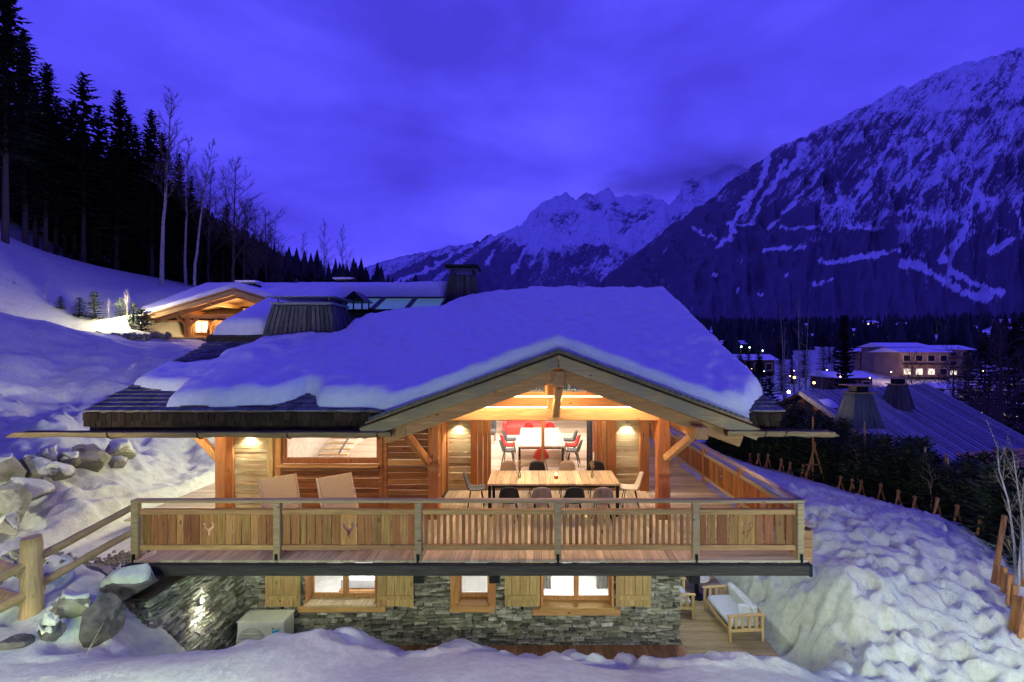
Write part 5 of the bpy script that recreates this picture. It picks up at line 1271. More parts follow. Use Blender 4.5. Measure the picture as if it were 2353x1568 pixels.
place_by_top(CON[1], 22, 408, 345, 60, 'spruce_tree', 'spruce between the two leaning birches', 'tree', GF)
place_by_top(CON[0], 22, 440, 400, 63, 'spruce_tree', 'lower spruce right behind the second birch', 'tree', GF)
place_by_top(CON[3], 20, 150, 240, 60, 'spruce_tree', 'spruce filling the gap between pointed and open crowned ones', 'tree', GF)
place_by_top(CON[0], 22, 312, 285, 62, 'spruce_tree', 'spruce between the spire-tipped one and the birch', 'tree', GF)
place_by_top(CON[0], 22, 520, 465, 66, 'spruce_tree', 'short spruce at the lower end of the wood below the third birch', 'tree', GF)
place_by_top(CON[1], 22, 560, 520, 68, 'spruce_tree', 'last small spruce before the bare thickets', 'tree', GF)
for i, (px, top, Y, l) in enumerate([(82, 185, 54, 'spruce tucked left of the pointed one'), (128, 215, 56, 'broad spruce right of the pointed one'), (172, 225, 58, 'spruce leaning on the open crowned one'), (228, 238, 59, 'spruce left of the spire-tipped one'), (290, 255, 60, 'spruce just right of the spire-tipped one'), (332, 300, 61, 'spruce left of the tall birch'), (375, 300, 62, 'spruce showing right behind the birch crown')]):
    place_by_top(CON[i % 4], (22, 22, 22, 20)[i % 4], px, top, Y, 'spruce_tree', l, 'tree', GF, 1.1)
lab = 'dark spruce deep inside the wood on the slope'
for k in range(150):
    px = -60 + 730 * (k + R.random()) / 150; Y = R.uniform(58, 96)
    top = np.interp(px, [-60, 60, 250, 420, 520, 600, 680], [150, 240, 330, 420, 520, 575, 625]) + R.uniform(0, 110) * (1 if px < 450 else .3)
    place_by_top(FILL[k % 2], (20, 17)[k % 2], px, top, Y, 'spruce_tree', lab, 'tree', 'spruces deep inside the wood', 1.15)
BB = [bare_data(16, 3, M_twig, M_birch, 4, .42, .17, (.055, 0), .42, 26, .018, .9), bare_data(13, 8, M_twig, M_birch, 4, .45, .13, (.13, 0), .45, 20, .016, .9), bare_data(10, 14, M_twig, M_bark, 4, .75, .12, (.02, 0), .25, 22, .016, .8), bare_data(9, 19, M_twig, M_bark, 4, .5, .07, (0, 0), .12, 22, .014, 1.4)]
def place_px(data, H0, px, pbase, ptop, Y, name, label, cat, group, wide=1.0, rz=0):
    x = (px - 1226) * Y / FPX; z0 = gz(x, Y) - .1; ztop = EYE - (ptop - 808) * Y / FPX; s = (ztop - z0) / H0
    return tree_obj(name, data, (x, Y, z0), rz, (s * wide, s), label, cat, group)
place_px(BB[0], 16, 371, 640, 205, 48, 'birch_tree', 'tall white-trunked birch at the front of the wood', 'tree', None)
place_px(BB[1], 13, 446, 610, 325, 52, 'birch_tree', 'leaning birch with a slim pale trunk, second along the wood', 'tree', None)
place_px(BB[2], 10, 535, 640, 368, 56, 'birch_tree', 'wide crowned leafless tree above the lit gable roof', 'tree', None)
for i, (px, top, Y, l) in enumerate([(612, 480, 60, 'leafless thicket tree right of the last spruce'), (590, 545, 58, 'low leafless bush tree above the second chalet roof'), (648, 560, 62, 'thin leafless tree at the end of the thicket'), (697, 535, 70, 'slender bare tree with upright twigs, first of three on the skyline'), (745, 510, 72, 'slender bare tree, tallest of three on the skyline'), (786, 522, 72, 'slender bare tree, last of three on the skyline'), (722, 590, 70, 'short bare sapling between the skyline trees'), (630, 610, 60, 'dense dark bush over the chalet roof'), (806, 600, 74, 'short bare sapling at the end of the skyline row'), (570, 560, 61, 'leafless tree filling the gap before the thicket')]):
    place_px(BB[2 + (i >= 3 and i != 7)], (10, 9)[i >= 3 and i != 7], px, 650, top, Y, 'bare_tree', l, 'tree', None, 1.0 if i < 3 else .8, R.uniform(0, 6))
for i, (px, top, Y, l) in enumerate([(478, 400, 57, 'leafless tree close left of the wide crowned one'), (560, 455, 58, 'leafless tree right of the wide crowned one'), (585, 500, 60, 'thin leafless tree in the thicket, second from the wide crowned one'), (625, 520, 62, 'leafless tree in the middle of the thicket'), (665, 580, 66, 'low leafless tree at the right end of the thicket'), (425, 330, 55, 'slim birch between the two pale trunks')]):
    place_px(BB[(2, 2, 3, 2, 3, 1)[i]], (10, 10, 9, 10, 9, 13)[i], px, 650, top, Y, 'bare_tree', l, 'tree', None, 1.0, i * 1.1)
# dark low firs on the skyline
for k in range(46):
    px = 560 + 300 * (k + R.random()) / 46; place_by_top(FILL[k % 2], (20, 17)[k % 2], px, np.interp(px, [560, 620, 680, 780, 860], [575, 600, 618, 625, 640]) + R.uniform(0, 25), R.uniform(62, 100), 'spruce_tree', 'dark spruce behind the bare thickets above the distant chalet', 'tree', 'spruces behind the bare thickets', 1.3)
for px, top, Y in ((660, 618, 70), (690, 628, 72), (715, 622, 71), (740, 632, 73), (768, 620, 70), (800, 622, 75), (825, 628, 78), (846, 640, 80)):
    place_by_top(FILL[R.randint(0, 1)], 20, px, top, Y, 'spruce_tree', 'small dark spruce on the skyline behind the snowy roofs', 'tree', 'small spruces on the skyline', 1.2)
# young firs planted before the lit bank
FIR = [conifer_data(2.0, .62, s, .04, 1.1, M_fir, M_bark, .13, .12, .2) for s in (51, 52, 53)]
names = ['first small fir from the picture edge before the lit snow bank', 'bushy small fir, darkest of the row before the bank', 'small fir in the middle of the row before the bank', 'small fir with a forked top before the bank', 'pointed small fir before the brightest part of the bank', 'small sparse fir nearest the second chalet', 'lowest small fir beside the second chalet eave', 'small fir between two bare saplings']
for (px, top, H, l) in zip((72, 139, 182, 216, 277, 306, 325, 20), (668, 672, 674, 662, 676, 686, 700, 676), (50,) * 8, names):
    place_by_top(FIR[R.randint(0, 2)], 2.0, px, top + 6, 35.6, 'young_fir', l, 'fir', 'young firs before the snow bank', 1.25)
SAP = [bare_data(3.0, 61, M_twigp, M_twigp, 3, .5, .035, (.02, 0), .4, 10, .010, 1.0), bare_data(3.4, 62, M_twigp, M_birch, 3, .3, .03, (.05, 0), .5, 8, .008, 1.4)]
for (px, top, l) in ((17, 640, 'bare forked sapling at the picture edge of the fir row'), (105, 652, 'bare sapling between the first two firs'), (250, 690, 'cut bare stem between the pointed firs'), (292, 668, 'bare branching sapling near the second chalet')):
    place_px(SAP[0], 3.0, px, 720, top, 35.3, 'bare_sapling', l, 'sapling', 'saplings in the fir row', .8, R.uniform(0, 6))

# hedge of firs along the road, with its stakes
def on_hedge(px):
    py = np.interp(px, [1600, 1740, 1900, 2050, 2200, 2353, 2450], [1040, 1078, 1108, 1150, 1200, 1285, 1350]); Y = 4.9 * FPX / (py - 808)
    return (px - 1226) * Y / FPX, Y
HF = [conifer_data(2.6, .8, s, .03, 1.25, M_fir, M_bark, .17, .15, .18) for s in (71, 72, 73)]
k = 0
for row in range(4):
    px = 1615 + R.uniform(0, 20)
    while px < 2430:
        x, y = on_hedge(px); nx, ny = (.75, .65); d = .55 + row * .95 + R.uniform(-.2, .2)
        x += nx * d; y += ny * d; g = -1.35 - .25 * max(0, x - 12)
        h = R.uniform(.65, 1.0) * (1.05 + .12 * row)
        tree_obj('hedge_fir', HF[k % 3], (x, y, gz(x, y) - .1), R.uniform(0, 6), (h * 1.15, h), ('dense young fir in the %s row of the hedge along the snowy road' % ('front', 'second', 'third', 'rearmost')[row]), 'fir', 'firs of the roadside hedge'); k += 1
        px += R.uniform(26, 44) * (16 / y)
def aframe(px, h, label, post=False):
    x, y = on_hedge(px); z = gz(x, y)
    r = empty('plant_support', (x, y, z), label, 'plant support', 'timber plant supports along the hedge')
    for s in (-1, 1):
        m = MB(); m.tube([(x + s * h * .28, y, z - .1), (x - s * .02, y + .03 * s, z + h)], .026 + h * .008, 6); add('stake', m.mesh('stake', W_stake), (0, 0, 0), None, r)
    m = MB(); m.tube([(x, y + h * .25, z - .1), (x, y, z + h * 1.05)], .024 + h * .008, 6); add('stake', m.mesh('stake', W_stake), (0, 0, 0), None, r)
    if post: 
        m = MB(); m.tube([(x, y + .1, z), (x, y + .1, z + h * 1.7)], .03, 6); add('pole', m.mesh('pole', W_stake), (0, 0, 0), None, r)
        add('cross_bar', cbox(h * .5, .04, .05, W_stake, .006), (x, y - .03, z + h * .45), None, r)
ords = 'first second third fourth fifth sixth seventh eighth ninth tenth eleventh twelfth thirteenth fourteenth fifteenth'.split()
for i, px in enumerate([1723, 1742, 1764, 1795, 1815, 1845, 1931, 1958, 1979, 2024, 2064, 2102, 2153, 2200, 2254]):
    aframe(px, R.uniform(.42, .62), '%s small orange stake frame along the hedge, counted from the balcony' % ords[i])
aframe(1871, 1.45, 'tall orange timber tripod with a pole standing in the hedge', True)
for (px, dy, h) in ((1985, .9, 2.9), (2010, 1.3, 2.7), (2046, 1.2, 2.6), (2128, .9, 2.4), (2180, 1.1, 2.4), (2188, .8, 2.2)):
    x, y = on_hedge(px); y += dy; x += dy * .8; z = gz(x, y); m = MB(); m.tube([(x, y, z), (x + R.uniform(-.05, .05), y, z + h)], .035, 6)
    tag(add('stake', m.mesh('stake', W_logy)), 'thin pale pole rising above the hedge firs', 'stake', 'poles in the hedge')
# stakes and saplings at the road edge
i = 0
for (x0, y0, x1, y1, Y) in [(2283, 1325, 2308, 1185, 9.4), (2296, 1330, 2298, 1300, 9.2), (2306, 1345, 2309, 1305, 9.1), (2318, 1372, 2322, 1320, 8.9), (2330, 1385, 2333, 1345, 8.8), (2324, 1430, 2334, 1370, 8.5), (2336, 1440, 2350, 1372, 8.4), (2340, 1470, 2366, 1360, 8.2), (2347, 1330, 2352, 1210, 9.3)]:
    a, b_ = at(x0, y0, Y), at(x1, y1, Y); a.z -= .15; m = MB(); m.tube([a, a.lerp(b_, .5), b_], [.05, .047, .045], 8)
    tag(add('stake', m.mesh('stake', W_stake)), ['leaning tall stake furthest up the road edge', 'short upright stake beside the leaning one', 'short upright stake, third down the road edge', 'short thick stake below the birch saplings', 'short stake close behind the thick one', 'upright stake at the gully by the picture edge', 'second upright stake at the gully', 'long leaning stake nearest the viewer', 'slim leaning stake half cut by the picture edge'][i], 'stake', 'stakes at the road edge'); i += 1
def sapling(pts, Y, r0, label, seed):
    r = random.Random(seed); P = [at(px, py, Y + .1 * j) for j, (px, py) in enumerate(pts)]; t = empty('birch_sapling', P[0], label, 'sapling', 'birch saplings at the road edge'); m = MB(); m.tube(P, [r0 * (1 - .75 * j / (len(P) - 1)) for j in range(len(P))], 6); add('trunk', m.mesh('trunk', M_birch, True), (0, 0, 0), None, t)
    m = MB()
    for k in range(14):
        f = r.uniform(.3, .98) * (len(P) - 1); j = min(len(P) - 2, int(f)); p = P[j].lerp(P[j + 1], f - j); L = r.uniform(.25, .7); a = r.uniform(0, 6.3); q = p + Vector((math.cos(a) * .45, math.sin(a) * .45, 1)).normalized() * L
        m.tube([p, p.lerp(q, .5) + Vector((r.uniform(-.03, .03), 0, 0)), q], [.006, .005, .003], 3, False)
        for _ in range(3): s = p.lerp(q, r.uniform(.3, .9)); m.tube([s, s + Vector((r.uniform(-.15, .15), r.uniform(-.15, .15), r.uniform(.05, .2)))], .003, 3, False)
    add('crown', m.mesh('crown', M_twigp), (0, 0, 0), None, t)
sapling([(2332, 1400), (2334, 1330), (2330, 1250), (2316, 1150), (2295, 1080), (2291, 1020)], 8.9, .03, 'birch sapling bending towards the balcony at the road edge', 5)
sapling([(2338, 1390), (2342, 1300), (2350, 1200), (2338, 1120), (2327, 1040)], 8.8, .028, 'birch sapling with two bends, nearer the picture edge', 6)
sapling([(2352, 1330), (2350, 1240), (2346, 1180), (2352, 1100)], 8.8, .022, 'thin birch sapling brushing the picture edge', 7)
# bushes by the hedge, thin twigs in the snow
for (px, py, Y, l) in ((1960, 1190, 15.5, 'pale leafless shrub at the hedge foot below the tripod'), (2130, 1225, 12.6, 'pale leafless shrub in front of the darkest hedge firs')):
    x, y = on_hedge(px); tree_obj('bare_shrub', SAP[0], (x + .3, y + .2, gz(x, y) - .05), 1.0, (.75, .5), l, 'shrub')
for (a, b_, c) in (((185, 1545), (205, 1490), (238, 1430)), ((118, 1560), (130, 1530), (160, 1500))):
    m = MB(); P = [at(*a, 6.0), at(*b_, 6.1), at(*c, 6.3)]; m.tube(P, [.008, .006, .003], 4); m.tube([P[1], P[1] + Vector((.12, 0, .14))], .003, 3)
    tag(add('dry_stem', m.mesh('dry_stem', M_twigp)), 'dry stem leaning out of the near snow, ' + ('the longer one before the dark boulder' if a[0] > 150 else 'the shorter one near the mossy boulder'), 'stem')

# ================================================================ SECOND CHALET
c2_ = empty('chalet', (-25, 40, 4.8), 'distant second chalet with warmly lit open gable and snowy roof', 'chalet')
GX2, GZ2, P2 = -23.6, 8.72, .30
def g2(x, y): return GZ2 - P2 * np.abs(x - GX2)
def m2z(x, y): return np.where(y < 46, 6.45 + .43 * (y - 37.2), 6.45 + .43 * 8.8 - .43 * (y - 46))
def r2(x, y): return np.maximum(np.where(y < 37.1, -9, m2z(x, y)), np.where(y < 43, g2(x, y), -9))
slab('roof', [(-31.0, 35.8), (GX2, 35.8), (GX2, 42), (-31.0, 42)], g2, .2, W_soffit, c2_); slab('roof', [(GX2, 35.8), (-16.2, 35.8), (-16.2, 42), (GX2, 42)], g2, .2, W_soffit, c2_)
slab('roof', [(-33.6, 37.2), (-13, 37.2), (-13, 46), (-33.6, 46)], lambda x, y: 6.45 + .43 * (y - 37.2), .2, W_dark, c2_); slab('roof', [(-33.6, 46), (-13, 46), (-13, 54), (-33.6, 54)], lambda x, y: 6.45 + .43 * 8.8 - .43 * (y - 46), .2, W_dark, c2_)
s_ = snow_slab('roof_snow', [(-30.9, 35.9), (GX2, 35.85), (-16.4, 35.9), (-13.2, 37.5), (-13.2, 47.5), (-33.3, 47.5), (-33.4, 38.5), (-31.5, 37.3)], r2, .48, M_rsnow, c2_, .2, .4, 31, .05); s_['kind'] = 'stuff'
for s in (-1, 1):
    for (dz, yy, h, w, L) in ((-.33, 35.85, .42, .1, 7.35), (-.62, 36.3, .3, .2, 6.6)):
        beam('bargeboard' if yy < 36 else 'rafter', (GX2, yy, GZ2 + dz), (GX2 + s * L, yy, GZ2 - P2 * L + dz), w, h, W_beamx, c2_)
    for a in (2.1, 4.3): beam('purlin', (GX2 + s * a, 36.0, GZ2 - P2 * a - .55), (GX2 + s * a, 40, GZ2 - P2 * a - .55), .25, .3, W_beamy, c2_)
beam('tie_beam', (-28.6, 37.0, 6.55), (-18.5, 37.0, 6.55), .28, .32, W_beamx, c2_)
for x in (-28.1, -23.4, -18.8): beam('post', (x, 37.0, 4.85), (x, 37.0, 7.2), .3, .3, W_frame, c2_)
for x, s in ((-28.1, 1), (-28.1, -1), (-23.4, -1)): beam('brace', (x, 37.0, 5.75), (x + s * .9, 37.0, 6.5), .2, .2, W_frame, c2_)
mm = MB(); mm.box((-24, 40.1, 6.1), (13.4, .2, 4.2)); mm.box((-30.6, 43, 5.6), (.2, 6, 3.2)); w_ = add('wall', mm.mesh('wall', W_beamx), (0, 0, 0), None, c2_)
for k in range(9): add('wall_board', cbox(13.4, .05, .24, W_beamx, .01), (-24, 39.96, 5.0 + k * .26), None, w_)
wf = add('window', cbox(1.3, .08, 1.15, W_frame, .01), (-30.0 + .95, 39.88, 5.85), None, c2_)
M_lit = emis('lit_window', (1, .80, .50), 2.2); M_litp = emis('lit_window_pale', (1, .85, .7), 1.6)
for a in (-.28, .28): add('pane', cbox(.46, .04, .95, M_lit, .005), (-29.05 + a, 39.83, 5.85), None, wf)
arch = MB(); arch.tube([(-26.8 + 1.15 * math.cos(PI * k / 12), 39.2, 5.6 + 1.05 * math.sin(PI * k / 12)) for k in range(13)], .13, 6); arch.box((-27.95, 39.2, 5.2), (.24, .24, .8)); arch.box((-25.65, 39.2, 5.2), (.24, .24, .8)); add('arch', arch.mesh('arch', W_frame), (0, 0, 0), None, c2_)
add('terrace_floor', cbox(13.6, 5.0, .25, W_beamx, .02), (-24.0, 38.4, 4.72), None, c2_)
pl2 = MB(); pl2.box((-26.5, 37.6, 4.0), (8.6, 3.4, 1.3)); p2o = add('plinth', pl2.mesh('plinth', M_mortar), (0, 0, 0), None, c2_)
for k in range(40):
    j = k // 8; V, F = stone_mesh(R.uniform(.45, .75), .26, .1); add('stone', mesh('stone', V, F, M_boulder2), (-30.5 + (k % 8) * .6 + (j % 2) * .25, 35.88, 3.5 + j * .28), None, p2o)
for (x, y, z, n, d) in ((-27.0, 43.2, 10.0, 'vent', 1), (-19.5, 47, 10.9, 'vent', 1)):
    v = empty('roof_vent', (x, y, z)); v.parent = c2_; v.location = Vector((x, y, z)) - WL[c2_.name]; WL[v.name] = Vector((x, y, z))
    add('cowl', cbox(1.7, 1.1, .6, M_black, .03), (x, y, z - .25), None, v); add('cap', cbox(2.0, 1.3, .18, M_rsnow, .05), (x, y, z + .28), None, v)
tx = MB(); tx.box((-18.7, 47, 10.55), (.9, .9, 1.2)); add('flue', tx.mesh('flue', M_black), (0, 0, 0), None, c2_)
# stone wall between the chalets
for k in range(17):
    px = 204 + k * 11.4; Y = 34.0; py_ = 773 + R.uniform(-2, 3)
    while Y > 22:
        p_ = at(px, py_, Y)
        if p_.z > gz(p_.x, p_.y) + .1: break
        Y -= .25
    z = p_.z
    o = add('boulder', _bms[k % 7], ((px - 1226) * Y / FPX, Y, z), Euler((R.uniform(-.3, .3), R.uniform(-.3, .3), R.uniform(0, 6))), None, (R.uniform(.2, .34), .32, R.uniform(.25, .40)))
    tag(o, 'warm-lit boulder in the low wall below the distant chalet', 'boulder', 'boulders of the lit wall')

# ================================================================ NEIGHBOUR'S ROOF ON THE RIGHT
nb_ = empty('house', (18, 21, -4), 'neighbour house below the hedge with a bare blue striped roof', 'house')
A = Vector((14.0, 24, 1.59)); Bp = Vector((25.1, 28.9, 1.59)); dn = Vector((.44, -1, -.631)); ux = (Bp - A).normalized(); LEN = 9.2; W_nroof = wood('striped_roof_wood', (.12, .12, .14), (.50, .50, .56), 'y', .3, knots=False, rough=.75)
nrm = ux.cross(dn.normalized()); nrm = nrm if nrm.z > 0 else -nrm
V = [A, Bp, Bp + dn * LEN, A + dn * LEN]; V += [v - nrm * .18 for v in V]; rf = add('roof', fix_normals(mesh('roof', V, [(0, 1, 2, 3), (7, 6, 5, 4), (0, 4, 5, 1), (1, 5, 6, 2), (2, 6, 7, 3), (3, 7, 4, 0)], W_nroof)), (0, 0, 0), None, nb_)
Lr = (Bp - A).length; n = 62; dl = dn.length * LEN
Mr = Matrix((ux, -dn.normalized(), nrm)).transposed().to_euler()
for i in range(n):
    if i % 2 == 0:
        h = R.uniform(.03, .06); add('roof_board', cbox(round(Lr / n * 1.05, 2), round(dl, 2), .05, W_nroof, .006), A + ux * (i + .5) * Lr / n + dn * LEN / 2 + nrm * h * .5, Mr, rf)
# rear slope and gable
bkd = Vector((-.44, 1, -.631)); V = [A, Bp, Bp + bkd * 6, A + bkd * 6]; V += [v - Vector((0, 0, .18)) for v in V]; add('roof', fix_normals(mesh('roof', V, [(0, 1, 2, 3), (7, 6, 5, 4), (0, 4, 5, 1), (1, 5, 6, 2), (2, 6, 7, 3), (3, 7, 4, 0)], W_dark)), (0, 0, 0), None, nb_)
P0 = A + ux * .7 - Vector((0, 0, .25)); f = P0 + dn * 7; g = P0 + bkd * 5
for (q0, q1) in ((P0, f), (P0, g)):
    n = 26
    for i in range(n):
        a = q0.lerp(q1, i / n); b_ = q0.lerp(q1, (i + .96) / n); zb = -5.5; th = ux * .04
        V = [Vector((a.x, a.y, zb)), Vector((b_.x, b_.y, zb)), b_, a]; V += [v + th for v in V]
        add('gable_board', fix_normals(mesh('gable_board', V, [(0, 1, 2, 3), (7, 6, 5, 4), (0, 4, 5, 1), (1, 5, 6, 2), (2, 6, 7, 3), (3, 7, 4, 0)], W_brown if i % 3 else W_dark)), (0, 0, 0), None, nb_)
V = [f, g, Bp + dn * 7, Bp + bkd * 5]
mm = MB(); q = [f, Bp - ux * .7 + dn * 7 - Vector((0, 0, .25))]; mm.add([Vector((v.x, v.y, -9)) for v in q] + [q[1], q[0]], [(0, 1, 2, 3)]); add('wall', mm.mesh('wall', W_dark), (0, 0, 0), None, nb_)
W_teal = plain('weathered_zinc', (.09, .13, .13), .55, .3, var=.25, nscale=3)
def n_chim(px, py, Y, w0, w1, h, cap, mat=W_teal):
    p = at(px, py, Y); c = empty('chimney', p); c.parent = nb_; c.location = p - WL[nb_.name]; WL[c.name] = p.copy(); s = Y / FPX
    tapered_box('chimney_core', c, p.x, p.y, w0 * s, w0 * s * .9, w1 * s, w1 * s * .9, p.z - .5, p.z + h * s, mat, 7, 7)
    add('chimney_cap', cbox(w1 * s * 1.5, w1 * s * 1.4, .05, W_log, .01), (p.x, p.y, p.z + h * s + .35), None, c); add('flue', cbox(w1 * s * .7, w1 * s * .7, .35, M_black, .01), (p.x, p.y, p.z + h * s + .15), None, c); add('chimney_rim', cbox(w1 * s * 1.25, w1 * s * 1.2, .05, W_log, .01), (p.x, p.y, p.z + h * s + .02), None, c)
n_chim(1972, 955, 21, 72, 38, 52, 1); n_chim(2062, 918, 25, 48, 26, 34, 1, W_clad)
def on_plane(px, py):
    d = Vector(((px - 1226) / FPX, 1, -(py - 808) / FPX)); o = Vector((0, 0, EYE)); t = (A - o).dot(nrm) / d.dot(nrm); return o + d * t
pc = [on_plane(1879 + 0, 921), on_plane(1897, 918), on_plane(1912, 926), on_plane(1926, 938), on_plane(1912, 941), on_plane(1892, 934)]
bm = MB(); c = sum(pc, Vector()) / 6; bm.add([p + nrm * .06 for p in pc] + [c + nrm * .2] + [(p + (c - p) * .35) + nrm * .18 for p in pc], [(i, (i + 1) % 6, 7 + (i + 1) % 6, 7 + i) for i in range(6)] + [(7 + i, 7 + (i + 1) % 6, 6) for i in range(6)])
o = add('snow_patch', bm.mesh('snow_patch', M_rsnow, True), (0, 0, 0), None, nb_); 
# lit porch roof at the picture edge
po = empty('porch', at(2330, 1110, 15.5), 'small pink-lit porch roof at the picture edge beyond the hedge', 'porch')
p = at(2300, 1092, 15.5); W_pink = wood('larch_soffit', (.5, .22, .12), (.7, .38, .2), 'x', .1)
for k in range(5): add('roof_board', cbox(3.0, .3, .05, W_pink, .01), (p.x + 1.2, p.y + k * .31, p.z + .12 * k), Euler((.35, -.08, 0)), po)
add('beam', cbox(3.0, .15, .2, W_pink, .01), (p.x + 1.3, p.y - .1, p.z - .12), Euler((0, -.06, 0)), po)
for x in (.8, 2.6): add('post', cbox(.2, .2, 2.4, W_pink, .01), (p.x + x, p.y + .1, p.z - 1.3), None, po)
lp = empty('wall_lamp', at(2328, 1112, 15.0), 'small warm lamp under the pink-lit porch', 'lamp')
lq = at(2328, 1112, 15.0); add('bulb', cbox(.1, .1, .1, emis('porch_bulb', (1, .45, .25), 12), .02), lq, None, lp)

# ================================================================ VALLEY
def house(px, py, Y, w, h, d, label, mat, lit=(), roofh=1.6, floors=2, cols=4, group='houses in the valley', flat=False):
    p = at(px, py, Y); x, y, z = p; z = gz(x, y); r = empty('house', (x, y, z), label, 'house', group)
    add('wall', cbox(w, d, h, mat, .02), (x, y + d / 2, z + h / 2), None, r)
    if flat: add('roof', cbox(w + 1, d + 1, .5, M_rsnow, .15), (x, y + d / 2, z + h + .25), None, r)
    else:
        V = [(x - w / 2 - .8, y - 1, z + h), (x + w / 2 + .8, y - 1, z + h), (x + w / 2 + .8, y + d + 1, z + h), (x - w / 2 - .8, y + d + 1, z + h), (x - w / 2 - .8, y + d / 2, z + h + roofh), (x + w / 2 + .8, y + d / 2, z + h + roofh)]
        add('roof', fix_normals(mesh('roof', V, [(0, 1, 5, 4), (2, 3, 4, 5), (0, 4, 3), (1, 2, 5), (0, 3, 2, 1)], M_rsnow)), (0, 0, 0), None, r)
    k = 0
    for f in range(floors):
        add('balcony', cbox(w * .9, 1.0, .18, W_dark, .02), (x, y - .5, z + h * (f + .12) / floors), None, r)
        for c in range(cols):
            m_ = M_litp if k in lit else M_black; wx = x - w / 2 + w * (c + .5) / cols
            fr = add('window', cbox(min(1.9, w / cols * .62), .1, h / floors * .5, M_cream, .02), (wx, y - .03, z + h * (f + .55) / floors), None, r)
            add('pane', cbox(min(1.6, w / cols * .52), .06, h / floors * .42, m_, .01), (wx, y - .09, z + h * (f + .55) / floors), None, fr); k += 1
    return r
M_hw = plain('house_render', (.34, .24, .17), .9, var=.2, nscale=.5); M_hb = plain('house_timber', (.14, .08, .05), .9)
house(2085, 850, 118, 11, 7.2, 9, 'pale apartment block left part with dark balconies in the valley', M_hw, (), 1.2, 3, 4)
house(2125, 855, 112, 12, 6.6, 9, 'apartment block with two bright ground floor windows in the valley', M_hw, (1, 2, 0), 1.2, 2, 4)
house(2190, 852, 114, 9, 7, 8, 'apartment block with one glowing window beside the bare trees', M_hw, (1,), 1.2, 3, 3)
house(2012, 845, 128, 10, 5, 8, 'low apartment wing with a lit stairway right of the black fir', M_hw, (3,), 1.0, 2, 4)
house(2212, 862, 88, 7.5, 2.9, 7, 'low timber house with an orange window under thick snow', M_hb, (2,), .9, 1, 5)
house(2300, 868, 70, 9, 3.4, 7, 'low house with a yellow glowing front at the valley edge', M_hw, (0, 1, 2), 1.8, 1, 3)
house(1860, 868, 62, 7, 3.0, 7, 'small snow-roofed house behind the pale birch stems', M_hb, (), 1.4, 1, 3)
house(2050, 812, 210, 14, 5, 9, 'far chalet with snowy roof above the apartment block', M_hb, (2,), 1.8, 2, 4)
house(2150, 806, 230, 14, 5, 9, 'far chalet with dim windows right of the valley middle', M_hb, (), 1.8, 2, 4)
house(2270, 795, 240, 20, 5, 9, 'long far building beside the orange-lit road', M_hb, (1, 5), 1.8, 2, 7)
house(2330, 790, 260, 16, 5, 9, 'far building at the picture edge by the orange-lit road', M_hb, (2,), 1.8, 2, 5)
house(1740, 830, 120, 9, 4, 8, 'small house with cold blue light left of the birches', M_hb, (), 1.5, 1, 3)
house(1690, 815, 170, 12, 5, 8, 'far house beyond the snow roof corner', M_hb, (1,), 1.5, 2, 3)
house(1905, 800, 240, 16, 5, 9, 'far snowy building behind the birch stems', M_hb, (3,), 1.5, 2, 4)
house(1960, 850, 95, 8, 3.5, 8, 'low snow-covered shed right of the small house', M_hb, (), 1.2, 1, 3)
for k in range(16):
    px = 1640 + 45 * k + R.uniform(-15, 15); Y = R.uniform(160, 420); py = np.interp(Y, [150, 300, 450], [835, 802, 785])
    house(px, py, Y, R.uniform(9, 14), R.uniform(3.5, 6), 8, 'small snow-roofed house among the dark valley trees', R.choice((M_hw, M_hb)), (R.randint(0, 3), R.randint(0, 5)), 2.0, 2, 3)
LIGHTS = []
def light(kind, loc, energy, color, size=.1, rot=None, spot=None, blend=.5, name='light', shape=None, sy=None):
    l = bpy.data.lights.new(name, kind); l.energy = energy; l.color = color
    if kind == 'AREA':
        l.size = size
        if sy: l.shape = 'RECTANGLE'; l.size_y = sy
    else: l.shadow_soft_size = size
    if kind == 'SPOT': l.spot_size = spot; l.spot_blend = blend
    o = bpy.data.objects.new(name, l); COL.objects.link(o); o.location = loc
    if rot is not None: o.rotation_euler = rot
    return o
def aim(o, target): o.rotation_euler = (Vector(target) - Vector(o.location)).to_track_quat('-Z', 'Y').to_euler(); return o
LAMPC = {'w': (1, .66, .30), 'c': (.55, .9, 1.0), 'y': (1, .55, .12), 'g': (.4, 1, .9)}
lamps = [(1703, 797, 95, 'c', 1.0, 'bright cold street lamp just right of the roof snow'), (1722, 799, 100, 'c', .5, 'smaller cold lamp beside the brightest one'), (1752, 806, 110, 'c', .3, 'faint cold lamp above the dark garden'), (2224, 778, 200, 'y', 2.4, 'orange street lamp on the lit road, the brightest one'), (2300, 780, 210, 'y', 1.6, 'orange street lamp further along the lit road'),
 (2125, 768, 330, 'w', .9, 'white lamp on the far road, left of the church-like light'), (2168, 763, 330, 'w', .6, 'small far white lamp above the snowy roofs'), (2250, 768, 320, 'w', .6, 'far white lamp left of a reddish house'), (2313, 771, 320, 'w', 1.0, 'far white lamp over a reddish facade'), (2338, 795, 200, 'g', .7, 'green traffic light by the picture edge'), (2075, 790, 260, 'w', .5, 'faint lamp behind the apartment block'),
 (1898, 764, 300, 'w', .9, 'tall warm lamp behind the birch stems'), (1850, 770, 300, 'c', .5, 'cold lamp low between the birches'), (1825, 868, 60, 'y', .35, 'small yellow garden lamp beyond the roof eave'), (1870, 880, 58, 'y', .25, 'small yellow garden lamp near the snow-roofed house')]
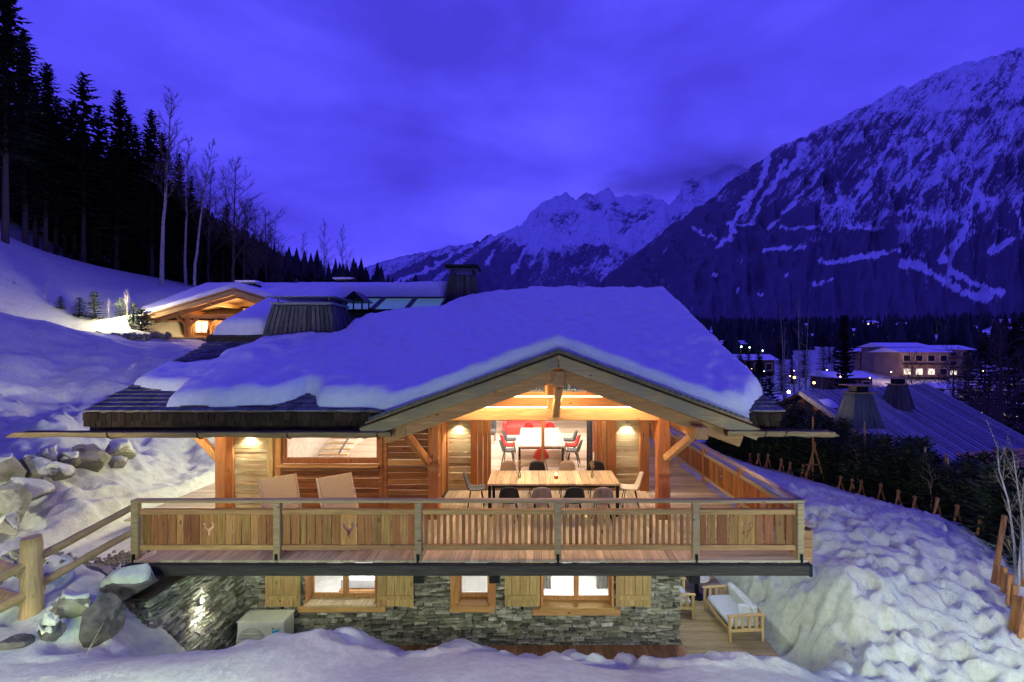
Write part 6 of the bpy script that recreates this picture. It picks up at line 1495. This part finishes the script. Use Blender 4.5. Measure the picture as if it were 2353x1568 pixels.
for (px, py, Y, c, e, l) in lamps:
    p = at(px, py, Y); g = gz(p.x, p.y); g = min(g, p.z - 1)
    r = empty('street_lamp', (p.x, p.y, g), l, 'street lamp', 'lamps in the valley'); m = MB(); m.tube([(p.x, p.y + .2, g), (p.x, p.y + .2, p.z)], .06, 5); add('pole', m.mesh('pole', M_black), (0, 0, 0), None, r)
    bm = bmesh.new(); bmesh.ops.create_icosphere(bm, subdivisions=1, radius=max(.16, Y * .0011)); me = bpy.data.meshes.new('bulb'); bm.to_mesh(me); bm.free(); me.materials.append(emis('lamp_glow', LAMPC[c], 14)); add('bulb', me, p, None, r)
    light('POINT', (p.x, p.y - .5, p.z - .3), e * (Y / 10) ** 2 * 1.6, LAMPC[c], .3)
for k in range(60):
    px = R.uniform(1640, 2353); Y = R.uniform(135, 420) if k % 3 else R.uniform(60, 130); py = np.interp(Y, [60, 150, 300, 620], [872, 838, 800, 772]) + R.uniform(-8, 4); p = at(px, py, Y); g = min(gz(p.x, p.y), p.z - 1); c = R.choice('wwyyyc')
    r = empty('street_lamp', (p.x, p.y, g), 'tiny distant lamp among the valley houses', 'street lamp', 'far lamps of the valley'); bm = bmesh.new(); bmesh.ops.create_icosphere(bm, subdivisions=1, radius=Y * .0013); me = bpy.data.meshes.new('bulb'); bm.to_mesh(me); bm.free(); me.materials.append(MATS.setdefault('far_glow_' + c, emis('far_glow', LAMPC[c], 16))); add('bulb', me, p, None, r)
    if k % 4 == 0: light('POINT', (p.x, p.y - .5, p.z - .3), .9 * (Y / 10) ** 2, LAMPC[c], .3)
for (px, py, Y, e) in ((2040, 846, 108, 450), (2110, 850, 102, 450), (2175, 850, 104, 450), (2240, 858, 76, 500), (2310, 862, 62, 700)): light('POINT', at(px, py, Y), e, (1, .62, .30), .3)
# pale birch stems, the black fir, other trees of the valley
VB = [bare_data(14, 81 + i, M_twigp, M_birch, 3, .25, .12, ((-.05, .02, .0, .04)[i], 0), .35, 14, .02, 1.6) for i in range(4)]
for i, (px, top, Y, l) in enumerate([(1808, 700, 31, 'pale slim birch leaning left behind the roof corner'), (1798, 740, 32, 'shorter pale birch close to the leaning one'), (1836, 672, 31, 'tallest pale birch stem behind the roof corner'), (1846, 710, 32, 'pale birch right of the tallest stem'), (1895, 800, 34, 'pale branched birch left of the black fir'), (1858, 830, 33, 'short pale birch stem below the snowy roof'), (1878, 840, 33, 'short pale stem beside the branched birch')]):
    place_px(VB[i % 4], 14, px, 900, top, Y, 'birch_tree', l, 'tree', 'birches beyond the neighbour roof', .8)
place_by_top(conifer_data(14, 2.2, 91, .04, 1.5, M_nfar, M_bark, .45, .32, .3), 14, 1942, 716, 46, 'spruce_tree', 'single black spruce spire between the birches and the apartment block', 'tree', None, 1.0)
DT = bare_data(12, 95, M_twig, M_bark, 4, .8, .22, (.0, 0), .2, 26, .02, .6)
place_px(DT, 12, 2300, 900, 742, 36, 'bare_tree', 'large dark leafless tree before the yellow glowing house', 'tree', None, 1.1)
place_px(DT, 12, 2190, 900, 800, 44, 'bare_tree', 'dark leafless tree in front of the lit apartment block', 'tree', None, 1.0, 2)
place_px(DT, 12, 2095, 900, 812, 46, 'bare_tree', 'thin dark leafless tree over the second neighbour chimney', 'tree', None, .7, 4)
lab2 = 'dark conifer among the valley houses'
for k in range(120):
    Y = R.uniform(70, 420); px = R.uniform(1600, 2500); x = (px - 1226) * Y / FPX
    if 1960 < px < 2260 and Y < 135: continue
    tree_obj('conifer_tree', FILL[k % 2], (x, Y, gz(x, Y) - .2), R.uniform(0, 6), (R.uniform(.4, .6), R.uniform(.28, .62)), lab2, 'tree', 'conifers among the valley houses')
m = MB(); cnt_ = 0
for k in range(5200):
    Y = 130 * (900 / 130) ** R.random(); px = R.uniform(1330, 2560) if k < 3400 else R.uniform(250, 1250); x = (px - 1226) * Y / FPX
    if k < 3400 and vnoise(np.array([px * .02]), np.array([math.log(Y) * 6]), 3)[0] < .40 + .14 * (Y < 350): continue
    h = R.uniform(7, 15); w = h * R.uniform(.16, .24); a = R.uniform(0, 6)
    n = 5; V = []; F = []
    for lv, (zz, ww) in enumerate(((.02, 1), (.42, .55), (.30, .8), (.72, .3), (.6, .5), (1, .02))):
        for i in range(n): V.append((x + math.cos(a + i * 2 * PI / n) * w * ww * R.uniform(.75, 1.25), Y + math.sin(a + i * 2 * PI / n) * w * ww, h * zz))
    for lv in range(5):
        for i in range(n): F.append((lv * n + i, lv * n + (i + 1) % n, (lv + 1) * n + (i + 1) % n, (lv + 1) * n + i))
    m.add(V, F); cnt_ += 1
_V = np.array(m.V); _c = _V.reshape(cnt_, 30, 3); _g = ground(_c[:, :, 0].mean(1), _c[:, :, 1].mean(1)); _c[:, :, 2] += _g[:, None] - .3
tag(add('forest', mesh('forest', _c.reshape(-1, 3), m.F, M_nfar)), 'dark conifer wood covering the valley floor up to the mountain foot', None, None, 'stuff')
for (px, top, Y) in ((1610, 770, 60), (1640, 800, 52), (1665, 780, 70), (1720, 825, 48), (1745, 815, 60), (1765, 850, 46), (2260, 760, 60), (2330, 735, 52), (2360, 720, 60), (2225, 800, 70)):
    place_by_top(FILL[k % 2], (20, 17)[k % 2], px, top, Y, 'conifer_tree', 'dark conifer standing just beyond the chalet and its neighbour', 'tree', 'nearer valley conifers', 1.3)

# ================================================================ LAMPS AND LIGHT
WARM = (1.0, .70, .38); WHITE = (1.0, .86, .68); COOL = (.80, .95, .90)
def wall_light(p, label, e_down=75, e_up=14):
    r = empty('wall_lamp', p, label, 'lamp', 'wall lamps of the chalet'); m = MB(); m.tube([(p[0], p[1], p[2] + .05), (p[0], p[1], p[2]), (p[0], p[1], p[2] - .05)], [.05, .035, .05], 12, False); add('housing', m.mesh('housing', M_steel), (0, 0, 0), None, r)
    add('bracket', cbox(.03, .08, .03, M_steel, .003), (p[0], p[1] + .05, p[2]), None, r)
    m = MB(); m.tube([(p[0], p[1], p[2] - .035), (p[0], p[1], p[2] - .045)], .035, 12); add('bulb', m.mesh('bulb', emis('lamp_bulb', WHITE, 40)), (0, 0, 0), None, r)
    light('SPOT', (p[0], p[1], p[2] - .055), e_down, WHITE, .03, (0, 0, 0), math.radians(120), .6)
    light('SPOT', (p[0], p[1], p[2] + .055), e_up, WHITE, .03, (PI, 0, 0), math.radians(130), .6)
wall_light((-1.99, 12.06, 1.84), 'small up-and-down wall lamp left of the glazed door')
wall_light((2.48, 12.06, 1.84), 'small up-and-down wall lamp right of the glazed door')
wall_light((-6.64, 10.56, 1.84), 'wall lamp on the plank wall by the left post')
# LED strips over the tie beam, lighting the open gable
st = add('strip_light', cbox(4.7, .05, .02, M_led, .003), (.33, 10.14, 2.46)); tag(st, 'long warm light strip lying on top of the tie beam', 'strip light')
light('AREA', (.33, 10.14, 2.50), 26, (1, .8, .55), 4.6, (PI, 0, 0), sy=.06)
light('AREA', (.33, 11.3, 2.95), 75, WARM, 2.0, (0, 0, 0), sy=1.2)
# living room
for (x, y, e) in ((.2, 15.6, 150), (.2, 19.2, 330), (-4.0, 14.5, 260), (-4.0, 19, 300), (-4.6, 11.7, 60)):
    light('AREA', (x, y, 2.66), e, (1, .86, .76), 1.6, (0, 0, 0), sy=1.6)
light('AREA', (.5, 13.4, 2.3), 60, (1, .86, .76), 1.0, (0, 0, 0))
light('POINT', (.5, 13.8, 3.3), 30, (1, .9, .8), .2)
# basement rooms
for (x, e) in ((-4.3, 110), (-1.35, 60), (1.0, 120)): light('AREA', (x, 11.6, -.5), e, (.95, .95, .95), 1.0, (0, 0, 0)); light('POINT', (x, 10.9, -.62), e * .12, (.95, .95, 1), .1)
# lamp on the retaining wall
wl_ = empty('wall_lamp', (-6.36, 8.68, -1.04), 'bright white spot lamp on the retaining wall', 'lamp')
add('housing', cbox(.06, .08, .12, M_steel, .01), (-6.36, 8.68, -1.04), None, wl_); add('bulb', cbox(.03, .05, .05, emis('spot_bulb', (1, 1, .9), 60), .005), (-6.325, 8.68, -1.06), None, wl_)
light('SPOT', (-6.28, 8.68, -1.12), 42, (1, .98, .80), .03, (0, .12, 0), math.radians(100), .5); light('POINT', (-6.27, 8.68, -.98), 5, (1, .98, .8), .04)
# lamps under the balcony
for (x, y, z, e, c) in ((3.6, 10.9, -.45, 85, (.80, .92, 1)), (.6, 9.3, -.40, 12, (.9, .9, .7)), (-4.6, 9.3, -.40, 14, (.75, 1, .65))):
    r = empty('ceiling_lamp', (x, y, z + .04), 'round lamp under the balcony deck ' + ('at the basement corner' if x > 3 else 'over the wide window' if x > 0 else 'over the air conditioner'), 'lamp'); m = MB(); m.tube([(x, y, z + .07), (x, y, z + .04)], .07, 12); add('housing', m.mesh('housing', M_steel), (0, 0, 0), None, r)
    m = MB(); m.tube([(x, y, z + .038), (x, y, z + .03)], .05, 12); add('bulb', m.mesh('bulb', emis('under_deck_bulb', c, 8)), (0, 0, 0), None, r)
    light('POINT', (x, y, z - .03), e, c, .06)
# added floodlights, out of view, low in the snow in front of the chalet
def added_flood(x, y, tgt, e, c, label):
    z = gz(x, y) + .22; r = empty('floodlight', (x, y, z - .2), label, 'floodlight', 'added floodlights before the chalet')
    m = MB(); m.tube([(x, y, z - .4), (x, y, z - .06)], .02, 6); m.box((x, y - .03, z), (.22, .05, .16)); add('housing', m.mesh('housing', M_black), (0, 0, 0), None, r)
    aim(light('SPOT', (x, y + .03, z), e, c, .06, None, math.radians(150), .4), tgt)
FL = (.60, .95, .62)
added_flood(-4.6, 3.6, (-3.5, 9, .4), 330, FL, 'added unseen low floodlight in the snow towards the left part of the balcony')
added_flood(3.4, 3.6, (2.5, 9, .4), 240, FL, 'added unseen low floodlight in the snow towards the right part of the balcony')
def added_pole_lamp(x, y, z, tgt, e, c, label, ang=140):  # pole lamps added out of view to light the snow and railing
    g = gz(x, y); r = empty('street_lamp', (x, y, g), label, 'street lamp'); m = MB(); m.tube([(x, y, g - .3), (x, y, z)], .05, 8); add('pole', m.mesh('pole', M_black), (0, 0, 0), None, r)
    add('head', cbox(.3, .3, .12, M_black, .03), (x, y, z + .06), None, r); aim(light('SPOT', (x, y, z - .08), e, c, .12, None, math.radians(ang), .35 if ang < 145 else .1), tgt)
added_pole_lamp(-10.8, 4.2, 1.3, (-13.5, 11.5, .4), 1900, (1, .97, .72), 'added unseen lamp on a pole lighting the boulder bank', 125)
added_pole_lamp(8.0, 4.2, 1.2, (8.5, 10, -1.4), 1100, (.86, .98, 1), 'added unseen lamp on a pole beside the snowy road', 130)
added_pole_lamp(-7.2, 1.2, 4.6, (-7.2, 1.201, 0), 1100, (1, 1, .62), 'added unseen tall lamp on a pole on the near snow bank', 146)
added_pole_lamp(-16.5, 11.5, 5.2, (-23, 17, 2.6), 900, (1, .93, .70), 'added unseen tall lamp on a pole lighting the snow slope beside the chalet', 96)
added_pole_lamp(13.2, 9.2, 1.6, (10.5, 13, -1.4), 350, (1, .93, .85), 'added unseen lamp on a pole at the road edge beyond the birch saplings', 140)
for x, l in ((-5.6, 'added unseen bollard lamp on the near snow bank, leftmost'), (-2.0, 'added unseen bollard lamp on the near snow bank, second'), (1.6, 'added unseen bollard lamp on the near snow bank, third'), (4.9, 'added unseen bollard lamp on the near snow bank, rightmost')):  # bollards added below the frame to rake light over the near snow
    y = 2.9; g = gz(x, y); z = min(g + .7, 1.30); r = empty('added_bollard_lamp', (x, y, g), l, 'bollard lamp', 'added bollard lamps on the near bank'); m = MB(); m.tube([(x, y, g - .2), (x, y, z - .02)], .04, 8); add('post', m.mesh('post', M_black), (0, 0, 0), None, r); add('hood', cbox(.2, .2, .04, M_black, .01), (x, y, z + .04), None, r)
    light('SPOT', (x, y + .06, z), 420, (1, 1, .72), .05, (0, 0, 0), math.radians(156), .1)
# warm strips added out of sight under the eaves, lighting the balcony from the front
for (x0, x1, y, z, e) in ((-8.0, -3.2, 9.5, 2.22, 45), (-1.6, 2.6, 9.6, 2.75, 80), (3.4, 4.9, 9.5, 2.2, 22)):
    o = add('strip_light', cbox(x1 - x0, .03, .02, M_led, .003), ((x0 + x1) / 2, y, z)); tag(o, ('added hidden warm light strip under the long eave over the loungers', 'added hidden warm light strip under the gable rafters over the table', 'added hidden short light strip under the eave end over the side walkway')[(x0 > -3) + (x0 > 3)], 'strip light')
    light('AREA', ((x0 + x1) / 2, y, z - .03), e, WARM, x1 - x0, (math.radians(8), 0, 0), sy=.05)
for y, e in ((12.4, 170), (15.2, 380), (18.2, 520)):  # lamps added on the hidden side wall to light the snow slope
    r = empty('wall_lamp', (-7.2, y, 1.95), 'added hidden wall lamp on the uphill side of the chalet, facing the snow slope', 'lamp', 'added lamps of the uphill facade'); add('housing', cbox(.1, .1, .14, M_steel, .01), (-7.22, y, 1.95), None, r); add('bulb', cbox(.05, .05, .02, emis('hill_bulb', WHITE, 30), .004), (-7.24, y, 1.87), None, r)
    light('POINT', (-7.34, y, 1.84), e, (1, .97, .78), .04)
for y in (13.2, 15.4, 17.6, 19.8):  # side lamps added out of sight to light the walkway railing
    r = empty('wall_lamp', (3.16, y, 1.9), 'added hidden wall lamp on the side facade along the walkway', 'lamp', 'added lamps of the side facade'); add('housing', cbox(.1, .1, .14, M_steel, .01), (3.14, y, 1.9), None, r); add('bulb', cbox(.05, .05, .02, emis('side_bulb', WHITE, 30), .004), (3.16, y, 1.82), None, r)
    light('POINT', (3.24, y, 1.78), 16, WARM, .04)
r = empty('wall_lamp', (-31.2, 36.1, 6.0), 'bright lamp at the left eave end of the distant chalet', 'lamp'); add('bulb', cbox(.12, .12, .12, emis('eave_bulb', (1, .85, .55), 20), .02), (-31.15, 36.1, 6.0), None, r); light('POINT', (-31.6, 34.6, 7.3), 1000, (1, .88, .58), .12)
# second chalet
for (x, y, z, e) in ((-26.8, 39.3, 6.3, 160), (-29.4, 39.2, 6.4, 110), (-21.5, 39.2, 6.4, 160)): light('POINT', (x, y, z), e, WARM, .12)
for x in (-26.8, -21.5): 
    r = empty('wall_lamp', (x, 39.7, 5.7), 'glowing wall lamp under the distant gable, ' + ('inside the arch' if x < -25 else 'beyond the arch'), 'lamp'); add('bulb', cbox(.18, .1, .25, emis('far_bulb', (1, .8, .5), 30), .03), (x, 39.7, 5.7), None, r)
add('strip_light', cbox(4.6, .06, .05, emis('far_strip', (1, .8, .45), 9), .01), (GX2 - 2.5, 36.5, 7.55), Euler((0, -.29, 0)), c2_)
light('AREA', (GX2, 37.6, 7.0), 350, WARM, 8, (PI, 0, 0), sy=2)
# neighbour's gable lamp and porch
nlp = at(1812, 901, 23.2); r = empty('wall_lamp', nlp, 'bright warm lamp at the tip of the neighbour gable', 'lamp'); bm = bmesh.new(); bmesh.ops.create_icosphere(bm, subdivisions=2, radius=.07); me = bpy.data.meshes.new('bulb'); bm.to_mesh(me); bm.free(); me.materials.append(emis('gable_bulb', (1, .75, .35), 60)); add('bulb', me, nlp, None, r); add('bracket', cbox(.05, .4, .05, M_black, .005), nlp + Vector((0, .2, .08)), None, r)
light('POINT', nlp - Vector((0, .1, .1)), 30, (1, .7, .35), .06)
light('POINT', lq + Vector((-.2, -.2, -.1)), 40, (1, .45, .28), .08)

# ================================================================ HAZE
def haze():
    m = bpy.data.materials.new('haze'); m.use_nodes = True; N = m.node_tree.nodes; L = m.node_tree.links; N.clear()
    o = N.new('ShaderNodeOutputMaterial'); v = N.new('ShaderNodeVolumePrincipled'); v.inputs['Color'].default_value = (.96, .97, 1, 1); v.inputs['Density'].default_value = HAZE; v.inputs['Anisotropy'].default_value = .1
    L.new(v.outputs[0], o.inputs['Volume'])
    V, F = box_vf(16000, 12000, 2700); me = mesh('haze', V, F, m); tag(add('haze', me, (500, 4000, 1290)), 'thin blue evening haze filling the valley', None, None, 'stuff')
HAZE = .00004

def cloud(px, py, Y, rx, ry, rz, dens, label):
    m = bpy.data.materials.new('cloud'); m.use_nodes = True; N = m.node_tree.nodes; L = m.node_tree.links; N.clear()
    o = N.new('ShaderNodeOutputMaterial'); v = N.new('ShaderNodeVolumePrincipled'); v.inputs['Color'].default_value = (.9, .9, .95, 1)
    tc = N.new('ShaderNodeTexCoord'); ln = N.new('ShaderNodeVectorMath'); ln.operation = 'LENGTH'; L.new(tc.outputs['Object'], ln.inputs[0])
    n = N.new('ShaderNodeTexNoise'); n.inputs['Scale'].default_value = 2.2; n.inputs['Detail'].default_value = 5; L.new(tc.outputs['Object'], n.inputs['Vector'])
    a = N.new('ShaderNodeMath'); a.operation = 'MULTIPLY_ADD'; L.new(n.outputs['Fac'], a.inputs[0]); a.inputs[1].default_value = 1.1; a.inputs[2].default_value = .35
    b = N.new('ShaderNodeMath'); b.operation = 'SUBTRACT'; L.new(a.outputs[0], b.inputs[0]); L.new(ln.outputs['Value'], b.inputs[1])
    c = N.new('ShaderNodeMath'); c.operation = 'MULTIPLY'; c.use_clamp = False; L.new(b.outputs[0], c.inputs[0]); c.inputs[1].default_value = dens
    d = N.new('ShaderNodeMath'); d.operation = 'MAXIMUM'; L.new(c.outputs[0], d.inputs[0]); d.inputs[1].default_value = 0
    L.new(d.outputs[0], v.inputs['Density']); L.new(v.outputs[0], o.inputs['Volume'])
    bm = bmesh.new(); bmesh.ops.create_icosphere(bm, subdivisions=3, radius=1); me = bpy.data.meshes.new('cloud'); bm.to_mesh(me); bm.free(); me.materials.append(m)
    tag(add('cloud', me, at(px, py, Y), None, None, (rx, ry, rz)), label, None, None, 'stuff')
cloud(1665, 385, 5300, 1000, 700, 330, .0026, 'low dark cloud wrapped round the hidden peak')
cloud(1480, 420, 5600, 900, 600, 170, .003, 'thin cloud trailing off the snowy peaks')
scene.cycles.volume_step_rate = 1.0; scene.cycles.volume_max_steps = 128
